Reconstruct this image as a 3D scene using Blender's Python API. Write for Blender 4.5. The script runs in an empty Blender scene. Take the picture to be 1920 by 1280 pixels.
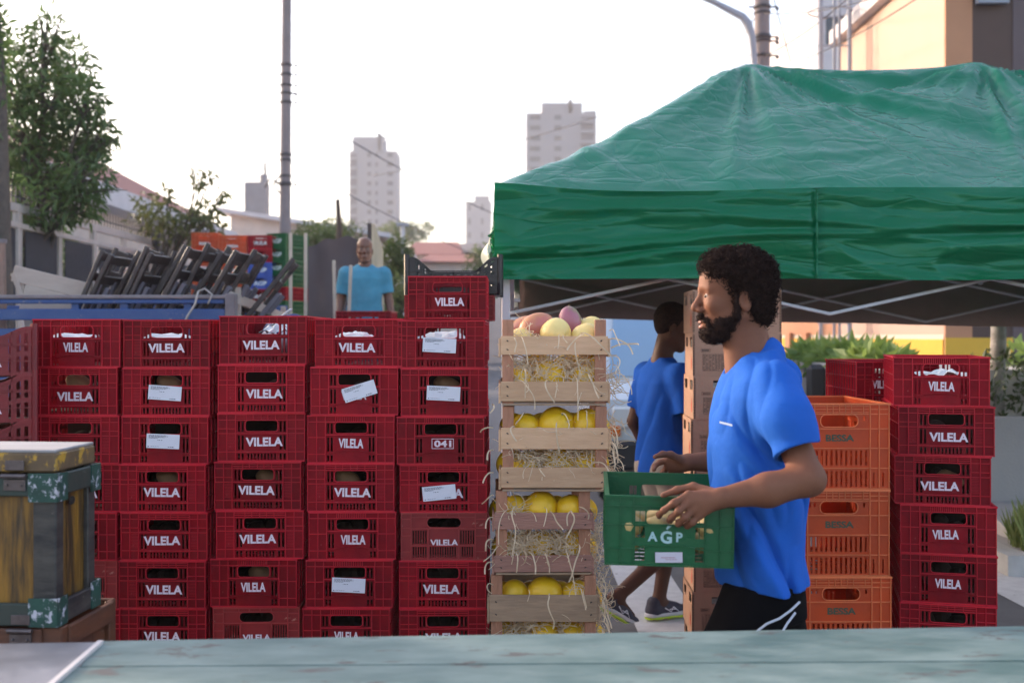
import bpy, math, random
import numpy as np
from mathutils import Vector, Matrix
R = math.radians
scene = bpy.context.scene
COL = scene.collection
F, CZ, YH = 2100.0, 1.6, 630.0
def P(px, py, d):
    return ((px-960)*d/F, d, CZ-(py-YH)*d/F)
def V(px, py, d): return np.array(P(px, py, d))

# ------------------------------------------------------------------ mesh builder
class MB:
    def __init__(s): s.v=[]; s.f=[]; s.m=[]; s.mi=0
    def add(s, vs, fs):
        o=len(s.v); s.v.extend([tuple(map(float,p)) for p in vs]); s.f.extend([tuple(i+o for i in f) for f in fs]); s.m.extend([s.mi]*len(fs)); return o
    def quad(s,a,b,c,d): s.add([a,b,c,d],[(0,1,2,3)])
    def box(s, x0,x1,y0,y1,z0,z1):
        s.add([(x0,y0,z0),(x1,y0,z0),(x1,y1,z0),(x0,y1,z0),(x0,y0,z1),(x1,y0,z1),(x1,y1,z1),(x0,y1,z1)],
              [(3,2,1,0),(4,5,6,7),(0,1,5,4),(1,2,6,5),(2,3,7,6),(3,0,4,7)])
    def cbox(s,c,sz,M=None,bev=0.0):
        hx,hy,hz=[q/2 for q in sz]
        if bev>0:
            b=bev; pts=[];
            for sx in(-1,1):
                for sy in(-1,1):
                    for sz_ in(-1,1):
                        pts+= [(sx*hx,sy*(hy-b),sz_*(hz-b)),(sx*(hx-b),sy*hy,sz_*(hz-b)),(sx*(hx-b),sy*(hy-b),sz_*hz)]
            idx=lambda sx,sy,sz_,k:(((sx>0)*2+(sy>0))*2+(sz_>0))*3+k
            fs=[]
            for sg in(-1,1):
                a=[idx(sg,-1,-1,0),idx(sg,1,-1,0),idx(sg,1,1,0),idx(sg,-1,1,0)]; fs.append(a if sg>0 else a[::-1])
                a=[idx(-1,sg,-1,1),idx(1,sg,-1,1),idx(1,sg,1,1),idx(-1,sg,1,1)]; fs.append(a if sg<0 else a[::-1])
                a=[idx(-1,-1,sg,2),idx(1,-1,sg,2),idx(1,1,sg,2),idx(-1,1,sg,2)]; fs.append(a if sg>0 else a[::-1])
            for a_ in(-1,1):
                for b_ in(-1,1):
                    q=[idx(a_,b_,-1,0),idx(a_,b_,-1,1),idx(a_,b_,1,1),idx(a_,b_,1,0)]; fs.append(q if a_*b_>0 else q[::-1])
                    q=[idx(a_,-1,b_,0),idx(a_,1,b_,0),idx(a_,1,b_,2),idx(a_,-1,b_,2)]; fs.append(q if a_*b_>0 else q[::-1])
                    q=[idx(-1,a_,b_,1),idx(1,a_,b_,1),idx(1,a_,b_,2),idx(-1,a_,b_,2)]; fs.append(q[::-1] if a_*b_>0 else q)
            for sx in(-1,1):
                for sy in(-1,1):
                    for sz_ in(-1,1):
                        q=[idx(sx,sy,sz_,0),idx(sx,sy,sz_,1),idx(sx,sy,sz_,2)]; fs.append(q if sx*sy*sz_>0 else q[::-1])
        else:
            pts=[(-hx,-hy,-hz),(hx,-hy,-hz),(hx,hy,-hz),(-hx,hy,-hz),(-hx,-hy,hz),(hx,-hy,hz),(hx,hy,hz),(-hx,hy,hz)]
            fs=[(3,2,1,0),(4,5,6,7),(0,1,5,4),(1,2,6,5),(2,3,7,6),(3,0,4,7)]
        T=Matrix.Translation(c)@(M.to_4x4() if M is not None else Matrix.Identity(4))
        s.add([tuple(T@Vector(p)) for p in pts], fs)
    def bar(s,a,b,w,h=None,roll=0.0,bev=0.0):
        a=Vector(a); b=Vector(b); h=h or w; d=b-a
        q=d.to_track_quat('X','Z').to_matrix()@Matrix.Rotation(roll,3,'X')
        s.cbox((a+b)/2,(d.length,w,h),q,bev)
    def tube(s,pts,r,n=8,cap=True,flat=1.0):
        pts=[Vector(p) for p in pts]; rs=r if hasattr(r,'__len__') else [r]*len(pts)
        vs=[]; up=Vector((0,0,1)); prev=None
        for i,p in enumerate(pts):
            t=(pts[min(i+1,len(pts)-1)]-pts[max(i-1,0)]);
            if t.length<1e-9: t=Vector((0,0,1))
            t.normalize()
            if prev is None:
                u=t.cross(up) if abs(t.z)<.95 else t.cross(Vector((1,0,0)))
            else: u=prev-t*prev.dot(t)
            u.normalize(); w=t.cross(u); prev=u
            for k in range(n):
                a=2*math.pi*k/n; vs.append(p+(u*math.cos(a)+w*math.sin(a)*flat)*rs[i])
        fs=[]
        for i in range(len(pts)-1):
            for k in range(n):
                k2=(k+1)%n; fs.append((i*n+k,i*n+k2,(i+1)*n+k2,(i+1)*n+k))
        if cap: fs.append(tuple(range(n))[::-1]); fs.append(tuple(range((len(pts)-1)*n,len(pts)*n)))
        s.add(vs,fs)
    def sphere(s,c,r,nu=16,nv=10,rot=None,fn=None):
        r=r if hasattr(r,'__len__') else (r,r,r); vs=[]; fs=[]
        for j in range(nv+1):
            ph=math.pi*j/nv
            for i in range(nu):
                th=2*math.pi*i/nu
                p=Vector((math.sin(ph)*math.cos(th),math.sin(ph)*math.sin(th),math.cos(ph)))
                k=fn(p) if fn else 1.0
                p=Vector((p.x*r[0]*k,p.y*r[1]*k,p.z*r[2]*k))
                if rot is not None: p=rot@p
                vs.append(p+Vector(c))
        for j in range(nv):
            for i in range(nu):
                i2=(i+1)%nu; fs.append((j*nu+i,(j+1)*nu+i,(j+1)*nu+i2,j*nu+i2))
        s.add(vs,fs)
    def prism(s,poly,axis_fn,t0,t1):
        """poly: 2-D outline, axis_fn(u,v,t)->point"""
        n=len(poly)
        vs=[axis_fn(u,v,t0) for u,v in poly]+[axis_fn(u,v,t1) for u,v in poly]
        fs=[tuple(range(n)),tuple(range(2*n-1,n-1,-1))]+[(i,i+n,(i+1)%n+n,(i+1)%n) for i in range(n)]
        s.add(vs,fs)
    def build(s,name,mats,parent=None,smooth=False,fixn=False,loc=None):
        me=bpy.data.meshes.new(name); me.from_pydata(s.v,[],s.f)
        if not isinstance(mats,(list,tuple)): mats=[mats]
        for m in mats: me.materials.append(m)
        if len(mats)>1: me.polygons.foreach_set('material_index',s.m)
        if smooth: me.polygons.foreach_set('use_smooth',[True]*len(me.polygons))
        me.update()
        if fixn:
            import bmesh
            bm=bmesh.new(); bm.from_mesh(me); bmesh.ops.recalc_face_normals(bm,faces=bm.faces); bm.to_mesh(me); bm.free()
        return link(name,me,parent,loc)
def link(name,me,parent=None,loc=None):
    o=bpy.data.objects.new(name,me); COL.objects.link(o)
    if parent is not None: o.parent=parent
    if loc is not None: o.location=loc
    return o
def npmesh(name,verts,faces,mat,parent=None,smooth=True):
    me=bpy.data.meshes.new(name); verts=np.asarray(verts,np.float32); faces=np.asarray(faces,np.int32)
    k=faces.shape[1]
    me.vertices.add(len(verts)); me.vertices.foreach_set('co',verts.ravel())
    me.loops.add(faces.size); me.loops.foreach_set('vertex_index',faces.ravel())
    me.polygons.add(len(faces)); me.polygons.foreach_set('loop_start',np.arange(0,faces.size,k,dtype=np.int32))
    me.polygons.foreach_set('loop_total',np.full(len(faces),k,np.int32))
    me.polygons.foreach_set('use_smooth',np.full(len(faces),smooth))
    me.materials.append(mat); me.update(calc_edges=True); me.validate()
    return link(name,me,parent)
def tag(o,label=None,cat=None,group=None,kind=None):
    if label: o['label']=label
    if cat: o['category']=cat
    if group: o['group']=group
    if kind: o['kind']=kind
    return o
def empty(name,loc,rz=0,label=None,cat=None,group=None):
    o=bpy.data.objects.new(name,None); COL.objects.link(o); o.location=loc; o.rotation_euler=(0,0,rz)
    o.empty_display_size=.1
    return tag(o,label,cat,group)
def copy_tree(o,parent=None):
    kids=list(o.children) if parent is None else list(o.children)
    c=o.copy(); COL.objects.link(c); c.parent=parent
    for ch in kids: copy_tree(ch,c)
    return c

# ------------------------------------------------------------------ noise (numpy)
_rng=np.random.RandomState(7); _PERM=_rng.rand(32,32,32).astype(np.float32)
def vnoise(p):
    p=np.asarray(p,np.float32); i=np.floor(p).astype(np.int32); f=p-i; f=f*f*(3-2*f)
    i0=i%32; i1=(i+1)%32; g=_PERM
    x0,y0,z0=i0[...,0],i0[...,1],i0[...,2]; x1,y1,z1=i1[...,0],i1[...,1],i1[...,2]
    fx,fy,fz=f[...,0],f[...,1],f[...,2]
    a=g[x0,y0,z0]*(1-fx)+g[x1,y0,z0]*fx; b=g[x0,y1,z0]*(1-fx)+g[x1,y1,z0]*fx
    c=g[x0,y0,z1]*(1-fx)+g[x1,y0,z1]*fx; d=g[x0,y1,z1]*(1-fx)+g[x1,y1,z1]*fx
    return ((a*(1-fy)+b*fy)*(1-fz)+(c*(1-fy)+d*fy)*fz)*2-1
def ridge(p): return 1-2*np.abs(vnoise(p))

# ------------------------------------------------------------------ materials
MATS={}
def mat(name,col,rough=.6,spec=.5,metal=0,var=.0,vscale=8,vcol=None,bump=0,bscale=40,stretch=None,rand=0.0,
        coords='Object',sheen=0,trans=0,emit=None,coat=0,detail=6,ramp=(.35,.7),rvar=0,sss=0,bdist=.01,wear=None,wearscale=20,wearamt=.6):
    if name in MATS: return MATS[name]
    m=bpy.data.materials.new(name); m.use_nodes=True; nt=m.node_tree; N=nt.nodes; L=nt.links
    b=N['Principled BSDF']; b.inputs['Roughness'].default_value=rough; b.inputs['Metallic'].default_value=metal
    b.inputs['Specular IOR Level'].default_value=spec
    b.inputs['Coat Weight'].default_value=coat
    if sheen: b.inputs['Sheen Weight'].default_value=sheen
    if sss: b.inputs['Subsurface Weight'].default_value=sss; b.inputs['Subsurface Radius'].default_value=(.012,.005,.003); b.inputs['Subsurface Scale'].default_value=.6
    if emit: b.inputs['Emission Color'].default_value=(*emit[:3],1); b.inputs['Emission Strength'].default_value=emit[3]
    tc=N.new('ShaderNodeTexCoord'); mp=N.new('ShaderNodeMapping'); L.new(tc.outputs[coords],mp.inputs[0])
    if stretch: mp.inputs['Scale'].default_value=stretch
    cur=None
    rgb=N.new('ShaderNodeRGB'); rgb.outputs[0].default_value=(*col,1); cur=rgb.outputs[0]
    def mix(fac,a,bc,mode='MIX'):
        x=N.new('ShaderNodeMix'); x.data_type='RGBA'; x.blend_type=mode
        if isinstance(fac,(int,float)): x.inputs[0].default_value=fac
        else: L.new(fac,x.inputs[0])
        L.new(a,x.inputs[6])
        if isinstance(bc,tuple): x.inputs[7].default_value=(*bc,1)
        else: L.new(bc,x.inputs[7])
        return x.outputs[2]
    if var>0:
        nz=N.new('ShaderNodeTexNoise'); nz.inputs['Scale'].default_value=vscale; nz.inputs['Detail'].default_value=detail; nz.inputs['Roughness'].default_value=.65
        L.new(mp.outputs[0],nz.inputs[0])
        rp=N.new('ShaderNodeMapRange'); rp.inputs[1].default_value=ramp[0]; rp.inputs[2].default_value=ramp[1]; rp.inputs[4].default_value=var
        L.new(nz.outputs[0],rp.inputs[0])
        cur=mix(rp.outputs[0],cur,vcol if vcol else tuple(c*.35 for c in col))
        if rvar:
            rr=N.new('ShaderNodeMapRange'); rr.inputs[1].default_value=.3; rr.inputs[2].default_value=.7; rr.inputs[3].default_value=max(0.02,rough-rvar); rr.inputs[4].default_value=min(1,rough+rvar)
            L.new(nz.outputs[0],rr.inputs[0]); L.new(rr.outputs[0],b.inputs['Roughness'])
    if wear:
        nz=N.new('ShaderNodeTexNoise'); nz.inputs['Scale'].default_value=wearscale; nz.inputs['Detail'].default_value=8; nz.inputs['Roughness'].default_value=.7
        L.new(mp.outputs[0],nz.inputs[0])
        rp=N.new('ShaderNodeMapRange'); rp.inputs[1].default_value=wearamt; rp.inputs[2].default_value=wearamt+.06
        L.new(nz.outputs[0],rp.inputs[0]); cur=mix(rp.outputs[0],cur,wear)
    if rand:
        oi=N.new('ShaderNodeObjectInfo'); mr=N.new('ShaderNodeMapRange'); L.new(oi.outputs['Random'],mr.inputs[0]); mr.inputs[3].default_value=1-rand; mr.inputs[4].default_value=1+rand
        hs=N.new('ShaderNodeHueSaturation'); L.new(mr.outputs[0],hs.inputs['Value']); L.new(cur,hs.inputs['Color'])
        cur=hs.outputs[0]
    L.new(cur,b.inputs['Base Color'])
    if bump:
        nb=N.new('ShaderNodeTexNoise'); nb.inputs['Scale'].default_value=bscale; nb.inputs['Detail'].default_value=5
        L.new(mp.outputs[0],nb.inputs[0]); bp=N.new('ShaderNodeBump'); bp.inputs['Strength'].default_value=bump; bp.inputs['Distance'].default_value=bdist
        L.new(nb.outputs[0],bp.inputs['Height']); L.new(bp.outputs[0],b.inputs['Normal'])
    if trans:
        tr=N.new('ShaderNodeBsdfTranslucent'); L.new(cur,tr.inputs[0]); ms=N.new('ShaderNodeMixShader'); ms.inputs[0].default_value=trans
        out=N['Material Output']; L.new(b.outputs[0],ms.inputs[1]); L.new(tr.outputs[0],ms.inputs[2]); L.new(ms.outputs[0],out.inputs[0])
    MATS[name]=m; return m

# ------------------------------------------------------------------ text
def text_mesh(s,h,w=None,off=.02,spacing=1.0):
    cu=bpy.data.curves.new('t','FONT'); cu.body=s; cu.size=1; cu.offset=off; cu.space_character=spacing; cu.resolution_u=3
    o=bpy.data.objects.new('t',cu); COL.objects.link(o)
    dg=bpy.context.evaluated_depsgraph_get(); me=bpy.data.meshes.new_from_object(o.evaluated_get(dg))
    bpy.data.objects.remove(o); n=len(me.vertices); co=np.zeros(n*3); me.vertices.foreach_get('co',co); co=co.reshape(-1,3)
    mn,mx=co.min(0),co.max(0); sy=h/(mx[1]-mn[1]); sx=(w/(mx[0]-mn[0])) if w else sy
    vs=[((c[0]-(mn[0]+mx[0])/2)*sx,0,(c[1]-(mn[1]+mx[1])/2)*sy) for c in co]
    fs=[tuple(p.vertices) for p in me.polygons]; bpy.data.meshes.remove(me)
    return vs,fs

# ------------------------------------------------------------------ SDF modelling
def _ax(rot):
    return np.array(rot,float).reshape(3,3) if rot is not None else np.eye(3)
class Cap:
    def __init__(s,a,b,ra,rb=None,k=.02,flat=None):
        s.a=np.array(a,float); s.b=np.array(b,float); s.ra=ra; s.rb=ra if rb is None else rb; s.k=k; s.flat=flat; s.sub=False
    def ev(s,p):
        d=s.b-s.a; q=p-s.a; t=np.clip((q@d)/max(d@d,1e-12),0,1)[...,None]
        w=q-t*d
        if s.flat is not None:
            ax,fc=s.flat; ax=np.array(ax,float)
            w=w+(w@ax)[...,None]*ax*(fc-1)
        return np.sqrt((w*w).sum(-1))-(s.ra+(s.rb-s.ra)*t[...,0])
class Ell:
    def __init__(s,c,r,rot=None,k=.02,sub=False):
        s.c=np.array(c,float); s.r=np.array(r,float); s.R=_ax(rot); s.k=k; s.sub=sub
    def ev(s,p):
        q=(p-s.c)@s.R.T; k0=np.sqrt(((q/s.r)**2).sum(-1)); k1=np.sqrt(((q/(s.r**2))**2).sum(-1))
        return np.where(k1<1e-6,-s.r.min(),k0*(k0-1)/np.maximum(k1,1e-6))
class Loft:
    def __init__(s,rows,k=.02,yz=None,n=2.3):
        a=np.array(rows,float); a=a[np.argsort(a[:,0])]; s.z,s.cx,s.cy,s.rx,s.ry=a.T; s.k=k; s.sub=False; s.n=n
    def ev(s,p):
        z=p[...,2]; f=lambda v:np.interp(z,s.z,v)
        rx,ry=f(s.rx),f(s.ry); ux=np.abs(p[...,0]-f(s.cx))/rx; uy=np.abs(p[...,1]-f(s.cy))/ry
        d=((ux**s.n+uy**s.n)**(1/s.n)-1)*np.minimum(rx,ry)
        dz=np.maximum(s.z[0]-z,z-s.z[-1])
        return np.where(dz>0,np.sqrt(np.maximum(d,0)**2+dz**2)*np.where(d>0,1,1),np.maximum(d,dz))
def smin(a,b,k):
    if k<=0: return np.minimum(a,b)
    h=np.clip(.5+.5*(b-a)/k,0,1); return b*(1-h)+a*h-k*h*(1-h)
def smax(a,b,k): return -smin(-a,-b,k)
def sdf_mesh(prims,bmin,bmax,h,post=None,pad=.05):
    bmin=np.array(bmin,float); bmax=np.array(bmax,float); B=12
    nb=np.ceil((bmax-bmin)/(h*B)).astype(int); n=nb*B+1
    G=np.ones(tuple(n),np.float32)*9
    ci=np.stack(np.meshgrid(*[np.arange(k) for k in nb],indexing='ij'),-1).reshape(-1,3)
    C=bmin+(ci+.5)*B*h; Rb=B*h*.88
    D=np.stack([q.ev(C) for q in prims],1)
    dm=np.min(np.where([q.sub for q in prims],9,D),1)
    keep=np.where((np.abs(dm)<Rb*1.25+pad) if post is None else (dm<Rb*1.25+pad))[0]
    inside=np.where(dm<=-(Rb*1.25+pad))[0] if post is None else []
    for i in inside:
        x,y,z=ci[i]*B; G[x:x+B+1,y:y+B+1,z:z+B+1]=-1
    loc=np.stack(np.meshgrid(*[np.arange(B+1)]*3,indexing='ij'),-1)
    for i in keep:
        x,y,z=ci[i]*B; p=bmin+(ci[i]*B+loc)*h
        d=None
        for q,dc in zip(prims,D[i]):
            if q.sub or dc>Rb*1.3+pad: continue
            e=q.ev(p); d=e if d is None else smin(d,e,q.k)
        if d is None: continue
        for q,dc in zip(prims,D[i]):
            if q.sub and dc<Rb*1.3+pad: d=smax(d,-q.ev(p),q.k)
        if post: d=post(p,d)
        G[x:x+B+1,y:y+B+1,z:z+B+1]=d
    return surfnet(G,bmin,h)
def surfnet(G,o,h):
    S=G<0; nx,ny,nz=G.shape
    cnt=np.zeros((nx-1,ny-1,nz-1),np.int8)
    for dx in(0,1):
        for dy in(0,1):
            for dz in(0,1): cnt+=S[dx:nx-1+dx,dy:ny-1+dy,dz:nz-1+dz]
    act=(cnt>0)&(cnt<8); idx=np.argwhere(act); vid=np.full(act.shape,-1,np.int32); vid[act]=np.arange(len(idx))
    acc=np.zeros((len(idx),3)); w=np.zeros(len(idx))
    cor=[(a,b,c) for a in(0,1) for b in(0,1) for c in(0,1)]
    val={c:G[idx[:,0]+c[0],idx[:,1]+c[1],idx[:,2]+c[2]].astype(float) for c in cor}
    for a in cor:
        for ax in range(3):
            if a[ax]==0:
                b=list(a); b[ax]=1; b=tuple(b); va,vb=val[a],val[b]; m=(va<0)!=(vb<0)
                t=np.where(m,va/np.where(m,va-vb,1),0); t=np.clip(t,0,1)
                pt=np.array(a,float)[None]+t[:,None]*(np.array(b)-np.array(a))[None]
                acc+=np.where(m[:,None],pt,0); w+=m
    V_=o+(idx+acc/np.maximum(w,1)[:,None])*h
    Fs=[]
    for ax in range(3):
        sl0=[slice(None)]*3; sl1=[slice(None)]*3; sl0[ax]=slice(0,-1); sl1[ax]=slice(1,None)
        a=S[tuple(sl0)]; b=S[tuple(sl1)]; e=np.argwhere(a!=b); sg=a[a!=b]
        u,v=[(1,2),(2,0),(0,1)][ax]
        ok=(e[:,u]>0)&(e[:,v]>0)&(e[:,u]<G.shape[u]-1)&(e[:,v]<G.shape[v]-1); e=e[ok]; sg=sg[ok]
        def g(du,dv):
            q=e.copy(); q[:,u]-=du; q[:,v]-=dv; return vid[q[:,0],q[:,1],q[:,2]]
        q=np.stack([g(1,1),g(0,1),g(0,0),g(1,0)],1)
        q[~sg]=q[~sg][:,::-1]; Fs.append(q)
    Fs=np.concatenate(Fs); Fs=Fs[(Fs>=0).all(1)]
    return V_,Fs
def sdf_obj(name,prims,bmin,bmax,h,m,parent,post=None,pad=.05,relax=0):
    v,f=sdf_mesh(prims,bmin,bmax,h,post,pad)
    loc=np.array(parent.location) if parent is not None else np.zeros(3)
    return npmesh(name,v-loc,f,m,parent)
# ------------------------------------------------------------------ materials used all over
edge_red=lambda: mat('lit_scuffed_red_rib',(.56,.013,.026),spec=.25,rough=.45,var=.5,vscale=14,vcol=(.36,.010,.035),rand=.12,wear=(.62,.30,.30),wearscale=30,wearamt=.66)  # rib colours paler than the panels: edge light painted in, along with scuffing
edge_orange=lambda: mat('lit_scuffed_orange_rib',(.80,.17,.05),rough=.45,var=.4,vscale=10,rand=.08)
edge_old=lambda: mat('lit_scuffed_old_red_rib',(.42,.028,.030),rough=.5,var=.4,vscale=10,rand=.1)
red=lambda: mat('crate_red_plastic',(.275,.0025,.009),rough=.50,spec=.18,var=.75,vscale=8,vcol=(.11,.002,.008),bump=.25,bscale=130,bdist=.004,rand=.28,trans=.03,rvar=.12,wear=(.46,.16,.15),wearscale=26,wearamt=.66)
redlow=lambda: mat('crate_old_red_plastic',(.30,.010,.013),rough=.5,var=.5,vscale=7,vcol=(.16,.008,.010),bump=.3,bscale=90,bdist=.004,rand=.12,trans=.03,wear=(.5,.22,.17),wearscale=24,wearamt=.64)
orange=lambda: mat('crate_orange_plastic',(.72,.085,.012),rough=.42,var=.5,vscale=6,vcol=(.42,.05,.018),bump=.25,bscale=90,bdist=.004,rand=.10,trans=.36,wear=(.6,.3,.2),wearscale=22,wearamt=.66)
green=lambda: mat('crate_green_plastic',(.002,.115,.038),rough=.34,var=.4,vscale=6,vcol=(.004,.10,.04),bump=.15,bscale=70,rand=.08,trans=.1)
blue=lambda: mat('crate_blue_plastic',(.02,.08,.42),rough=.4,var=.3,vscale=6,rand=.08)
black=lambda: mat('crate_black_plastic',(.010,.007,.009),rough=.35,var=.4,vscale=8,vcol=(.05,.04,.045))
brownred=lambda: mat('crate_brown_red_plastic',(.22,.006,.012),rough=.45,var=.6,vscale=7,vcol=(.10,.004,.008),rand=.1,wear=(.5,.25,.2),wearscale=30,wearamt=.66)
white_paint=lambda: mat('white_stencil_paint',(.74,.62,.68),rough=.7,var=.55,vscale=70,vcol=(.5,.22,.28),ramp=(.5,.68))
green_paint=lambda: mat('dark_green_stencil_paint',(.03,.06,.035),rough=.7,var=.6,vscale=70,vcol=(.28,.07,.02),ramp=(.5,.68))
logo_paint=lambda: mat('pale_logo_paint',(.36,.55,.58),rough=.6)
paper=lambda: mat('sticker_paper',(.70,.68,.74),rough=.5,var=.2,vscale=30,vcol=(.5,.48,.54))
ink=lambda: mat('printing_ink',(.10,.09,.12),rough=.7)

def rrect_fill(mb,T,x0,x1,z0,z1,r,d0,d1,n=4):
    for cx,cz,sx,sz in((x0,z0,1,1),(x1,z0,-1,1),(x0,z1,1,-1),(x1,z1,-1,-1)):
        arc=[]
        for i in range(n+1):
            a=math.pi/2*i/n; arc.append((cx+sx*(r-r*math.cos(a)),cz+sz*(r-r*math.sin(a))))
        poly=[(cx,cz)]+arc[::-1]
        if sx*sz<0: poly=poly[::-1]
        mb.prism(poly,lambda u,v,t:T(u,t,v),d0,d1)
def panel(mb,T,x0,x1,z0,z1,holes,d0,d1):
    zs=sorted({z0,z1}|{h[2] for h in holes}|{h[3] for h in holes})
    for za,zb in zip(zs[:-1],zs[1:]):
        zm=(za+zb)/2; hs=sorted([(h[0],h[1]) for h in holes if h[2]<zm<h[3]])
        x=x0; segs=[]
        for a,b in hs:
            if a>x+1e-6: segs.append((x,a))
            x=max(x,b)
        if x<x1-1e-6: segs.append((x,x1))
        for a,b in segs:
            mb.add([T(a,d0,za),T(b,d0,za),T(b,d0,zb),T(a,d0,zb)],[(0,1,2,3)])
            mb.add([T(a,d1,za),T(b,d1,za),T(b,d1,zb),T(a,d1,zb)],[(3,2,1,0)])
    for a,b,za,zb in holes:
        q=[(a,za),(b,za),(b,zb),(a,zb)]
        for i in range(4):
            (u0,w0),(u1,w1)=q[i],q[(i+1)%4]
            mb.add([T(u0,d0,w0),T(u1,d0,w1),T(u1,d1,w1),T(u0,d1,w0)],[(3,2,1,0)])
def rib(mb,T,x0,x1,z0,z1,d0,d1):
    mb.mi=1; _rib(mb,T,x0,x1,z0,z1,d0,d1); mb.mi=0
def _rib(mb,T,x0,x1,z0,z1,d0,d1):
    c=[T(x,d,z) for z in(z0,z1) for x,d in((x0,d0),(x1,d0),(x1,d1),(x0,d1))]
    mb.add(c,[(3,2,1,0),(4,5,6,7),(0,1,5,4),(1,2,6,5),(2,3,7,6),(3,0,4,7)])
def handle_rim(mb,T,x0,x1,z0,z1,r,w,d0,d1,n=5):
    def ol(e):
        pts=[]
        for cx,cz,a0 in((x1-r,z1-r,0),(x0+r,z1-r,90),(x0+r,z0+r,180),(x1-r,z0+r,270)):
            for i in range(n+1):
                a=R(a0+90*i/n); pts.append((cx+(r+e)*math.cos(a),cz+(r+e)*math.sin(a)))
        return pts
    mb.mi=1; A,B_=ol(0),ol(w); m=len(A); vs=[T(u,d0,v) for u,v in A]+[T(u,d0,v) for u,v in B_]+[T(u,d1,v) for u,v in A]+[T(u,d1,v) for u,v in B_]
    fs=[]
    for i in range(m):
        j=(i+1)%m; fs+=[(i,j,m+j,m+i)[::-1],(m+i,m+j,3*m+j,3*m+i)[::-1],(i,2*m+i,2*m+j,j)[::-1]]
    mb.add(vs,fs); mb.mi=0

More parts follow.
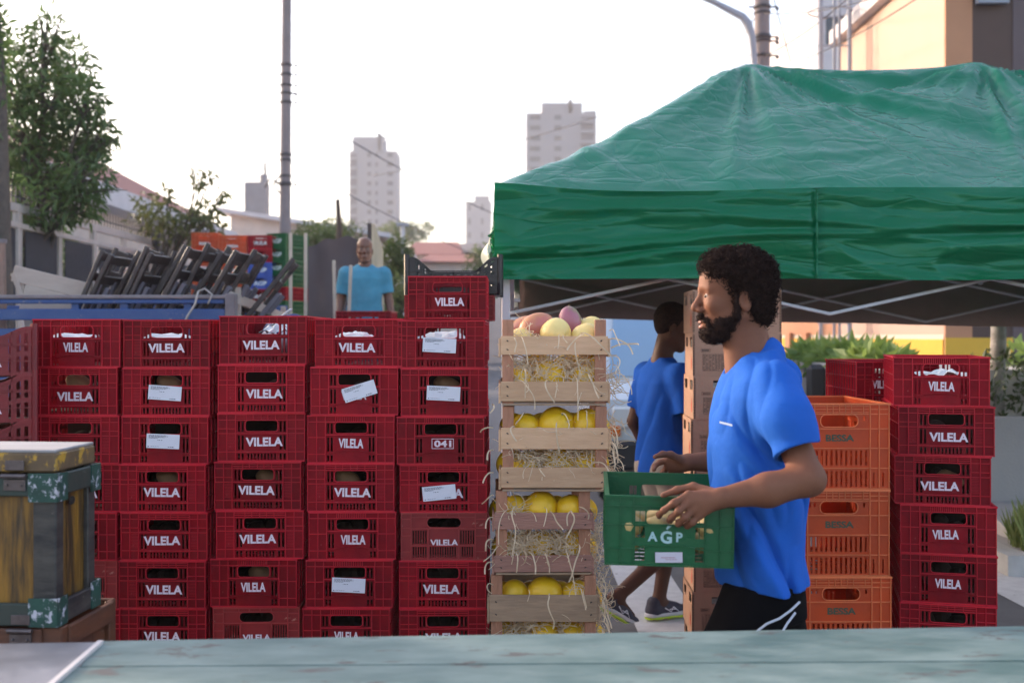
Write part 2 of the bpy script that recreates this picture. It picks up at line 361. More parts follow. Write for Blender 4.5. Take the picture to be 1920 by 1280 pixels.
LW=.0026
def end_panel(kind,W,H,D,sgn=-1):
    """sgn -1: the end facing -y"""
    mb=MB(); h=W/2
    S=W/1035.0; Z0=H
    X=lambda px:(px-590)*S               # crop pixel -> metres
    Zz=lambda pz:H-(pz-85)*(H/560.0)
    face=-D/2+.0055; out=-D/2; back=face+.003
    T=(lambda u,d,z:(u,d,z)) if sgn<0 else (lambda u,d,z:(-u,-d,z))
    holes=[]
    vr=lambda x,za,zb,w=LW,o=out:rib(mb,T,x-w/2,x+w/2,za,zb,o,face+.001)
    hr=lambda z,xa,xb,w=LW,o=out:rib(mb,T,xa,xb,z-w/2,z+w/2,o,face+.001)
    if kind in('A','B'):
        hx0,hx1,hz0,hz1=X(400),X(780),Zz(295),Zz(172)
        holes.append((hx0,hx1,hz0,hz1))
        rr=.011
        top=[X(75),X(180),X(282),X(893),X(993),X(1100)]
        for x in top: vr(x,.002,H-.004)
        for px in((308,352,803,850) if kind=='A' else (303,345,800,842)):
            holes.append((X(px),X(px+24),Zz(300),Zz(182)))
            holes.append((X(px),X(px+24),Zz(510),Zz(345)))
            holes.append((X(px),X(px+24),Zz(620),Zz(552)))
        hr(Zz(165),-h,h)
        if kind=='A':
            for z in(115,140): hr(Zz(z),X(282),X(893),.002)
            for x in(410,490,585,665,755): vr(X(x),Zz(165),Zz(88),.002)
            for a,b in((75,282),(893,1100)):
                hr(Zz(267),X(a),X(b))
                for k in range(10):   # raised pimpled field
                    hr(Zz(345+k*17),X(a+112 if a<500 else a+8),X(b-10 if a<500 else b-112),.0012,face-.0012)
            hr(Zz(322),-h,h); hr(Zz(533),-h,h)
            for k in range(9): holes.append((X(422+k*39.5),X(422+k*39.5+19),Zz(620),Zz(555)))
            vr(X(305),Zz(320),Zz(165),.0012,face-.001); 
        else:
            for k in range(17): vr(X(402+k*21.5),Zz(165),Zz(95),.0022,out+.0005)
            hr(Zz(315),X(282),X(893)); 
            for a,b in((75,282),(893,1100)): hr(Zz(345),X(a),X(b)); hr(Zz(540),X(a),X(b))
            pts=[(282,540),(400,515),(500,500),(590,497),(680,500),(780,515),(893,540)]
            for (xa,za),(xb,zb) in zip(pts[:-1],pts[1:]):
                w=LW/2; c=[T(X(x),d,Zz(z)+s*w) for x,z in((xa,za),(xb,zb)) for d in(out,face+.001) for s in(-1,1)]
                mb.add(c,[(0,4,5,1),(1,5,7,3),(2,3,7,6),(0,2,6,4)])
            for bx0,bx1 in((186,276),(899,987)):
                for z0,z1 in((325,185),(525,360),(630,555)):
                    xx0,xx1,a0,a1=X(bx0),X(bx1),Zz(z0),Zz(z1); wd=xx1-xx0; ht=a1-a0
                    k=-wd
                    while k<ht+wd:
                        for sg in(1,-1):
                            # diagonal ribs clipped in the box
                            ua,ub=0,wd; fa=k if sg>0 else k; 
                            za_,zb_=(k,k+wd) if sg>0 else (k+wd,k)
                            t0,t1=0.,1.
                            dz=zb_-za_
                            for lim,s_ in((0,1),(ht,-1)):
                                if dz==0: continue
                                t=(lim-za_)/dz
                                if (dz>0)==(s_>0): t0=max(t0,t)
                                else: t1=min(t1,t)
                            if t1-t0>.08:
                                p=[(xx0+wd*t,a0+za_+dz*t) for t in(t0,t1)]
                                q=.0007; mb.add([T(p[0][0],face-.0012,p[0][1]-q),T(p[1][0],face-.0012,p[1][1]-q),T(p[1][0],face-.0012,p[1][1]+q),T(p[0][0],face-.0012,p[0][1]+q)],[(0,1,2,3)])
                        k+=.0095
        panel(mb,T,-h,h,0,H,holes,face,back)
        rrect_fill(mb,T,hx0,hx1,hz0,hz1,rr,face,back)
        handle_rim(mb,T,hx0,hx1,hz0,hz1,rr,.0026,out+.001,face+.001)
    elif kind=='C':
        hx0,hx1,hz0,hz1=X(385),X(790),Zz(260),Zz(150)
        holes.append((hx0,hx1,hz0,hz1)); rr=(hz1-hz0)/2-.001
        for x in(75,190,965,1100): vr(X(x),.002,H-.004,.004)
        for x in(395,765): vr(X(x),.002,Zz(270),.004)
        for x in(375,500,630,765): vr(X(x),Zz(145),Zz(95),.003)
        hr(Zz(95),-h,h,.004); hr(Zz(145),X(190),X(965),.003); hr(Zz(275),X(190),X(965),.0035); hr(Zz(475),X(190),X(965),.004)
        for a,b in((75,190),(965,1100)):
            for z in(165,270,360,545): hr(Zz(z),X(a),X(b),.0035)
        for k in range(6):
            holes.append((X(210+k*30),X(210+k*30+17),Zz(455),Zz(300))); holes.append((X(785+k*30),X(785+k*30+15),Zz(455),Zz(300)))
        for k in range(25): 
            x=212+k*29.5
            if abs(x+8-395)<16 or abs(x+8-765)<16: continue
            holes.append((X(x),X(x+16),Zz(610),Zz(490)))
        panel(mb,T,-h,h,0,H,holes,face,back)
        rrect_fill(mb,T,hx0,hx1,hz0,hz1,rr,face,back); handle_rim(mb,T,hx0,hx1,hz0,hz1,rr,.003,out+.001,face+.001)
    elif kind=='T':   # tall crate, 0.31 high, fractions of the height measured from the top
        Y=lambda q:H*(1-q)
        XX=lambda q:-h+W*q
        hx0,hx1,hz0,hz1=XX(.27),XX(.66),Y(.27),Y(.135); holes.append((hx0,hx1,hz0,hz1)); rr=(hz1-hz0)/2-.003
        for q in(.01,.135,.79,.885,.99): vr(XX(q),.003,H-.004,.003)
        for q in(.205,.335,.40,.465,.53,.595,.72): vr(XX(q),Y(.13),H-.006,.002)
        for q in(.035,.07,.105): hr(Y(q),XX(.135),XX(.79),.0022)
        for q in(.125,.295,.52,.75,.985): hr(Y(q),-h,h,.003)
        hr(Y(.07),-h,XX(.135),.0025); hr(Y(.07),XX(.79),h,.0025)
        for k in range(12):
            q=.165+k*.052; holes.append((XX(q),XX(q+.024),Y(.715),Y(.545))); holes.append((XX(q),XX(q+.024),Y(.965),Y(.78)))
        for q in(.15,.20,.72): holes.append((XX(q),XX(q+.022),Y(.20),Y(.15)))
        for q in(.82,.92,.05): holes.append((XX(q),XX(q+.02),Y(.96),Y(.80)))
        panel(mb,T,-h,h,0,H,holes,face,back)
        rrect_fill(mb,T,hx0,hx1,hz0,hz1,rr,face,back,6); handle_rim(mb,T,hx0,hx1,hz0,hz1,rr,.003,out+.001,face+.001,7)
    elif kind=='G':   # low green crate with curved lower rib and open label windows
        Y=lambda q:H*(1-q); XX=lambda q:-h+W*q
        hx0,hx1,hz0,hz1=XX(.32),XX(.66),Y(.40),Y(.20); holes.append((hx0,hx1,hz0,hz1)); rr=.01
        for a,b in((.235,.31),(.70,.765)):
            for z0,z1 in((.37,.22),(.60,.44),(.93,.72)):
                w=(b-a)/2; holes.append((XX(a),XX(a+w-.005),Y(z0),Y(z1))); holes.append((XX(a+w),XX(b),Y(z0),Y(z1)))
        for q in(.008,.12,.225,.78,.89,.992): vr(XX(q),.003,H-.004,.0025)
        for q in(.155,): hr(Y(q),-h,h,.003)
        for a,b in((0,.225),(.78,1)): hr(Y(.42),XX(a),XX(b),.0028)
        hr(Y(.41),XX(.225),XX(.78),.0028)
        pts=[(0,.76),(.225,.76),(.36,.71),(.5,.70),(.64,.71),(.78,.76),(1,.76)]
        for (xa,za),(xb,zb) in zip(pts[:-1],pts[1:]):
            c=[T(XX(x),d,Y(z)+s*.0014) for x,z in((xa,za),(xb,zb)) for d in(out,face+.001) for s in(-1,1)]
            mb.add(c,[(0,4,5,1),(1,5,7,3),(2,3,7,6),(0,2,6,4)])
        panel(mb,T,-h,h,0,H,holes,face,back)
        rrect_fill(mb,T,hx0,hx1,hz0,hz1,rr,face,back,5); handle_rim(mb,T,hx0,hx1,hz0,hz1,rr,.003,out+.001,face+.001,6)
    # rim and foot of this end
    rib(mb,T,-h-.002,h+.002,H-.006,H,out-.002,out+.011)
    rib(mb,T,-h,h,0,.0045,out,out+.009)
    return mb
def side_panel(kind,W,H,D,sgn):
    mb=MB(); h=D/2-.010
    T=(lambda u,d,z:(-d,u,z)) if sgn>0 else (lambda u,d,z:(d,-u,z))
    out=-W/2; face=out+.0055; back=face+.003; holes=[]
    n=12
    for i in range(n+1):
        x=-h+2*h*i/n; rib(mb,T,x-LW/2,x+LW/2,.004,H-.006,out,face+.001)
    rows=[(.06,.28),(.34,.60),(.66,.90)] if H<.25 else [(.05,.24),(.29,.48),(.53,.70),(.75,.93)]
    for a,b in rows:
        for i in range(n):
            if i in(0,n-1): continue
            for k in range(3):
                x=-h+2*h*(i+.2+.25*k)/n; holes.append((x,x+.0065,a*H,b*H))
        rib(mb,T,-h,h,(b+.03)*H-LW/2,(b+.03)*H+LW/2,out,face+.001)
    panel(mb,T,-h,h,0,H,holes,face,back)
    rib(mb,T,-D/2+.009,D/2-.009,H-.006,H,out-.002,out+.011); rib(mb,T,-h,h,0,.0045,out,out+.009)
    return mb
def base_panel(W,D):
    mb=MB(); hx,hy=W/2-.006,D/2-.006; holes=[]
    for i in range(9):
        for j in range(6):
            a=-hy+.02+i*(2*hy-.04)/9; b=-hx+.015+j*(2*hx-.03)/6
            holes.append((a+.008,a+(2*hy-.04)/9-.008,b+.006,b+(2*hx-.03)/6-.006))
    T=lambda u,d,z:(z,u,d)
    panel(mb,T,-hy,hy,-hx,hx,holes,.004,.009)
    return mb
STICK={}
def sticker_meshes():
    if STICK: return STICK
    mb=MB(); n=6; w,h=.064,.0275
    for i in range(n):   # one corner lifting a little
        x0=-w+2*w*i/n; x1=-w+2*w*(i+1)/n
        y=lambda x,z:-.006*max(0,(x/w-.55))**1.3-.0006
        mb.add([(x0,y(x0,0),-h),(x1,y(x1,0),-h),(x1,y(x1,0)*.5,h),(x0,y(x0,0)*.5,h)],[(0,1,2,3)])
        mb.add([(x0,y(x0,0)+.0004,-h),(x1,y(x1,0)+.0004,-h),(x1,y(x1,0)*.5+.0004,h),(x0,y(x0,0)*.5+.0004,h)],[(3,2,1,0)])
    o=mb.build('sticker',paper()); STICK['s']=o.data; bpy.data.objects.remove(o)
    mb=MB(); rnd=random.Random(4)
    def line(x0,x1,z,t=.0012):
        x=x0
        while x<x1:
            l=rnd.uniform(.002,.007); mb.quad((x,-.0016,z),(min(x+l,x1),-.0016,z),(min(x+l,x1),-.0016,z+t),(x,-.0016,z+t)); x+=l+rnd.uniform(.0012,.003)
    for z,x1 in((.021,.012),(.0175,.018),(.014,.005),(.0105,-.02)): line(-.055,x1,z,.0018)
    line(-.022,.0,.003,.002); line(-.05,-.015,-.021,.0014); line(.02,.044,-.0225,.003)
    mb.box(-.058,-.054,-.0018,-.0014,-.023,-.0195)
    o=mb.build('print',ink()); STICK['p']=o.data; bpy.data.objects.remove(o)
    return STICK
TXT={}
def text_data(s,h,w,m,off=.036,spacing=1.0):
    k=(s,h,w,m.name)
    if k not in TXT:
        vs,fs=text_mesh(s,h,w,off,spacing); mb=MB(); mb.add(vs,fs); o=mb.build('lettering',m); TXT[k]=o.data; bpy.data.objects.remove(o)
    return TXT[k]
PROTO={}
def crate_meshes(kind,mt,W,H,D):
    k=(kind,mt.name,W,H,D)
    if k not in PROTO:
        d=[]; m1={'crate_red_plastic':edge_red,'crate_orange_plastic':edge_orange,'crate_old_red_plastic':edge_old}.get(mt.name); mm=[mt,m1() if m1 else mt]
        for nm,mb in(('end_panel',end_panel(kind,W,H,D,-1)),('end_panel',end_panel(kind,W,H,D,1)),('side_panel',side_panel(kind,W,H,D,-1)),('side_panel',side_panel(kind,W,H,D,1)),('base',base_panel(W,D))):
            o=mb.build(nm,mm); d.append((nm,o.data)); bpy.data.objects.remove(o)
        PROTO[k]=d
    return PROTO[k]
def light_blocker_mesh(W,H,D):  # dark boards added to stop light showing through the slots, with produce lumps
    k=('liner',W,H,D)
    if k not in PROTO:
        mb=MB(); mb.box(-W/2+.012,W/2-.012,.06,.064,.012,H-.012); mb.box(-W/2+.012,W/2-.012,-D/2+.05,.058,.010,.014)
        for j in range(5): mb.sphere((-W/2+.05+(W-.1)*j/4,-.02-.02*(j%2),.055+.012*(j%3)),(.045,.05,.042),12,8)
        o=mb.build('produce_light_blocker',mat('dark_blocker_produce',(.055,.028,.018),rough=.8,var=.7,vscale=9,vcol=(.02,.012,.01)),smooth=False); PROTO[k]=o.data; bpy.data.objects.remove(o)
    return PROTO[k]
def crate(kind,mt,loc,rz=0,W=.36,H=.1845,D=.556,light_blocked=False,text=None,label=None,group=None,name='plastic_crate',cat='crate',sticker=None,rx=0,ry=0):
    r=empty(name,loc,rz,label,cat,group); r.rotation_euler=(rx,ry,rz)
    for nm,me in crate_meshes(kind,mt,W,H,D): link(nm,me,r)
    if light_blocked: link('produce_light_blocker',light_blocker_mesh(W,H,D),r)
    y=-D/2+.0040
    if text:
        s,th,tw,dx,dz,m,ro=text
        o=link('lettering',text_data(s,th,tw,m),r,(dx,y,dz)); o.rotation_euler=(0,ro,0)
    if sticker:
        dx,dz,ro=sticker; s=sticker_meshes(); o=link('sticker',s['s'],r,(dx,-D/2-.0007,dz)); o.rotation_euler=(0,ro,0)
        link('print',s['p'],o)
    return r
# ------------------------------------------------------------------ camera, world, light
cam=bpy.data.cameras.new('camera'); co=bpy.data.objects.new('camera',cam); COL.objects.link(co)
co.location=(0,0,CZ); co.rotation_euler=(R(90),0,0)
cam.sensor_width=36; cam.lens=36*F/1920; cam.shift_y=(YH-640)/1920.0; cam.clip_end=5000; cam.clip_start=.05
cam.dof.use_dof=True; cam.dof.focus_distance=4.2; cam.dof.aperture_fstop=2.8
scene.camera=co
SUN_AZ,SUN_EL=R(-58),R(15)      # azimuth from +Y towards +X
w=bpy.data.worlds.new('World'); scene.world=w; w.use_nodes=True
sk=w.node_tree.nodes.new('ShaderNodeTexSky'); sk.sky_type='NISHITA'; sk.sun_disc=False
sk.sun_elevation=SUN_EL; sk.sun_rotation=SUN_AZ; sk.air_density=1.0; sk.dust_density=5.0; sk.ozone_density=1.0; sk.altitude=700
bg=w.node_tree.nodes['Background']; bg.inputs[1].default_value=.15
w.node_tree.links.new(sk.outputs[0],bg.inputs[0])
sl=bpy.data.lights.new('sun','SUN'); sl.energy=1.3; sl.angle=R(6); sl.color=(1,.88,.76)
so=bpy.data.objects.new('sun',sl); COL.objects.link(so)
sd=Vector((math.sin(SUN_AZ)*math.cos(SUN_EL),math.cos(SUN_AZ)*math.cos(SUN_EL),math.sin(SUN_EL)))
so.rotation_euler=sd.to_track_quat('Z','Y').to_euler(); so.location=(0,0,20)
scene.view_settings.view_transform='Standard'; scene.view_settings.look='None'; scene.view_settings.exposure=2.12; scene.view_settings.gamma=1
scene.view_settings.use_white_balance=True; scene.view_settings.white_balance_temperature=6900; scene.view_settings.white_balance_tint=15
scene.cycles.max_bounces=8; scene.cycles.diffuse_bounces=3; scene.cycles.glossy_bounces=3; scene.cycles.transparent_max_bounces=8
scene.cycles.use_denoising=True
scene.cycles.sample_clamp_indirect=8

# ------------------------------------------------------------------ ground
mb=MB(); mb.quad((-1500,-60,0),(1500,-60,0),(1500,3000,0),(-1500,3000,0))
g=mb.build('road',mat('asphalt',(.13,.125,.13),rough=.85,var=.7,vscale=3,vcol=(.075,.07,.075),bump=.5,bscale=160,bdist=.006)); tag(g,kind='structure')
mk=mat('worn_road_paint',(.62,.60,.60),rough=.75,var=.7,vscale=9,vcol=(.42,.40,.41),wear=(.16,.15,.16),wearscale=14,wearamt=.64)
mb=MB()
for x0,x1 in((-.9,-.52),(-.1,.28),(.68,1.06),(1.46,1.84),(2.24,2.62),(3.02,3.4)):
    mb.quad((x0,5.5,.004),(x1,5.5,.004),(x1,8.4,.004),(x0,8.4,.004))
tag(mb.build('crosswalk_marking',mk),kind='structure')
# right pavement with kerb and concrete ramp
conc=mat('pavement_concrete',(.36,.34,.34),rough=.85,var=.5,vscale=3,vcol=(.26,.245,.25),bump=.4,bscale=60)
mb=MB(); mb.box(3.45,40,7.6,60,-.02,.13); 
mb.add([(3.6,7.95,.134),(9,7.95,.134),(9,8.6,.42),(3.6,8.6,.33)],[(0,1,2,3)])
mb.add([(3.6,7.95,.134),(3.6,8.6,.33),(3.6,8.6,.134)],[(0,1,2)])
tag(mb.build('pavement',conc),kind='structure')
mb=MB(); mb.box(3.3,3.45,7.45,60,-.02,.14); mb.box(3.45,40,7.45,7.6,-.02,.14); tag(mb.build('kerb',mat('kerb_concrete',(.5,.48,.47),rough=.8,var=.4,vscale=6)),kind='structure')
mb=MB(); mb.box(-40,-5.9,6,60,-.02,.14); tag(mb.build('left_pavement',conc),kind='structure')
mb=MB()
rs=np.random.RandomState(5)
for i in range(1500):
    x=3.5+rs.rand()*1.2; y=7.62+rs.rand()*.32; h=.10+rs.rand()*.26; a=rs.rand()*6.28; b=(rs.rand()-.5)*.3
    dx,dy=math.cos(a)*.006,math.sin(a)*.006; lx,ly=b*h+.1*(rs.rand()-.5),(rs.rand()-.5)*.12
    mb.add([(x-dx,y-dy,.13),(x+dx,y+dy,.13),(x+lx*.5+dx*.7,y+ly*.4+dy*.7,.13+h*.6),(x+lx*1.4,y+ly,.13+h)],[(0,1,2),(0,2,3)])
tag(mb.build('grass',mat('grass_blades',(.13,.20,.05),rough=.6,var=.8,vscale=6,vcol=(.30,.30,.10),trans=.3)),kind='stuff')

# ------------------------------------------------------------------ foreground table
pl=mat('weathered_blue_green_plank',(.082,.142,.130),rough=.60,var=1.0,vscale=3.2,vcol=(.20,.265,.245),stretch=(1.3,3.2,3),bump=.5,bscale=16,bdist=.004,wear=(.10,.09,.08),wearscale=4.5,wearamt=.575,rvar=.12)
TZ=.895
def z_at(y,d): return CZ-(y-YH)*d/F
def d_at(y,z): return (CZ-z)*F/(y-YH)
t=empty('market_table',(0.9,1.9,0),0,'weathered blue-green plank table across the front of the stall','table')
def plank(name,pts,z,th,m,par):
    mb=MB(); n=len(pts); loc=par.location
    mb.prism([(x,y) for x,y in pts],lambda u,v,tt:(u-loc.x,v-loc.y,tt),z,z-th)
    return mb.build(name,m,par,fixn=True)
dl,dr=d_at(1201,TZ),d_at(1173,TZ)
def T2(px,py):
    d=d_at(py,TZ); return ((px-960)*d/F,d)
a=T2(186,1201); b=T2(2050,1171); c_=T2(2050,1238); d_=T2(150,1249)
far=[a,b,(c_[0],c_[1]+.007),(d_[0],d_[1]+.005)]
plank('plank',far,TZ,.03,pl,t)
mb=MB()
plank('plank',[(d_[0]-.02,d_[1]),(c_[0],c_[1]),(c_[0],1.93),(d_[0]-.12,1.93)],TZ-.001,.03,pl,t)
plank('plank',[(d_[0]-.12,1.925),(c_[0],1.925),(c_[0],1.72),(d_[0]-.25,1.72)],TZ+.001,.03,pl,t)
plank('plank',[(d_[0]-.25,1.715),(c_[0],1.715),(c_[0],1.5),(d_[0]-.38,1.5)],TZ,.03,pl,t)
wd=mat('dark_table_wood',(.12,.09,.07),rough=.8,var=.5,vscale=8,stretch=(1,1,.2))
for x in(-.75,1.35):
    for y in(1.6,2.25):
        mb=MB(); mb.box(x-.03-.9,x+.03-.9,y-.03-1.9,y+.03-1.9,0,TZ-.03); mb.build('leg',wd,t)
# metal sheet table at the left, white edge trim
t=empty('metal_table',(-1.0,1.9,0),0,'grey sheet-metal table corner with a pale edge strip at the bottom left','table')
st=mat('dull_sheet_metal',(.22,.225,.25),rough=.42,metal=.35,var=.6,vscale=4,vcol=(.33,.33,.36),rvar=.15)
p1=T2(184,1206); p2=T2(92,1285); k=(p2[0]-p1[0])/(p2[1]-p1[1]); p3=(p1[0]+k*(1.5-p1[1]),1.5)
q1=T2(-160,1212)
plank('top',[q1,p1,p3,(q1[0]-.1,1.5)],TZ+.004,.02,st,t)
e=[p1,(p1[0]+.012,p1[1]),(p3[0]+.012,p3[1]),p3]
plank('edge_strip',e,TZ+.008,.026,mat('pale_edge_strip',(.62,.56,.54),rough=.5),t)
for x,y in((-1.15,1.6),(-.98,2.15)):
    mb=MB(); mb.box(x-.02+1,x+.02+1,y-.02-1.9,y+.02-1.9,0,TZ-.016); mb.build('leg',st,t)
# ------------------------------------------------------------------ red crate stacks
Y0=4.30; SC=F/Y0; PW=90.3/SC
wp=white_paint()
def TXw(dx=0,dz=0,ro=0,rnd=None): return ('VILELA',.0345,.142,dx,.0735+dz,wp,ro)
def TXn(dx=0,dz=0,ro=0): return ('VILELA',.036,.096,dx,.0765+dz,wp,ro)
def TXs(): return ('VILELA',.024,.108,.0,.068,wp,0)
ORD=['topmost','second','third','fourth','fifth','sixth','seventh','eighth','ninth']
desc={'A':'red crate with bottom slots','B':'red crate with cross-hatched corners','C':'older brick-red crate with wide ribs'}
rr=random.Random(11)
def stack(x_l,x_r,top_px,drift,rows,where,group,Y=Y0,W=.334,n=9,jit=.007,yaw=0,dx=0):
    sc=F/Y; xc=((x_l+x_r)/2-960)/sc; zt=CZ-(top_px-YH)/sc; H=zt/n
    for i in range(n):
        kind,wh=rows[i] if i<len(rows) else (rr.choice('AB'),'w')
        H_=H; z=zt-(i+1)*H
        tx=None; stk=None; m=red() if kind!='C' else redlow(); what=''
        if 'w' in wh: tx=TXw(rr.uniform(-.01,.012),rr.uniform(-.002,.003),rr.uniform(-.02,.02)); what='white VILELA lettering'
        if 'n' in wh: tx=TXn(rr.uniform(-.012,.004),0,rr.uniform(-.03,.03)); what='narrow white VILELA lettering'
        if 'm' in wh: tx=TXs(); what='small white VILELA lettering'
        if '0' in wh: tx=('041',.026,.066,.008,.080,wp,0); what='white number 041 in a frame'
        if 's' in wh: stk=(rr.uniform(-.008,.008),.088,rr.uniform(-.03,.08)); what='white paper sticker'
        if 'p' in wh: stk=(.02,.092,-.30); what='lettering and a peeling paper sticker'
        if 'r' in wh: stk=(-.016,.076,-.10); what='a crooked paper sticker over its lettering'
        if not wh: what='plain front'
        lab=f"{'older ' if kind=='C' else ''}red crate with {what}, {ORD[i]} in {where}"
        dr=drift*i*(90.3)/SC/90.3
        c=crate(kind,m,(xc+dx+drift*i/sc+rr.uniform(-jit,jit),Y+.278+rr.uniform(-.006,.006)+(.008 if kind=='C' else 0),max(z,0.001)),rz=R(yaw+rr.uniform(-1.8,1.8)),W=W-(.004 if kind=='C' else 0),H=round(H_,4),light_blocked=i>0,text=tx,sticker=stk,label=lab,group=group)
        if '0' in wh:
            mb=MB(); y=-.278+.0040
            for (x0,x1,z0,z1) in((-.042,.042,.0175,.0195),(-.042,.042,-.0195,-.0175),(-.042,-.040,-.0195,.0195),(.040,.042,-.0195,.0195)): mb.box(x0+.008,x1+.008,y-.0003,y+.0003,z0+.080,z1+.080)
            mb.build('number_frame',wp,c)
    return H
G1='red VILELA crates stacked in the front row'
s1=[('B','n'),('A','w'),('A',''),('A','w'),('B','n'),('C','m'),('A','w'),('A','w'),('B','n')]
s2=[('A','w'),('A','s'),('B','s'),('A','w'),('A','w'),('A','w'),('A','w'),('B','n'),('A','w')]
s3=[('A','w'),('A','w'),('A','w'),('A','w'),('A','w'),('B','n'),('C','m'),('A','w'),('B','n')]
s4=[('A','w'),('B','np'),('B','n'),('A','w'),('B','n'),('B','s'),('B','n'),('A','w'),('A','w')]
s5=[('A','s'),('B','s'),('B','0'),('A','wr'),('C','m'),('A','w'),('A','w'),('B','n'),('A','w')]
stack(57,224,598,0,s1,'the first red stack',G1)
stack(230,395,599,-.7,s2,'the second red stack',G1)
stack(412,574,592,-2.4,s3,'the third red stack',G1)
stack(588,747,597,-3.0,s4,'the fourth red stack',G1)
stack(750,911,600,-.5,s5,'the fifth red stack',G1)
sr=[('B','n'),('A','w'),('A','w'),('B','n'),('B','n'),('A',''),('A','w'),('A','w')]
stack(1686,1854,669,2.6,sr,'the red stack at the far right',G1,n=8,W=.350,yaw=-13,dx=.062)
# second row behind (only what shows in the gaps and over the rims)
Y2=4.875
for (xl,xr,tp,wh) in((240,390,600,'row behind the second stack'),(400,548,600,'row behind the third stack'),(762,912,600,'row under the lone top crate')):
    stack(xl,xr,tp,0,[('A','w')]*9,wh,'red crates in the row behind',Y=Y2,W=.345)
H2=.1845
crate('A',red(),(-.265,4.60+.20,1.6705),W=.322,H=.176,D=.40,text=('VILELA',.034,.122,.008,.070,wp,0),label='lone red VILELA crate standing above the row, under the black crate',group=None)
# black dipped crate
def dipped_crate(mt,W,D,H,dip,name,label,loc,rz,text=None,group=None,cat='crate'):
    r=empty(name,loc,rz,label,cat,group)
    def wall(L,nm,dipped,T):
        mb=MB(); n=28; zt=lambda u:H-(dip*min(1,max(0,(1-abs(u)/(L/2)-.06)/.20))**1.0*1 if dipped else 0)
        def ztop(u):
            if not dipped: return H
            e=(L/2-abs(u)); t_=min(1,max(0,(e-.03)/(.10))); t_=t_*t_*(3-2*t_); return H-dip*t_
        for i in range(n):
            a=-L/2+L*i/n; b=-L/2+L*(i+1)/n
            za,zb=ztop(a),ztop(b)
            slot=(i%2==1) and 1<i<n-2
            segs=([(0,.22),(.34,.52),(.64,.72),(.90,1.0)] if W>.4 else [(0,.07),(.40,.50),(.86,1.0)]) if slot and (W>.4 or abs(a)>.085) else [(0,1)]
            for s0,s1 in segs:
                f=lambda z,s_:.006+(z-.006)*s_
                v=[T(a,0,f(za,s0)),T(b,0,f(zb,s0)),T(b,0,f(zb,s1)),T(a,0,f(za,s1)),T(a,.005,f(za,s0)),T(b,.005,f(zb,s0)),T(b,.005,f(zb,s1)),T(a,.005,f(za,s1))]
                mb.add(v,[(0,1,2,3),(7,6,5,4),(3,2,6,7),(0,4,5,1),(0,3,7,4),(1,5,6,2)])
            v=[T(a,-.004,za-.012),T(b,-.004,zb-.012),T(b,-.004,zb),T(a,-.004,za),T(a,.009,za-.012),T(b,.009,zb-.012),T(b,.009,zb),T(a,.009,za)]
            mb.add(v,[(0,1,2,3),(7,6,5,4),(3,2,6,7),(0,4,5,1)])
        for z in(.30*H,.62*H,.80*(H-dip)):
            v=[T(-L/2,-.004,z),T(L/2,-.004,z),T(L/2,-.004,z+.004),T(-L/2,-.004,z+.004),T(-L/2,.001,z),T(L/2,.001,z),T(L/2,.001,z+.004),T(-L/2,.001,z+.004)]
            mb.add(v,[(0,1,2,3),(7,6,5,4),(3,2,6,7),(0,4,5,1)])
        for u in(-.28*L,0,.28*L):
            v=[T(u-.003,-.004,0),T(u+.003,-.004,0),T(u+.003,-.004,ztop(u)),T(u-.003,-.004,ztop(u)),T(u-.003,.001,0),T(u+.003,.001,0),T(u+.003,.001,ztop(u)),T(u-.003,.001,ztop(u))]
            mb.add(v,[(0,1,2,3),(7,6,5,4),(0,3,7,4),(1,5,6,2)])
        mb.build(nm,mt,r)
    wall(W,'end_panel',True,lambda u,d,z:(u,-D/2+d,z)); wall(W,'end_panel',True,lambda u,d,z:(-u,D/2-d,z))
    wall(D,'side_panel',False if dip<.04 else True,lambda u,d,z:(W/2-d,u,z)); wall(D,'side_panel',False if dip<.04 else True,lambda u,d,z:(-W/2+d,-u,z))
    mb=MB(); T=lambda u,d,z:(z,u,d); panel(mb,T,-D/2+.005,D/2-.005,-W/2+.005,W/2-.005,[(-D/2+.03+i*.05,-D/2+.055+i*.05,-W/2+.03,W/2-.03) for i in range(int((D-.08)/.05))],.0,.006); mb.build('base',mt,r)
    for sx in(-1,1):
        for sy in(-1,1):
            mb=MB(); mb.tube([(sx*(W/2-.004),sy*(D/2-.004),0),(sx*(W/2-.004),sy*(D/2-.004),H+.012)],.013,10); mb.build('corner_post',mt,r)
    if text: o=link('lettering',text,r,(.0,-D/2-.0008,.055))
    return r
crate('C',redlow(),(-.281,5.01+.17,1.6705),W=.40,H=.112,D=.33,label='low brick-red crate wedged under the black crate')
dipped_crate(black(),.425,.30,.170,.066,'fruit_crate','black slotted fruit crate with raised corners on top of the column',(-.262,5.01+.15,1.7835),0)
# brown-red dipped crates at the far left, turned
bt=text_data('VILELA',.036,.14,wp)
for i in range(7):
    z=1.655-.02-(i+1)*.1755*1.0+.0
    dipped_crate(brownred(),.37,.30,.185,.035,'plastic_crate',f'brown-red crate with dipped rim, {ORD[i]} in the leaning stack at the left edge',(-1.985+rr.uniform(-.006,.006),4.20,1.635-.185-i*.171),R(24),text=bt,group='brown-red crates at the left edge')
for i in range(7,9):
    dipped_crate(brownred(),.37,.30,.185,.035,'plastic_crate','brown-red crate with dipped rim low in the stack behind the wooden trunk',(-1.985,4.20,max(0.0,1.635-.185-i*.171)),R(24),text=bt,group='low brown-red crates behind the trunk')

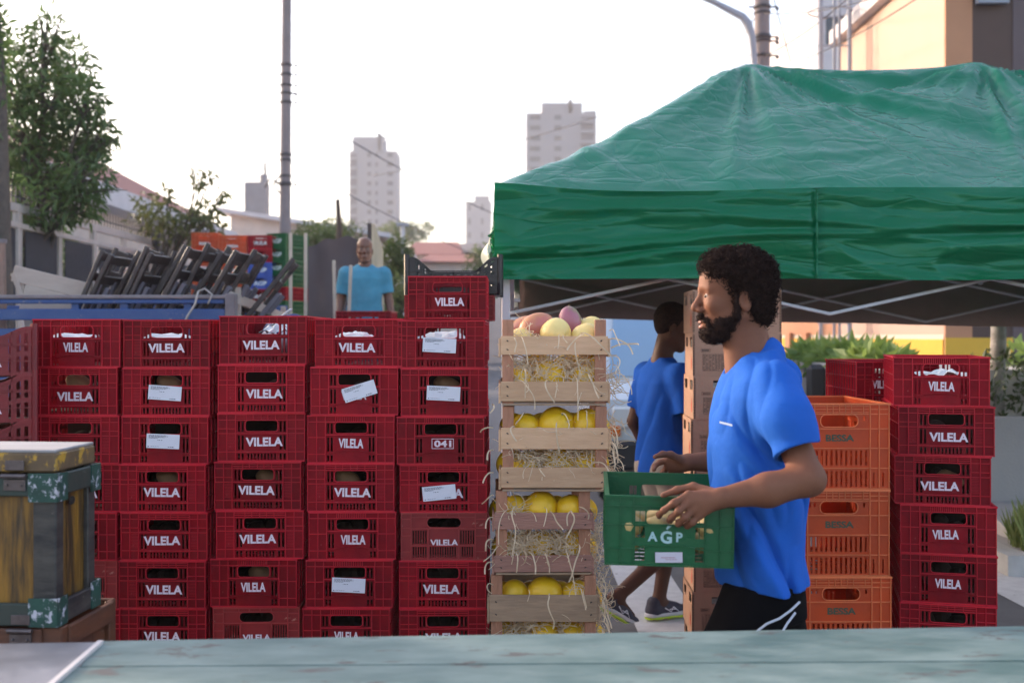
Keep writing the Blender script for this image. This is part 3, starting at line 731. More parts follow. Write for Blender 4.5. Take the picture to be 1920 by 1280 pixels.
# ------------------------------------------------------------------ orange stack
gp=green_paint(); YO=4.25; so_=F/YO
xo=((1489+1669)/2-960)/so_; zo=CZ-(756-YH)/so_; HO=.3285
for i in range(4):
    z=zo-(i+1)*HO
    if z<-.15: break
    crate('T',orange(),(xo+.004*i,YO+.278,max(z,0)),rz=R([.6,-.5,.3,0][i]),H=HO if z>=0 else HO+z,light_blocked=False,text=('BESSA',.026,.108,-.010,HO*.60,gp,0),
          label=f'tall orange crate lettered BESSA, {ORD[i]} of its stack',group='orange BESSA crates')
# second orange stack behind, with one red crate on it
for i in range(4):
    crate('T',orange(),(1.665,4.87+.278,1.303-(i+1)*.3257),rz=R([.5,-.4,.3,0][i]),H=.3257,label='tall orange crate hidden in the row behind the orange BESSA stack',group='orange crates in the row behind')
crate('A',red(),(1.70,4.905+.278,1.3035),rz=R(-2),H=.186,W=.36,text=('VILELA',.036,.10,-.06,.085,wp,0),label='red crate on the row behind, half hidden by the far right red stack')
# ------------------------------------------------------------------ wooden chest boxes (left)
yel=mat('ochre_painted_board',(.27,.125,.014),rough=.5,var=.95,vscale=4,vcol=(.030,.018,.010),stretch=(7,7,.7),bump=.5,bscale=14,bdist=.005,wear=(.10,.06,.03),wearscale=6,wearamt=.62,ramp=(.40,.62))
dk=mat('blackened_batten',(.022,.020,.021),rough=.55,var=.7,vscale=8,vcol=(.10,.085,.07),stretch=(1,1,3),bump=.5,bscale=20,bdist=.004,wear=(.16,.14,.12),wearscale=15,wearamt=.66)
gb=mat('dark_green_batten',(.018,.040,.034),rough=.5,var=.6,vscale=10,vcol=(.06,.05,.04),bump=.4,bscale=30,bdist=.003,wear=(.18,.2,.18),wearscale=18,wearamt=.66)
chip=mat('chipped_green_corner_plate',(.012,.075,.055),rough=.5,var=.7,vscale=14,vcol=(.008,.025,.022),wear=(.50,.48,.54),wearscale=34,wearamt=.545)
lidw=mat('worn_lid_board',(.34,.33,.34),rough=.6,var=.7,vscale=3,vcol=(.16,.13,.11),stretch=(.6,4,1),bump=.5,bscale=18,bdist=.004)
lide=mat('worn_yellow_brown_edge',(.17,.10,.045),rough=.6,var=.9,vscale=9,vcol=(.07,.045,.03),wear=(.48,.26,.03),wearscale=16,wearamt=.53,bump=.5,bscale=25,bdist=.004)
rustb=mat('red_brown_box_wood',(.15,.050,.022),rough=.6,var=.8,vscale=5,vcol=(.05,.022,.016),stretch=(1,1,4),bump=.5,bscale=16,bdist=.005,wear=(.24,.15,.10),wearscale=12,wearamt=.64)
steel=mat('old_steel_fitting',(.16,.13,.13),rough=.45,metal=.7,var=.6,vscale=30,vcol=(.07,.05,.05))
SB=700.0; DB=3.0
def trunk(name,label,top_px,bot_px,corner_px,body,edge,lidtop,group,lid=True,z_bot=None,plates=True,w=.62,dep=.235,rz=R(-4)):
    zt=CZ-(top_px-YH)/SB; zb=z_bot if z_bot is not None else CZ-(bot_px-YH)/SB; H=zt-zb
    xr=(corner_px-960)/SB
    r=empty(name,(xr-w/2,DB+dep/2,zb),rz,label,'wooden box',group)
    hx,hy=w/2,dep/2; lh=.062 if lid else .0
    # carcass panels
    for nm,bx in(('front_board',(-hx+.03,hx-.03,-hy+.012,-hy+.024)),('back_board',(-hx+.03,hx-.03,hy-.024,hy-.012))):
        mb=MB(); mb.box(bx[0],bx[1],bx[2],bx[3],.02,H-lh-.02); mb.build(nm,body,r)
    for sx in(-1,1):
        mb=MB(); 
        for k in range(3):
            a=-hy+.03+(2*hy-.06)*k/3; b_=-hy+.03+(2*hy-.06)*(k+1)/3-.002
            x0=sx*(hx-.012); mb.box(min(x0,x0-sx*.012),max(x0,x0-sx*.012),a,b_,.02,H-lh-.02)
        mb.build('side_board',body,r)
    bw=.062
    for sx in(-1,1):
        for sy in(-1,1):
            mb=MB(); mb.cbox((sx*(hx-bw/2+.001),sy*(hy-.006),(H-lh)/2),(bw,.016,H-lh),bev=.003); mb.cbox((sx*(hx-.006),sy*(hy-bw*.36),(H-lh)/2),(.016,bw*.72,H-lh-.002),bev=.003)
            mb.build('corner_batten',dk if plates else rustb,r)
    for z,m_,hgt in((H-lh-.032,gb if plates else rustb,.058),(.034,gb if plates else rustb,.06)):
        for sy in(-1,1):
            mb=MB(); mb.cbox((0,sy*(hy+.003),z),(w-.10,.015,hgt),bev=.003); mb.build('batten',m_,r)
        for sx in(-1,1):
            mb=MB(); mb.cbox((sx*(hx+.003),0,z+.001),(.015,dep-.06,hgt),bev=.003); mb.build('batten',m_ if z>.1 or not plates else dk,r)
    if plates:
        for sx in(-1,1):
            for sy in(-1,1):
                for z in(H-lh-.037,.041):
                    mb=MB(); mb.box(min(sx*(hx+.0125),sx*(hx-.068)),max(sx*(hx+.0125),sx*(hx-.068)),min(sy*(hy+.0135),sy*(hy+.009)),max(sy*(hy+.0135),sy*(hy+.009)),z-.038,z+.038)
                    mb.box(min(sx*(hx+.0135),sx*(hx+.0095)),max(sx*(hx+.0135),sx*(hx+.0095)),min(sy*(hy+.0135),sy*(hy-.045)),max(sy*(hy+.0135),sy*(hy-.045)),z-.0378,z+.0378)
                    mb.build('corner_plate',chip,r)
    if lid:
        mb=MB(); mb.cbox((0,0,H-.034),(w+.004,dep+.004,.052),bev=.005); l=mb.build('lid',edge,r)
        mb=MB(); mb.cbox((0,0,H-.004),(w-.002,dep-.002,.008),bev=.002); mb.build('lid_top',lidtop,l)
    lx=-hx+.53 if not lid else hx-.105
    lx=hx-.105
    mb=MB(); zc=H-lh-.006; yy=-hy-.013
    mb.cbox((lx,yy,zc+.028),(.052,.005,.026),bev=.001); mb.tube([(lx-.034,yy-.006,zc),(lx+.034,yy-.006,zc)],.0065,8); mb.cbox((lx,yy,zc-.024),(.06,.005,.03),bev=.001)
    for dx in(-.02,.02):
        mb.sphere((lx+dx,yy-.004,zc-.024),.004,8,5)
    mb.build('latch',steel,r)
    if lid:
        mb=MB(); mb.sphere((hx+.0005,-hy+.095,H-lh-.085),(.002,.018,.012),14,6); mb.build('grip_hole',mat('dark_hole',(.008,.006,.006),rough=.9),r)
    return r
zb=CZ-(1172-YH)/SB
trunk('wooden_chest','ochre wooden chest with black battens and chipped green corners at the left edge',842,1172,116,yel,lide,lidw,None,z_bot=zb)
trunk('wooden_chest','red-brown wooden box under the ochre trunk',1172,0,130,rustb,rustb,rustb,None,lid=False,z_bot=CZ-(1172-YH)/SB-.40,plates=False,w=.66,dep=.34)
trunk('wooden_chest','lowest wooden box hidden behind the table, under the red-brown one',1172,0,130,rustb,rustb,rustb,None,lid=False,z_bot=0,plates=False,w=.66,dep=.34).scale=(1,1,1)
o=[q for q in bpy.data.objects if q.name.startswith('wooden_chest') and q.parent is None][-1]
o.scale=(1,1,(zb-.40)/zb)

# ------------------------------------------------------------------ melon crates
pine=mat('pine_slat',(.68,.41,.24),rough=.75,var=.6,vscale=6,vcol=(.48,.25,.13),stretch=(1,6,6),bump=.4,bscale=30,bdist=.003,rand=.12,wear=(.24,.12,.07),wearscale=7,wearamt=.68)
pined=mat('aged_pine_slat',(.42,.27,.17),rough=.8,var=.8,vscale=6,vcol=(.22,.14,.09),stretch=(1,6,6),bump=.5,bscale=26,bdist=.004,rand=.1)
post=mat('pine_corner_post',(.50,.22,.13),rough=.8,var=.6,vscale=7,vcol=(.24,.105,.06),stretch=(5,5,1),bump=.4,bscale=30,rand=.1)
nail=mat('rusty_nail',(.05,.035,.03),rough=.7)
mel=mat('yellow_melon_skin',(.90,.52,.015),rough=.38,var=.5,vscale=9,vcol=(.72,.40,.02),bump=.35,bscale=38,bdist=.006,sss=.0)
mels=mat('pale_melon_skin',(.92,.66,.24),rough=.45,var=.4,vscale=9,vcol=(.68,.46,.13),bump=.3,bscale=38,bdist=.005)
stem=mat('dry_stem',(.25,.20,.10),rough=.8)
strawm=mat('wood_wool',(.80,.63,.44),rough=.7,var=.5,vscale=30,vcol=(.55,.37,.21),trans=.25)
YM=4.20; SM=F/YM
def mel_crate(label,x0,x1,top,bot,slats,m,matsl,bd=.42,dx=0):
    """px extents; slats=[(top,bottom)...]"""
    zt=CZ-(top-YH)/SM; zb_=CZ-(bot-YH)/SM; H=zt-zb_; W=(x1-x0)/SM; D=.40
    r=empty('melon_crate',(((x0+x1)/2-960)/SM,YM+D/2,zb_),R(dx),label,'wooden crate','wooden melon crates in one stack')
    hx,hy=W/2,D/2; pw=.042
    for sx in(-1,1):
        for sy in(-1,1):
            mb=MB(); mb.cbox((sx*(hx-.006-pw/2),sy*(hy-.010-.014),H/2),(pw,.028,H),bev=.0015); mb.build('corner_post',post,r)
    for (a,b) in slats:
        za,zb2=CZ-(a-YH)/SM-zb_,CZ-(b-YH)/SM-zb_
        for sy in(-1,1):
            mb=MB(); mb.cbox((0,sy*(hy-.004),(za+zb2)/2),(W,.008,za-zb2),bev=.0012)
            s=mb.build('slat',matsl,r)
            if sy<0:
                mb=MB()
                for sx in(-1,1):
                    for q in(.25,.72): mb.tube([(sx*(hx-.028),-hy-.0015,zb2+(za-zb2)*q),(sx*(hx-.028)+.006*sx,-hy-.0018,zb2+(za-zb2)*q+.004)],.0022,6)
                mb.build('nail',nail,s)
        for sx in(-1,1):
            mb=MB(); mb.cbox((sx*(hx+.0045),0,(za+zb2)/2-.008),(.008,D-.004,za-zb2),bev=.0012); mb.build('slat',matsl,r)
    for k in range(5):
        mb=MB(); y=-hy+.045+k*(D-.09)/4; mb.cbox((0,y,.006+.0002*k),(W-.004,.062,.008),bev=.001); mb.build('floor_slat',pined,r)
    mb=MB(); mb.cbox((0,-hy+.012,-.003),(W-.01,.02,.007),bev=.001); mb.build('floor_slat',pined,r)
    return r,W,D,H
def melon(px,py,d,r,m,label,sq=(1.0,1.0,.93),rot=0,st=True,tilt=0.3,group='yellow melons in the wooden crates'):
    c=P(px,py,d); e=empty('melon',c,rot,label,'melon',group); e.rotation_euler=(tilt,.2,rot)
    mb=MB(); mb.sphere((0,0,0),(r*sq[0],r*sq[1],r*sq[2]),28,18,fn=lambda p:1+.018*math.sin(4*math.atan2(p.y,p.x))-.03*max(0,p.z)**8); mb.build('rind',m,e,smooth=True)
    if st: mb=MB(); mb.tube([(0,0,r*sq[2]*.95),(.002,0,r*sq[2]*.985)],[.007,.005],8); mb.build('stem_scar',stem,e,smooth=True)
    return e
rs=np.random.RandomState(3)
def straw(label,boxes,fringe,seed):
    """curled wood-wool ribbons; boxes: (x0,x1,y0,y1 px, d0,d1)"""
    rs=np.random.RandomState(seed); vs=[]; fs=[]
    def ribbon(p,dirs,L,w,grav,curl,seg=9):
        p=np.array(p,float); t=np.array(dirs,float); t/=np.linalg.norm(t)+1e-9; o=len(vs)
        ax=rs.randn(3); ax/=np.linalg.norm(ax)
        for i in range(seg+1):
            side=np.cross(t,[0,1,.2]); side/=np.linalg.norm(side)+1e-9
            vs.append(p-side*w/2); vs.append(p+side*w/2)
            t=t+np.cross(ax,t)*curl+np.array([0,0,-grav]); t/=np.linalg.norm(t); p=p+t*L/seg
            if rs.rand()<.25: ax=rs.randn(3); ax/=np.linalg.norm(ax)
        for i in range(seg): fs.append((o+2*i,o+2*i+1,o+2*i+3,o+2*i+2))
    for (x0,x1,y0,y1,d0,d1,k) in boxes:
        for _ in range(k):
            q=P(x0+(x1-x0)*rs.rand(),y0+(y1-y0)*rs.rand(),d0+(d1-d0)*rs.rand())
            ribbon(q,[rs.randn(),rs.randn()*.3,rs.randn()*.6],rs.uniform(.04,.11),rs.uniform(.0016,.0036),.02,rs.uniform(.1,.5))
    for (x,y,d,L,dx,gr) in fringe:
        ribbon(P(x,y,d),[dx,-.9,.6],L,rs.uniform(.0034,.0060),gr,rs.uniform(.1,.35),14)
    return vs,fs
def straw_obj(label,*a):
    vs,fs=straw(label,*a); o=npmesh('wood_wool',vs,fs,strawm,None,False); tag(o,label,'straw',None,'stuff')
dF=YM-.006
mel_crate('top pinewood crate of mangoes and pale melons',938,1139,599,757,[(630,665),(715,752)],None,pine,dx=.6)
mel_crate('second pinewood crate of yellow melons under the mango crate',940,1142,762,918,[(802,842),(876,914)],None,pine,dx=-.5)
mel_crate('third wooden crate of melons, shifted left with purplish slats',925,1108,921,1074,[(961,992),(1041,1072)],None,mat('purplish_pine_slat',(.42,.20,.145),rough=.75,var=.6,vscale=6,vcol=(.22,.10,.08),stretch=(1,6,6),bump=.4,bscale=30,rand=.08),dx=1.2)
mel_crate('fourth wooden crate of melons with grey-brown slats, just above the table',919,1122,1079,1240,[(1115,1165),(1198,1236)],None,pined,dx=-.8)
zz=CZ-(1241-YH)/SM
r_,_,_,_=mel_crate('lowest wooden crate of the melon stack, behind the table',921,1124,1242,1425,[(1290,1330),(1380,1420)],None,pined,dx=.4)
# top crate fruit
man=mat('mango_skin',(.62,.30,.09),rough=.35,var=.9,vscale=5,vcol=(.52,.14,.13),rand=.05,ramp=(.35,.6))
man2=mat('purple_green_mango_skin',(.20,.26,.06),rough=.35,var=1.0,vscale=4.5,vcol=(.38,.13,.17),ramp=(.40,.55))
def mango(px,py,d,r,m,label,rot):
    e=empty('mango',P(px,py,d),0,label,'mango'); e.rotation_euler=rot
    mb=MB(); mb.sphere((0,0,0),(r*1.38,r*.92,r),26,18,fn=lambda p:1+.07*p.x*max(0,p.z)); mb.build('skin',m,e,smooth=True)
    mb=MB(); mb.tube([(-r*1.36,0,.1*r),(-r*1.45,0,.12*r)],.004,7); mb.build('stalk',stem,e); return e
mango(1006,612,4.33,.052,man,'orange and pink mango lying at the left of the top crate',(0,R(-14),R(8)))
mango(985,616,4.42,.050,man,'pink mango half hidden behind the orange one in the top crate',(0,R(-10),R(-20)))
mango(1069,604,4.40,.047,man2,'upright purple and green mango in the top crate',(0,R(82),R(20)))
for px,py,d,r,l in((1042,626,4.29,.062,'round pale melon in front of the mangoes in the top crate'),(1100,634,4.30,.062,'pale melon at the right of the top crate, low against the post'),(1107,620,4.42,.060,'pale melon at the back right of the top crate'),(975,640,4.30,.055,'pale melon low at the left of the top crate, under straw')):
    melon(px,py,d,r,mels,l,tilt=R(80) if px==1042 else .5,rot=px*.1,group=None)
G='yellow melons in the wooden crates'
ML=[(1032,706,4.29,.062,'melon between the slats of the mango crate, centre'),(976,717,4.29,.058,'melon between the slats of the mango crate, left'),(1094,716,4.29,.060,'melon between the slats of the mango crate, lower right'),(1103,682,4.36,.058,'melon between the slats of the mango crate, upper right'),
(986,800,4.29,.052,'melon at the upper left of the second crate'),(1044,797,4.29,.068,'largest melon at the upper centre of the second crate'),(1101,797,4.29,.060,'melon at the upper right of the second crate'),
(1049,872,4.30,.060,'melon peeping over the lower slat of the second crate, centre'),(1100,874,4.30,.058,'melon peeping over the lower slat of the second crate, right'),(985,876,4.32,.055,'melon under the straw at the lower left of the second crate'),
(968,955,4.29,.052,'melon partly hidden by the left post of the third crate'),(1014,953,4.28,.064,'big melon at the top centre of the third crate'),(1071,955,4.28,.058,'melon at the top right of the third crate'),
(1015,1024,4.30,.056,'melon in the straw at the lower centre of the third crate'),(1073,1024,4.30,.056,'melon in the straw at the lower right of the third crate'),
(965,1113,4.28,.052,'melon with its stem scar showing at the left of the fourth crate'),(1022,1112,4.28,.066,'wide melon in the middle of the fourth crate'),(1080,1115,4.28,.056,'orange-tinged melon at the right of the fourth crate'),
(1020,1193,4.28,.058,'melon just above the table edge in the fourth crate, left of centre'),(1075,1195,4.28,.056,'melon just above the table edge in the fourth crate, right')]
for py,xs in((712,(985,1040,1090)),(690,(1010,1065)),(803,(965,1015,1072,1115)),(870,(960,1015,1075,1112)),(958,(945,990,1042,1090)),(1026,(950,990,1045,1092)),(1118,(945,995,1050,1100)),(1190,(950,990,1050,1105))):
    for px in xs: ML.append((px,py,4.43 if px%2 else 4.40,.058,'yellow melon in the back row of the wooden crates, mostly hidden'))
for i,(px,py,d,r,l) in enumerate(ML): melon(px,py,d,r*1.08,mel,l,rot=i*1.3,tilt=.3+(i%4)*.5)
rs=np.random.RandomState(8)
fr=lambda xs:[(x,y,dF-.012,L,dx,g) for (x,y,L,dx,g) in xs]
straw_obj('wood wool packing in the top crate',[(962,1120,668,705,4.215,4.36,420),(960,1010,622,634,4.2,4.3,26),(965,1120,700,716,4.205,4.23,70),(1128,1150,690,740,4.22,4.5,60)],fr([(975,631,.13,.2,.35),(965,633,.07,-.3,.3),(1050,628,.08,-.4,.3),(1055,628,.05,.3,.3),(1088,626,.16,.2,.4),(1095,628,.10,-.4,.3),(1030,715,.13,-.5,.3),(1040,716,.07,.6,.25),(1075,706,.20,.4,.35),(1080,640,.15,-.1,.4),(970,712,.16,.4,.35),(1100,700,.12,.6,.4),(985,690,.15,-.3,.4)]+[(1142+k*2,620+k*16,.12,.9,.12+.04*k) for k in range(6)]),1)
straw_obj('wood wool packing in the second crate',[(965,1120,842,866,4.215,4.36,380),(965,1110,862,880,4.205,4.24,50),(1130,1152,780,900,4.22,4.5,110),(965,1100,800,806,4.2,4.24,14)],fr([(1045,790,.14,-.1,.4),(1052,775,.08,.5,.3),(965,800,.08,-.6,.3),(1010,878,.05,.2,.3),(1098,770,.10,.6,.3),(985,775,.08,-.4,.2),(1110,870,.10,.5,.35)]+[(1143,800+k*14,.10,.8,.3) for k in range(8)]),2)
straw_obj('wood wool packing in the third crate',[(948,1090,998,1026,4.215,4.36,400),(945,1085,1018,1040,4.19,4.24,120),(1100,1128,960,1060,4.22,4.4,130),(950,975,948,966,4.19,4.24,30)],fr([(968,948,.10,-.5,.3),(955,955,.16,-.6,.25),(960,960,.20,-.2,.35),(1020,952,.10,.5,.25),(1030,958,.10,.6,.3),(1072,958,.07,-.5,.3),(1068,955,.13,.2,.4),(1085,950,.08,.4,.3),(975,1030,.13,-.5,.3),(1020,1035,.09,.1,.4),(1060,1030,.20,.3,.4),(1085,1020,.16,.1,.5),(950,1032,.15,-.8,.25),(990,1035,.10,.6,.3)]),3)
straw_obj('wood wool packing in the fourth crate',[(950,1105,1168,1196,4.215,4.36,340),(1105,1140,1060,1190,4.22,4.4,120),(1095,1110,1105,1120,4.2,4.25,14)],fr([(1030,1112,.15,.1,.45),(1085,1100,.10,.4,.3),(1092,1104,.09,.5,.3),(990,1105,.05,.6,.3)]+[(1125,1080+k*14,.10,.7,.35) for k in range(8)]+[(925,760+k*42,.07,-.7,.2) for k in range(9)]),4)

# pieces of white paper and fruit showing in the handles of the top crates
pap=mat('white_wrapping_paper',(.74,.73,.70),rough=.6,var=.3,vscale=12,vcol=(.6,.6,.55))
def paper_sheet(px,py,d,w,h,label,seed,m=None,cat='paper'):
    rs=np.random.RandomState(seed); n=8; c=P(px,py,d); vs=[];fs=[]
    for i in range(n+1):
        for j in range(n+1):
            u,v=i/n-.5,j/n-.5; vs.append((c[0]+u*w,c[1]+v*w*1.1+.02*rs.randn()*.4,c[2]+.5*h*math.cos(u*3)*math.cos(v*3)+.006*rs.randn()-.3*h))
    for i in range(n):
        for j in range(n): a=i*(n+1)+j; fs.append((a,a+n+1,a+n+2,a+1))
    o=npmesh('wrapping_paper',vs,fs,m or pap,None,False); tag(o,label,cat,None)
paper_sheet(138,630,4.50,.20,.030,'crumpled pale paper showing in the handle of the first top crate',1)
paper_sheet(316,630,4.50,.22,.035,'crumpled pale paper in the handle of the second top crate',2)
paper_sheet(664,627,4.46,.18,.055,'white paper heaped in the handle of the fourth top crate',4)
paper_sheet(830,628,4.44,.20,.060,'white paper sheet filling the handle beside the melon boxes',5)
paper_sheet(1768,697,4.50,.20,.035,'pale paper in the top crate at the far right',6)
# folded bag on the middle stack
bagw=mat('white_plastic_bag',(.70,.70,.74),rough=.3,var=.2,vscale=8); bagb=mat('navy_cloth',(.02,.03,.13),rough=.8,var=.4,vscale=20)
e=empty('duffel_bag',P(548,630,4.75),0,'navy and white bag lying behind the rim of the middle red stack','bag')
mb=MB(); mb.sphere((0,0,0),(.125,.11,.085),24,16,fn=lambda p:1+.07*math.sin(9*p.x+5*p.y)); mb.build('body',bagw,e,smooth=True)
mb=MB(); mb.sphere((-.005,0,.012),(.115,.10,.082),20,12,fn=lambda p:1+.05*math.sin(12*p.x)); mb.build('cover',bagb,e,smooth=True)
mb=MB(); mb.tube([(-.05+.10*math.sin(a)*.5,-.02,.075+.04*math.sin(a)) for a in np.linspace(0,math.pi,9)],.006,7); mb.build('strap',bagw,e,smooth=True)
paper_sheet(520,612,4.5,.12,.08,'grey-white wrapped goods in the handle of the middle top crate',9,m=mat('grey_plastic_wrap',(.5,.52,.53),rough=.25))
# brown root vegetables in a few crates (dim shapes behind the handles)
pot=mat('brown_tuber_skin',(.33,.17,.08),rough=.8,var=.6,vscale=14,vcol=(.20,.09,.05),bump=.3,bscale=40)
def tuber(px,py,d,r,label,group=None,m=None,ang=.4):
    e=MB(); e.sphere((0,0,0),(r*1.35,r*.95,r*.85),18,12,rot=Matrix.Rotation(ang,3,'Y'),fn=lambda p:1+.06*math.sin(5*p.x+3*p.z+px)); o=e.build('potato',m or pot,None,smooth=True,loc=P(px,py,d)); tag(o,label,'potato',group)
for (px,py,l) in((150,714,'dim brown tuber in the second handle of the stack behind the trunk'),(318,715,'dim tuber in the second handle of the sticker stack'),(505,891,'dim tuber in the fourth handle of the middle stack'),(492,1070,'brown tuber in the sixth handle of the middle stack'),(650,892,'pale tuber in the fourth handle of the stack left of the capped one'),(320,892,'dim tuber in the fourth handle of the sticker stack'),(838,716,'dim tuber in the second handle beside the melon boxes'),(1780,893,'dim tuber in the third handle at the far right'),(1768,1000,'dim tuber in the fourth handle at the far right')):
    tuber(px,py+6,4.42,.042,l)

# ------------------------------------------------------------------ cardboard stack
card=mat('corrugated_cardboard',(.42,.235,.155),rough=.85,var=.35,vscale=4,vcol=(.25,.145,.10),bump=.2,bscale=60,rand=.06)
cedge=mat('torn_cardboard_edge',(.16,.09,.06),rough=.9,var=.5,vscale=60)
cink=mat('black_box_print',(.035,.025,.025),rough=.8); cred=mat('red_fruit_print',(.50,.07,.035),rough=.7)
cwrap=mat('clear_wrap_over_fruit',(.5,.5,.48),rough=.2,var=.7,vscale=20,vcol=(.12,.12,.1))
YC=5.15; SCc=F/YC
ptxt={}
def ptext(s,h,w):
    return text_data(s,h,w,cink,off=.01)
for i in range(9):
    H=.199; zt=CZ-(543-YH)/SCc-i*H; W=.405; D=.36
    x=((1299+1470)/2-960)/SCc+[.0,.004,.002,-.006,.004,0,.003,-.003,.002][i]
    e=empty('cardboard_box',(x,YC+D/2,max(0,zt-H)),R([1.5,.5,2,1,2.5,1,2,1.5,1][i]-3.5),
      ['topmost cardboard fruit box behind the man carrying the crate','second cardboard box from the top, with a cut-out window','third cardboard box down, behind the beard of the man','fourth cardboard box down the stack behind the man','fifth cardboard box down the stack behind the man','sixth cardboard box down the stack behind the man','seventh cardboard box, behind the green crate','eighth cardboard box, just above the street','lowest cardboard box standing on the street'][i],'cardboard box','printed cardboard boxes in one stack')
    hx,hy=W/2,D/2; t=.006
    T=lambda u,d,z:(u,d,z)
    mb=MB(); panel(mb,T,-hx,hx,.0,H-.0005,[(-hx+.09,hx-.09,H-.052,H-.02)] if i else [],-hy,-hy+t); mb.build('front_panel',card,e)
    mb=MB(); panel(mb,lambda u,d,z:(-u,-d,z),-hx,hx,.0,H-.0005,[],-hy,-hy+t); mb.build('back_panel',card,e)
    for sx in(-1,1):
        mb=MB(); T2_=(lambda u,d,z:(d,-u,z)) if sx<0 else (lambda u,d,z:(-d,u,z))
        panel(mb,T2_,-hy+t,hy-t,.0,H-.0005,[(-.14,-.05,H-.065,H-.02),(.05,.14,H-.065,H-.02)],-hx+.001,-hx+t); sp=mb.build('side_panel',card,e)
        if sx<0:
            mb=MB(); mb.prism([(.10,.03),(.125,.03),(.13,.07),(.112,.10),(.098,.06)],lambda u,v,t_:(-hx-.0008+t_,-u+.0,v),0,.0005); mb.build('print',cred,sp)
    mb=MB(); mb.box(-hx+t,hx-t,-hy+t,hy-t,.003,.009); mb.build('base',card,e)
    for sx in(-1,1):
        mb=MB()
        for k in range(26): 
            z=.006+k*(H-.012)/26; mb.box(sx*(hx-.004)-.005,sx*(hx-.004)+.005,-hy-.0016,-hy+.003,z,z+.0045)
        mb.build('flap_edge',cedge,e)
    mb=MB(); mb.box(-hx+.02,hx-.02,-hy+.02,hy-.02,.012,H-.03); mb.build('contents',cwrap,e)
    # print: table and words
    mb=MB(); y0,y1=-hy-.0010,-hy-.0006
    ax=-hx+.045
    for k in range(9): mb.box(ax,ax+.17,y0,y1,.025+k*.0095,.0258+k*.0095)
    for k in range(13): mb.box(ax+k*.0142,ax+k*.0142+.0008,y0,y1,.025,.102)
    rr2=random.Random(i)
    for k in range(8):
        for q in range(11):
            if rr2.random()<.8: mb.box(ax+.003+q*.0142,ax+.003+q*.0142+rr2.uniform(.004,.009),y0,y1,.0282+k*.0095,.031+k*.0095)
    mb.box(ax-.008,ax+.034,y0,y1,.126,.1270); mb.box(ax-.008,ax+.034,y0,y1,.112,.1130); mb.box(ax-.008,ax-.007,y0,y1,.112,.127); mb.box(ax+.033,ax+.034,y0,y1,.112,.127)
    for q in range(6): mb.box(ax-.002+q*.0055,ax+.001+q*.0055,y0,y1,.1155,.1235)
    for k in range(7): mb.box(hx-.055,hx-.02-rr2.random()*.015,y0,y1,.03+k*.012,.0325+k*.012)
    mb.build('print',cink,e)
    for s,z in(('PRODUTO',.165),('LEGAL',.148),('PESO',.131)):
        link('lettering',ptext(s,.0085,.042),e,(hx-.040,-hy-.0008,z))

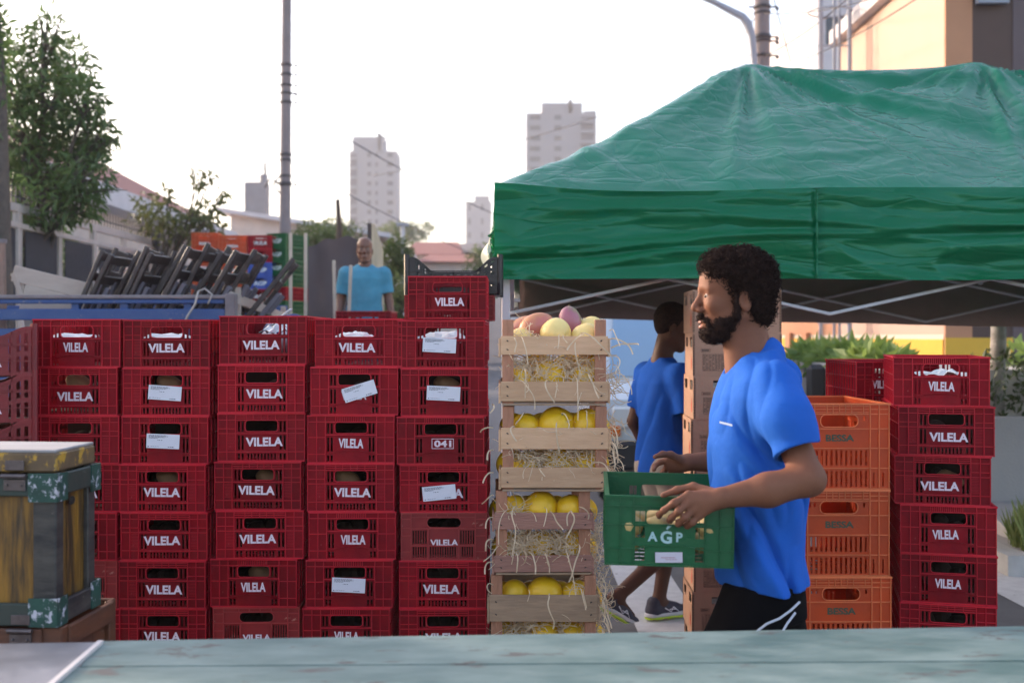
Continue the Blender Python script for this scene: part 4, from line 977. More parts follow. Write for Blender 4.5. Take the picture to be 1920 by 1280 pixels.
# ------------------------------------------------------------------ green pop-up canopy
def tarp_material(nm='green_vinyl_tarp',c1=(.004,.20,.105,1),c2=(.008,.26,.15,1),ro=.24,st=.32,sc=(1,1,1),thin=.05,tr=.22):
    m=bpy.data.materials.new(nm); m.use_nodes=True; nt=m.node_tree; N=nt.nodes; L=nt.links; b=N['Principled BSDF']
    tc=N.new('ShaderNodeTexCoord'); mp=N.new('ShaderNodeMapping'); L.new(tc.outputs['Object'],mp.inputs[0])
    nz=N.new('ShaderNodeTexNoise'); nz.inputs['Scale'].default_value=2.2; nz.inputs['Detail'].default_value=6; L.new(mp.outputs[0],nz.inputs[0])
    mx=N.new('ShaderNodeMix'); mx.data_type='RGBA'; L.new(nz.outputs[0],mx.inputs[0]); mx.inputs[6].default_value=c1; mx.inputs[7].default_value=c2; mp.inputs['Scale'].default_value=sc
    L.new(mx.outputs[2],b.inputs['Base Color']); b.inputs['Roughness'].default_value=ro; b.inputs['Specular IOR Level'].default_value=.48; b.inputs['Specular Tint'].default_value=(.45,1,.86,1)
    # crumple: ridged, warped noise
    w1=N.new('ShaderNodeTexNoise'); w1.inputs['Scale'].default_value=3; L.new(mp.outputs[0],w1.inputs[0])
    ad=N.new('ShaderNodeMix'); ad.data_type='RGBA'; ad.blend_type='ADD'; ad.inputs[0].default_value=.35; L.new(mp.outputs[0],ad.inputs[6]); L.new(w1.outputs['Color'],ad.inputs[7])
    v=N.new('ShaderNodeTexVoronoi'); v.feature='DISTANCE_TO_EDGE'; v.inputs['Scale'].default_value=6.5; L.new(ad.outputs[2],v.inputs['Vector'])
    v2=N.new('ShaderNodeTexNoise'); v2.inputs['Scale'].default_value=14; v2.inputs['Detail'].default_value=6; v2.inputs['Distortion'].default_value=1.2; L.new(ad.outputs[2],v2.inputs[0])
    r1=N.new('ShaderNodeMapRange'); r1.inputs[1].default_value=0; r1.inputs[2].default_value=thin; L.new(v.outputs[0],r1.inputs[0])
    mm=N.new('ShaderNodeMath'); mm.operation='MULTIPLY_ADD'; L.new(v2.outputs[0],mm.inputs[0]); mm.inputs[1].default_value=1.1; L.new(r1.outputs[0],mm.inputs[2])
    v2s=N.new('ShaderNodeMath'); v2s.operation='MULTIPLY'; L.new(v2.outputs[0],v2s.inputs[0]); v2s.inputs[1].default_value=.9
    def cre(sc3,rz,scale,prev):
        m2=N.new('ShaderNodeMapping'); m2.inputs['Scale'].default_value=sc3; m2.inputs['Rotation'].default_value=(0,0,rz); L.new(ad.outputs[2],m2.inputs[0])
        vv=N.new('ShaderNodeTexVoronoi'); vv.feature='DISTANCE_TO_EDGE'; vv.inputs['Scale'].default_value=scale; L.new(m2.outputs[0],vv.inputs['Vector'])
        rr_=N.new('ShaderNodeMapRange'); rr_.inputs[2].default_value=thin*1.6; rr_.inputs[4].default_value=.8; L.new(vv.outputs[0],rr_.inputs[0])
        aa=N.new('ShaderNodeMath'); aa.operation='ADD'; L.new(rr_.outputs[0],aa.inputs[0]); L.new(prev,aa.inputs[1]); return aa.outputs[0]
    hsum=cre((1,.22,.4),.75,4.2,cre((.25,1.1,.8),-.35,3.4,cre((.8,.3,1),-1.1,6.5,v2s.outputs[0])))
    bp=N.new('ShaderNodeBump'); bp.inputs['Strength'].default_value=st; bp.inputs['Distance'].default_value=.012; L.new(hsum,bp.inputs['Height']); L.new(bp.outputs[0],b.inputs['Normal'])
    trn=N.new('ShaderNodeBsdfTranslucent'); L.new(mx.outputs[2],trn.inputs[0]); ms=N.new('ShaderNodeMixShader'); ms.inputs[0].default_value=tr; L.new(b.outputs[0],ms.inputs[1]); L.new(trn.outputs[0],ms.inputs[2]); L.new(ms.outputs[0],N['Material Output'].inputs[0])
    return m
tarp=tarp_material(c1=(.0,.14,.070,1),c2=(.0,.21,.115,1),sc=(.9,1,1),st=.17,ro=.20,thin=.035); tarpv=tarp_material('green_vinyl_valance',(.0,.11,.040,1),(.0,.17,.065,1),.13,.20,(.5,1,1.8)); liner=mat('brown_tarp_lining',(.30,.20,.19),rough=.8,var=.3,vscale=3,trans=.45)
poles=mat('grey_canopy_strut',(.55,.53,.55),rough=.5,metal=.1,var=.3,vscale=10)
XL,XR,YF,YB=-.078,4.43,5.0,8.0; ZE=2.262; ZH=1.852
tent=empty('canopy_tent',((XL+XR)/2,(YF+YB)/2,0),0,'green vinyl pop-up canopy over the stall','canopy tent'); TO=np.array(tent.location)
PK=[(1.365,6.5,3.205),(2.72,6.5,3.185)]
def roof_z(x,y):
    """hip roof pulled over two peaks with a sagging ridge"""
    a=(x-XL)/(PK[0][0]-XL); b=(XR-x)/(XR-PK[1][0]); c=(y-YF)/1.5; d=(YB-y)/1.5
    h=smin(smin(smin(a,b,.06),c,.05),d,.05); h=np.clip(h,0,1.0)
    ridge_=3.195-.045*np.clip(1-((x-2.04)/.68)**2,0,1)
    return ZE+(ridge_-ZE)*(.86*h+.14*h**1.7)
nx,ny=230,150
gx=XL+(XR-XL)*np.linspace(0,1,nx); gy=YF+(YB-YF)*np.linspace(0,1,ny)
X_,Y_=np.meshgrid(gx,gy,indexing='ij'); Z_=roof_z(X_,Y_)
p=np.stack([X_,Y_,Z_],-1)
W_=vnoise(p*1.1)*.5
cr=.010*ridge(np.stack([X_*1.5+Y_*.9+W_*2,Y_*.5-X_*.3,Z_*0],-1)*1.5)+.006*ridge(np.stack([X_*2.6-Y_*1.9+W_*3,(Y_+Z_)*.8+W_,Z_*0],-1)*1.8)+.0025*ridge(np.stack([X_*5+W_*3,(Y_+Z_)*9,Z_*0],-1)*2.0+7)
for (qx,qy,qz) in PK:   # tension folds radiating from the peaks
    ang=np.arctan2(X_-qx,-(Y_-qy)-.0); rad=np.hypot(X_-qx,Y_-qy)
    cr+=.046*np.exp(-rad/1.0)*np.clip(rad/.15,0,1)*ridge(np.stack([ang*6.0+.3*W_,rad*.3,0*rad],-1)+3)
edge=np.clip(np.minimum(np.minimum(X_-XL,XR-X_),np.minimum(Y_-YF,YB-Y_))/.08,0,1)
Z_=Z_+(cr-.01)*edge*np.clip((ZE+.90-Z_)/.10,.15,1)
# long diagonal crease
Z_+=.014*edge*np.exp(-((Y_-YF-.9)-.62*(X_-1.75))**2/.004)*np.clip((X_-1.4)/.3,0,1)*np.clip((2.9-X_)/.3,0,1)
# eave line sags between the frame points and rises at the left corner
def eave(x): return .022*np.exp(-((x-XL)/.3)**2)+.0-.018*np.sin(np.clip((x-XL)/1.45,0,1)*math.pi)
front=np.exp(-((Y_-YF)/.25))
Z_+=eave(X_)*front
verts=np.stack([X_,Y_,Z_],-1).reshape(-1,3)-TO
ii=np.arange(nx*ny).reshape(nx,ny); fc=np.stack([ii[:-1,:-1],ii[1:,:-1],ii[1:,1:],ii[:-1,1:]],-1).reshape(-1,4)
cv=npmesh('canopy',verts,fc,tarp,tent)
vl=verts.copy(); vl[:,2]-=.03; vl[:,0]*=.995; vl[:,1]*=.99
npmesh('lining',vl,fc[:,::-1],liner,tent)
def valance(p0,p1,zt,zb,seed,nm='valance',m=tarpv,nrm=(0,-1),dz=None,amp=.065,zbot=None):
    p0=np.array(p0,float); p1=np.array(p1,float); L_=np.linalg.norm(p1-p0); n=int(L_*70); k=40
    U,Vv=np.meshgrid(np.linspace(0,1,n),np.linspace(0,1,k),indexing='ij')
    u=U*L_; top=zt+(eave(u+XL) if dz else 0*u); bot=zb+(zbot(U) if zbot else 0*u)
    z=top+(bot-top)*Vv
    wv=vnoise(np.stack([u*.7+seed,Vv*3+seed,0*u],-1))
    rg=ridge(np.stack([u*1.25+seed,Vv*4.6+wv*1.6+.35*np.sin(u*1.7),0*u+seed],-1)); rg2=ridge(np.stack([u*2.1+seed,Vv*8.5+wv*2.6,0*u+3],-1)); f=np.sign(rg)*np.abs(rg)**1.5*.62+.30*np.sign(rg2)*np.abs(rg2)**1.4+.22*vnoise(np.stack([u*1.6,Vv*9+wv*2,0*u+seed],-1))+.04*ridge(np.stack([u*5+wv*3,Vv*16+wv*3,0*u],-1))
    env=np.clip(Vv/.07,0,1)*(.55+.45*np.abs(np.sin(math.pi*u/1.5)))*np.clip(Vv*1.4,.3,1)
    seam=np.exp(-((u-1.435)/.02)**2)+np.exp(-((u-2.87)/.02)**2)
    off=amp*f*env*(1-.6*seam)+.012*Vv-.010*seam
    z+=.010*vnoise(np.stack([u*1.5,0*u+seed,0*u],-1))*Vv
    Q=np.stack([p0[0]+(p1[0]-p0[0])*U+nrm[0]*off,p0[1]+(p1[1]-p0[1])*U+nrm[1]*off,z],-1).reshape(-1,3)-TO
    I=np.arange(n*k).reshape(n,k); fcs=np.stack([I[:-1,:-1],I[:-1,1:],I[1:,1:],I[1:,:-1]],-1).reshape(-1,4)
    o=npmesh(nm,Q,fcs,m,tent)
    return o
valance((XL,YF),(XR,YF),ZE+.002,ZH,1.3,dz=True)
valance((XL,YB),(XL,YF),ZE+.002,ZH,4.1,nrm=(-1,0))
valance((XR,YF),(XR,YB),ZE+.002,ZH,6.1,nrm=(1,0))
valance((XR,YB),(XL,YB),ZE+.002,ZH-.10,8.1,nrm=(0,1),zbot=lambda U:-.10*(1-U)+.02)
valance((XR,YB-.09),(XL,YB-.09),ZE,ZH-.13,9.1,nm='lining',m=liner,nrm=(0,1),amp=.012,zbot=lambda U:-.10*(1-U)+.02)
valance((XL+.012,YF+.06),(XR,YF+.06),ZE,ZH+.012,1.3,nm='lining',m=liner,dz=True,amp=.028).data.flip_normals()
# seams sewn down the front valance
for xs in(1.357,2.79):
    mb=MB(); mb.box(xs-.003-TO[0],xs+.003-TO[0],YF-.018-TO[1],YF-.008-TO[1],ZH+.004,ZE-.01); mb.build('seam',tarpv,tent)
def ubar(a,b,w=.026,nm='strut'):
    mb=MB(); mb.bar(np.array(a)-TO,np.array(b)-TO,w,w*.6,bev=.003); return mb.build(nm,poles,tent)
legs=[(XL+.05,YF+.05),(XR-.05,YF+.05),(XL+.05,YB-.06),(XR-.05,YB-.06)]
for x,y in legs:
    mb=MB(); mb.cbox(np.array((x,y,1.18))-TO,(.038,.038,2.12),bev=.003); mb.cbox(np.array((x,y,.125))-TO,(.11,.11,.012)); mb.build('leg',mat('white_canopy_leg',(.66,.66,.70),rough=.4),tent)
zU,zD=2.02,1.70
for yy in(YF+.09,YB-.12):
    n=3; L_=(XR-XL-.1)/n
    for k in range(n):
        a=XL+.05+k*L_; o_=.012
        ubar((a,yy-o_,zU),(a+L_,yy-o_,zD)); ubar((a,yy+o_,zD),(a+L_,yy+o_,zU))
for xx in(XL+.09,XR-.09):
    n=2; L_=(YB-YF-.1)/n
    for k in range(n):
        a=YF+.05+k*L_
        ubar((xx-.012,a,zU),(xx-.012,a+L_,zD+.06)); ubar((xx+.012,a,zD+.06),(xx+.012,a+L_,zU))
for (qx,qy,qz) in PK: ubar((qx,qy,1.9),(qx,qy,qz-.06),.03,'peak_post')
TS=1.08
tent.scale=(TS,)*3; tent.location=(TO[0]*TS,TO[1]*TS,CZ-CZ*TS)
# pale plastic sheet hanging at the left corner
bagt=mat('translucent_plastic_sheet',(.80,.78,.72),rough=.25,trans=.5,bump=.4,bscale=9,bdist=.02)
n,k=10,22; vs=[];fs=[]
for i in range(n+1):
    for j in range(k+1):
        u,v=i/n,j/k; bulge=math.sin(v*math.pi)**1.5*(.7+.5*math.sin(v*7))
        vs.append((XL-.012-u*.062*bulge-.010*math.sin(v*9+u*3),YF+.03+.10*u+.03*math.sin(v*6+u*4),2.08-v*.30))
for i in range(n):
    for j in range(k): a=i*(k+1)+j; fs.append((a,a+k+1,a+k+2,a+1))
vs=[(a*TS,b*TS,CZ+(c-CZ)*TS) for a,b,c in vs]
o=npmesh('plastic_sheet',vs,fs,bagt); tag(o,'pale translucent plastic hanging from the left corner of the green canopy','plastic sheet')
# ------------------------------------------------------------------ people
skin=mat('warm_brown_skin',(.215,.082,.046),rough=.64,spec=.28,var=.6,vscale=11,vcol=(.14,.050,.028),bump=.22,bscale=160,bdist=.001,sss=.05)
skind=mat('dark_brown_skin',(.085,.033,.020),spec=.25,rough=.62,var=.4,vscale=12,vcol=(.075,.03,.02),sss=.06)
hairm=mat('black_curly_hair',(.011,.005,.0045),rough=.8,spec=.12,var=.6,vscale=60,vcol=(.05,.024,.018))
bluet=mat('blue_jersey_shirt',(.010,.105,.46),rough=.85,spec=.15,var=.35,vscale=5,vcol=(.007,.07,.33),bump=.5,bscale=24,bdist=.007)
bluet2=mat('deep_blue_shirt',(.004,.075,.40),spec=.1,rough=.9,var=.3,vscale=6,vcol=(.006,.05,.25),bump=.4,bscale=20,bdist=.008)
teal=mat('light_teal_shirt',(.06,.28,.40),rough=.8,var=.45,vscale=5,bump=.5,bscale=14,bdist=.012)
blacks=mat('black_shorts_cloth',(.0035,.003,.004),rough=.9,spec=.08,var=.4,vscale=20,vcol=(.007,.006,.007))
greys=mat('grey_beige_shorts_cloth',(.30,.25,.22),rough=.85,var=.3,vscale=8)
lipm=mat('lip_skin',(.34,.13,.10),rough=.4); eyew=mat('eye_white',(.30,.23,.20),rough=.6,spec=.2); iris=mat('dark_iris',(.03,.015,.01),rough=.2)
sockm=mat('shoe_black_mesh',(.025,.022,.04),rough=.7,var=.4,vscale=60,vcol=(.06,.055,.09)); lime=mat('lime_shoe_sole',(.45,.62,.04),rough=.5); soleg=mat('pale_grey_midsole',(.52,.52,.55),rough=.6); swh=mat('white_shoe_mark',(.75,.75,.8),rough=.5)

def head_prims(O,Fw,Lf,Up,s):
    O=np.array(O,float); Fw,Lf,Up=[np.array(a,float)/np.linalg.norm(a) for a in(Fw,Lf,Up)]
    Rm=np.stack([Fw,Lf,Up]); W=lambda x,y,z:O+s*(x*Fw+y*Lf+z*Up)
    def rot(ay): 
        c,q=math.cos(ay),math.sin(ay); return np.array([[c,0,-q],[0,1,0],[q,0,c]])@Rm
    E=lambda c,r,k=.02,sub=False,a=0:Ell(W(*c),np.array(r)*s,rot(a),k*s,sub)
    K=lambda a,b,ra,rb,k=.02:Cap(W(*a),W(*b),ra*s,rb*s,k*s)
    pr=[E((-.016,0,.034),(.093,.073,.083),.02),E((.028,0,.038),(.063,.060,.062),.03),E((.024,0,-.035),(.060,.056,.078),.03),
        K((-.02,.050,-.060),(.060,.014,-.112),.020,.016,.03),K((-.02,-.050,-.060),(.060,-.014,-.112),.020,.016,.03),
        E((.072,0,-.106),(.016,.018,.016),.02),
        E((.054,.036,-.026),(.024,.020,.020),.02),E((.054,-.036,-.026),(.024,.020,.020),.02),
        K((.082,.010,.020),(.066,.042,.020),.010,.009,.015),K((.082,-.010,.020),(.066,-.042,.020),.010,.009,.015),
        E((.100,.030,.002),(.020,.017,.012),.016,True),E((.100,-.030,.002),(.020,.017,.012),.016,True),
        E((.068,.031,.006),(.0145,.0150,.0095),.004),E((.068,-.031,.006),(.0145,.0150,.0095),.004),E((.066,.031,-.008),(.0145,.0150,.0070),.006),E((.066,-.031,-.008),(.0145,.0150,.0070),.006),
        K((.083,0,.012),(.104,0,-.028),.0085,.0110,.012),E((.1055,0,-.0345),(.0125,.0110,.0110),.008),
        E((.092,.013,-.041),(.013,.0075,.0085),.006),E((.092,-.013,-.041),(.013,.0075,.0085),.006),
        E((.096,.0065,-.0485),(.006,.004,.004),.003,True),E((.096,-.0065,-.0485),(.006,.004,.004),.003,True),
        E((.071,0,-.076),(.020,.028,.024),.012),
        E((.0855,0,-.0755),(.012,.021,.0062),.006),E((.085,0,-.0895),(.0115,.018,.0072),.006),
        E((.097,0,-.0820),(.018,.022,.0020),.003,True),E((.090,0,-.100),(.012,.014,.005),.008,True)]
    for sy in(1,-1):
        pr+=[E((-.026,sy*.0755,-.020),(.0175,.0075,.0320),.006,False,.18),E((-.0215,sy*.0840,-.018),(.0100,.0085,.0200),.003,True,.18),E((-.016,sy*.072,-.026),(.006,.008,.008),.005)]
    return pr,W,E,K
def hair_obj(name,prims,bmin,bmax,h,parent,amp,freq,cut=None,m=None):
    def post(p,d):
        d=d+amp*vnoise(p*freq)+amp*.6*vnoise(p*freq*2.3+9)
        return cut(p,d) if cut else d
    return sdf_obj(name,prims,bmin,bmax,h,m or hairm,parent,post,pad=.03)
def curls(pts,nrm,n,r,parent,seed,name='curls',out=.006,w=.0013):
    rs=np.random.RandomState(seed); mb=MB()
    loc=np.array(parent.matrix_world.translation) if False else None
    for i in rs.randint(0,len(pts),n):
        c=pts[i]+nrm[i]*rs.uniform(-.5,1)*out; a=rs.randn(3); a/=np.linalg.norm(a); b=np.cross(a,rs.randn(3)); b/=np.linalg.norm(b)
        rr_=r*rs.uniform(.6,1.4); t0=rs.rand()*6; ax=np.cross(a,b)
        mb.tube([c+rr_*(math.cos(t0+t)*a+math.sin(t0+t)*b)+ax*rr_*.25*t for t in np.linspace(0,rs.uniform(3.5,6),7)],w,3,cap=False)
    return mb

# ---------- man carrying the green crate (world coordinates; he faces -X)
DM=3.42; HO_=V(1372,553,DM); hs=1.055
# root on the ground below him
root=empty('person',(.78,3.42,0),0,'man in a bright blue T-shirt carrying a green crate, facing left','person')
Fw=np.array((-1,.05,-.03)); Up=np.array((-.03,0,1.)); Lf=np.cross(Up,Fw)
hp,W,E,K=head_prims(HO_,Fw,Lf,Up,hs)
neck=[Cap(W(-.035,0,-.060),V(1413,672,DM),.056,.060,.03),Cap(W(-.012,0,-.075),V(1393,690,DM),.044,.055,.03)]
shL,shR=V(1456,722,3.235),V(1455,715,3.60)
elL=V(1516,898,3.085); wrL=V(1352,933,3.085)
elR=V(1412,862,3.80); wrR=V(1290,866,3.765)
torso=Loft([[V(0,y,DM)[2],V(x,0,DM)[0],DM,rx,ry] for y,x,rx,ry in((1125,1436,.085,.12),(1090,1437,.095,.135),(1000,1434,.110,.14),(900,1424,.110,.145),(800,1425,.112,.165),(740,1426,.105,.17),(700,1430,.075,.14),(672,1432,.05,.08))],k=.03)
arms=[Cap(shL+(0,.03,-.03),elL,.048,.044,.03),Cap(shL+(0,.03,-.03),V(1470,800,3.15),.050,.050,.03),Cap(elL,V(1440,918,3.083),.043,.046,.025),Cap(V(1440,918,3.083),wrL,.045,.0275,.02,flat=((0,1,0),1.15)),
      Cap(shR,elR,.052,.042,.03),Cap(elR,V(1352,864,3.785),.042,.041,.02),Cap(V(1352,864,3.785),wrR,.041,.027,.02)]
def hand(pts,kn,wr,thumb,k=.007,palm=None,rs=1.0):
    out=[]
    for q,kp in zip(pts,kn):
        out.append(Cap(wr,kp,.0185*rs,.0118*rs,.016))
    for q in pts:
        rad=np.linspace(.0102,.0076,len(q))*rs
        for a,b,ra,rb in zip(q[:-1],q[1:],rad[:-1],rad[1:]): out.append(Cap(a,b,ra,rb,k))
    rad=[.0145,.0115,.0100,.0078]
    for a,b,ra,rb in zip(thumb[:-1],thumb[1:],rad[:-1],rad[1:]): out.append(Cap(a,b,ra*rs,rb*rs,.009))
    if palm: out.append(palm)
    return out
L_=lambda *a:[V(*q) for q in a]
fiL=[L_((1291,927,3.085),(1264,942,3.078),(1245,956,3.092),(1236,964,3.118),(1236,968,3.16)),
     L_((1293,941,3.078),(1272,958,3.068),(1259,970,3.085),(1256,975,3.12),(1257,972,3.165)),
     L_((1300,955,3.078),(1284,970,3.070),(1273,980,3.088),(1272,982,3.12),(1272,976,3.165)),
     L_((1311,966,3.082),(1298,979,3.078),(1289,985,3.094),(1288,985,3.12),(1288,979,3.158))]
thL=L_((1332,922,3.10),(1300,912,3.125),(1270,918,3.130),(1243,928,3.132))
handL=hand(fiL,[q[0] for q in fiL],wrL,thL,palm=Ell(V(1316,940,3.088),(.036,.014,.027),None,.012))
fiR=[L_((1252,862,3.768),(1238,866,3.770),(1228,873,3.755),(1226,880,3.72)),
     L_((1252,872,3.780),(1243,886,3.792),(1240,898,3.775),(1240,900,3.735),(1238,890,3.705)),
     L_((1262,878,3.782),(1257,892,3.792),(1256,902,3.775),(1257,903,3.735),(1256,892,3.702)),
     L_((1272,882,3.782),(1270,895,3.790),(1270,903,3.775),(1272,903,3.735),(1273,893,3.706))]
thR=L_((1276,862,3.75),(1258,852,3.735),(1242,851,3.72),(1228,856,3.705))
handR=hand(fiR,[q[0] for q in fiR],wrR,thR,palm=Ell(V(1266,870,3.772),(.030,.015,.022),None,.012))
hipL,hipR=V(1432,1085,3.31),V(1436,1085,3.52)
kneeL,ankL=np.array((.60,3.30,.50)),np.array((.70,3.30,.10)); kneeR,ankR=np.array((.86,3.54,.50)),np.array((1.10,3.55,.16))
legs_=[Cap(hipL,hipL+(kneeL-hipL)*.45,.045,.075,.03),Cap(hipL+(kneeL-hipL)*.45,kneeL,.075,.058,.04),Cap(kneeL,ankL,.056,.038,.02),Cap(kneeL+(.02,0,-.12),kneeL+(.05,0,-.2),.055,.05,.03),
       Cap(hipR,hipR+(kneeR-hipR)*.45,.045,.075,.03),Cap(hipR+(kneeR-hipR)*.45,kneeR,.075,.058,.04),Cap(kneeR,ankR,.056,.038,.02),Cap(kneeR+(.04,0,-.12),kneeR+(.09,0,-.2),.055,.05,.03),
       Cap(ankL,ankL+(-.15,0,-.055),.042,.035,.03),Cap(ankR,ankR+(-.10,0,-.11),.042,.035,.03)]
sdf_obj('body',hp+neck+[torso]+arms+handL+handR+legs_,(.20,2.98,.0),(1.26,3.90,1.90),.0042,skin,root)
# eyes and lips
for sy in(1,-1):
    c=W(.0690,sy*.031,-.0005); mb=MB(); mb.sphere(c-np.array(root.location),.0118*hs,16,12); e=mb.build('eye',eyew,root,smooth=True)
    c=W(.0772,sy*.0315,-.0015); mb=MB(); mb.sphere(c-np.array(root.location),.0058*hs,12,8); mb.build('iris',iris,e,smooth=True)
def lpost(p,d): return d
sdf_obj('lips',[E((.0870,0,-.0755),(.012,.019,.0058),.004),E((.0865,0,-.0895),(.0118,.0165,.0068),.004),E((.098,0,-.0822),(.010,.022,.0020),.001,True)],(.5,3.3,1.6),(.68,3.55,1.76),.0022,lipm,root)
# eyelids / brows
brow=[]
mb=MB()
rs=np.random.RandomState(2)
for sy in(1,-1):
    for k in range(90):
        t=rs.rand(); a=W(.0885-.020*t,sy*(.012+.034*t),.0225+.004*math.sin(t*3)+rs.uniform(-.003,.003)); b=a+(W(-.003,sy*.007,.002)-W(0,0,0))
        mb.tube([a-np.array(root.location),b-np.array(root.location)+np.array((-.0015,0,0))],.0008,3,cap=False)
mb.build('eyebrows',hairm,root)
# hair
hx=[E((-.030,0,.050),(.098,.088,.084),.02),E((.030,0,.074),(.060,.064,.048),.03),E((-.055,0,.000),(.062,.076,.080),.03),E((-.07,0,-.055),(.035,.055,.045),.03),
    E((.086,0,.020),(.030,.075,.050),.02,True),E((.062,.066,-.01),(.050,.030,.055),.012,True),E((.062,-.066,-.01),(.050,.030,.055),.012,True),
    E((-.024,.092,-.024),(.022,.030,.036),.006,True),E((-.024,-.092,-.024),(.022,.030,.036),.006,True)]
ho=hair_obj('hair',hx,(.50,3.24,1.46),(.92,3.60,1.92),.0042,root,.0050,60)
me=ho.data; n=len(me.vertices); cv_=np.zeros(n*3); me.vertices.foreach_get('co',cv_); nv=np.zeros(n*3); me.vertices.foreach_get('normal',nv)
mb=curls(cv_.reshape(-1,3),nv.reshape(-1,3),5200,.0072,root,4,w=.0010,out=.009); mb.build('curls',hairm,ho)
# beard
bd=[E((.067,0,-.108),(.027,.028,.023),.012),Cap(W(.062,.018,-.108),W(-.006,.060,-.066),.018*hs,.010*hs,.02),Cap(W(.062,-.018,-.108),W(-.006,-.060,-.066),.018*hs,.010*hs,.02),
    Cap(W(-.004,.068,-.060),W(-.004,.070,.015),.0095*hs,.008*hs,.012),Cap(W(-.004,-.068,-.060),W(-.004,-.070,.015),.0095*hs,.008*hs,.012),
    E((.022,.048,-.082),(.036,.011,.022),.015),E((.022,-.048,-.082),(.036,.011,.022),.015),E((.03,0,-.118),(.045,.042,.018),.02),
    E((.0905,0,-.0625),(.0085,.018,.0062),.006),Cap(W(.0905,.003,-.0610),W(.074,.028,-.074),.0070*hs,.0065*hs,.006),Cap(W(.0905,-.003,-.0610),W(.074,-.028,-.074),.0070*hs,.0065*hs,.006),
    Cap(W(.074,.027,-.074),W(.066,.028,-.100),.006*hs,.009*hs,.006),Cap(W(.074,-.027,-.074),W(.066,-.028,-.100),.006*hs,.009*hs,.006),
    E((.098,0,-.087),(.016,.019,.0125),.003,True)]
bo=hair_obj('beard',bd,(.48,3.26,1.52),(.72,3.58,1.76),.0034,root,.0022,90)
me=bo.data; n=len(me.vertices); cv_=np.zeros(n*3); me.vertices.foreach_get('co',cv_); nv=np.zeros(n*3); me.vertices.foreach_get('normal',nv)
mb=curls(cv_.reshape(-1,3),nv.reshape(-1,3),2600,.0036,root,5,out=.0035,w=.0007); mb.build('curls',hairm,bo)
# T-shirt
tr=[[V(0,y,DM)[2],V((a+b)/2,0,DM)[0],DM,(b-a)/2/(F/DM),ry] for y,a,b,ry in((1130,1345,1524,.212),(1098,1343,1524,.212),(1075,1340,1524,.210),(1030,1337,1519,.20),(960,1331,1513,.195),(880,1326,1506,.19),(830,1327,1503,.19),(780,1333,1499,.195),(740,1342,1492,.20),(712,1352,1482,.19),(690,1362,1472,.165),(672,1375,1464,.13),(655,1396,1455,.10))]
shirt=[Loft(tr,k=.03,n=2.2),Cap(shL+(0,.006,.0),V(1472,785,3.16),.077,.078,.05),Cap(V(1478,785,3.16),V(1494,846,3.125),.080,.078,.03),Cap(shR+(0,-.010,.005),V(1440,800,3.68),.078,.075,.05),Cap(V(1440,800,3.68),V(1425,835,3.71),.074,.070,.03),
       Cap(V(1412,684,DM),V(1436,664,DM),.058,.058,.03)]
def unit(a): a=np.array(a,float); return a/np.linalg.norm(a)
slv_o=V(1495,848,3.12); slv_n=unit(elL-shL+np.array((0.02,0,-.03)))
slr_o=V(1425,838,3.715); slr_n=unit(elR-shR)
col_o=V(1398,668,DM); col_n=unit(np.array((-.62,0,.78)))
zhem=V(0,1088,DM)[2]
def fold(p):
    x,y,z=p[...,0],p[...,1],p[...,2]
    wv=vnoise(p*4.5)
    # drag folds: run diagonally down-left from armpit, sharper near the waist
    a=ridge(np.stack([x*9+z*6.5+wv*.9,y*5,z*1.2-x*1.0],-1))
    b=ridge(np.stack([x*15+z*3+wv*1.2,y*9,z*3.5],-1)+5)
    c=vnoise(np.stack([x*5,y*5,z*13+x*7+wv],-1)+11)
    low=np.clip((1.42-z)/.5,0,1)
    a=np.sign(a)*np.abs(a)**1.3; b=np.sign(b)*np.abs(b)**1.3; return .021*a*(.24+.76*low)+.011*b*(.40+low*.6)+.005*c
def spost(p,d):
    d=d+fold(p)
    # hem, sleeve ends, neckline: cut open
    d=np.maximum(d,zhem+.004*np.sin(p[...,0]*30)-p[...,2])
    s1=(p-slv_o)@slv_n; near=(np.linalg.norm(p-slv_o,axis=-1)<.16)
    d=np.where(near&(p[...,1]<3.25)&(p[...,0]>V(1425,0,3.12)[0]),np.maximum(d,s1),d)
    inner=Cap(shL,elL+(elL-shL)*.3,.060,.056).ev(p); d=np.where(s1>-.05,smax(d,-(inner-.004),.003),d)
    s2=(p-slr_o)@slr_n; near=(np.linalg.norm(p-slr_o,axis=-1)<.15)&(p[...,1]>3.60); d=np.where(near,np.maximum(d,s2),d)
    cc=Cap(V(1365,655,DM),V(1428,668,DM),.058,.058).ev(p); hole=Cap(V(1372,668,DM),V(1420,600,DM),.058,.066).ev(p)
    d=smax(d,-hole,.004)
    dome=Cap(V(1400,690,DM),V(1426,660,DM),.054,.058).ev(p)
    return d
so2=sdf_obj('t_shirt',shirt,(.50,3.00,.80),(1.06,3.86,1.64),.0042,bluet,root,spost)
# rib collar, sleeve band, white print on the chest
loc=np.array(root.location)
def nearest_y(px,py): pass
mb=MB(); mb.add([tuple(V(*q)-loc) for q in((1349,789,3.262),(1373,795,3.238),(1373,799,3.238),(1349,793,3.262))],[(0,1,2,3)])
sp=mb.build('chest_print',mat('white_screen_print',(.75,.78,.85),rough=.6),so2)
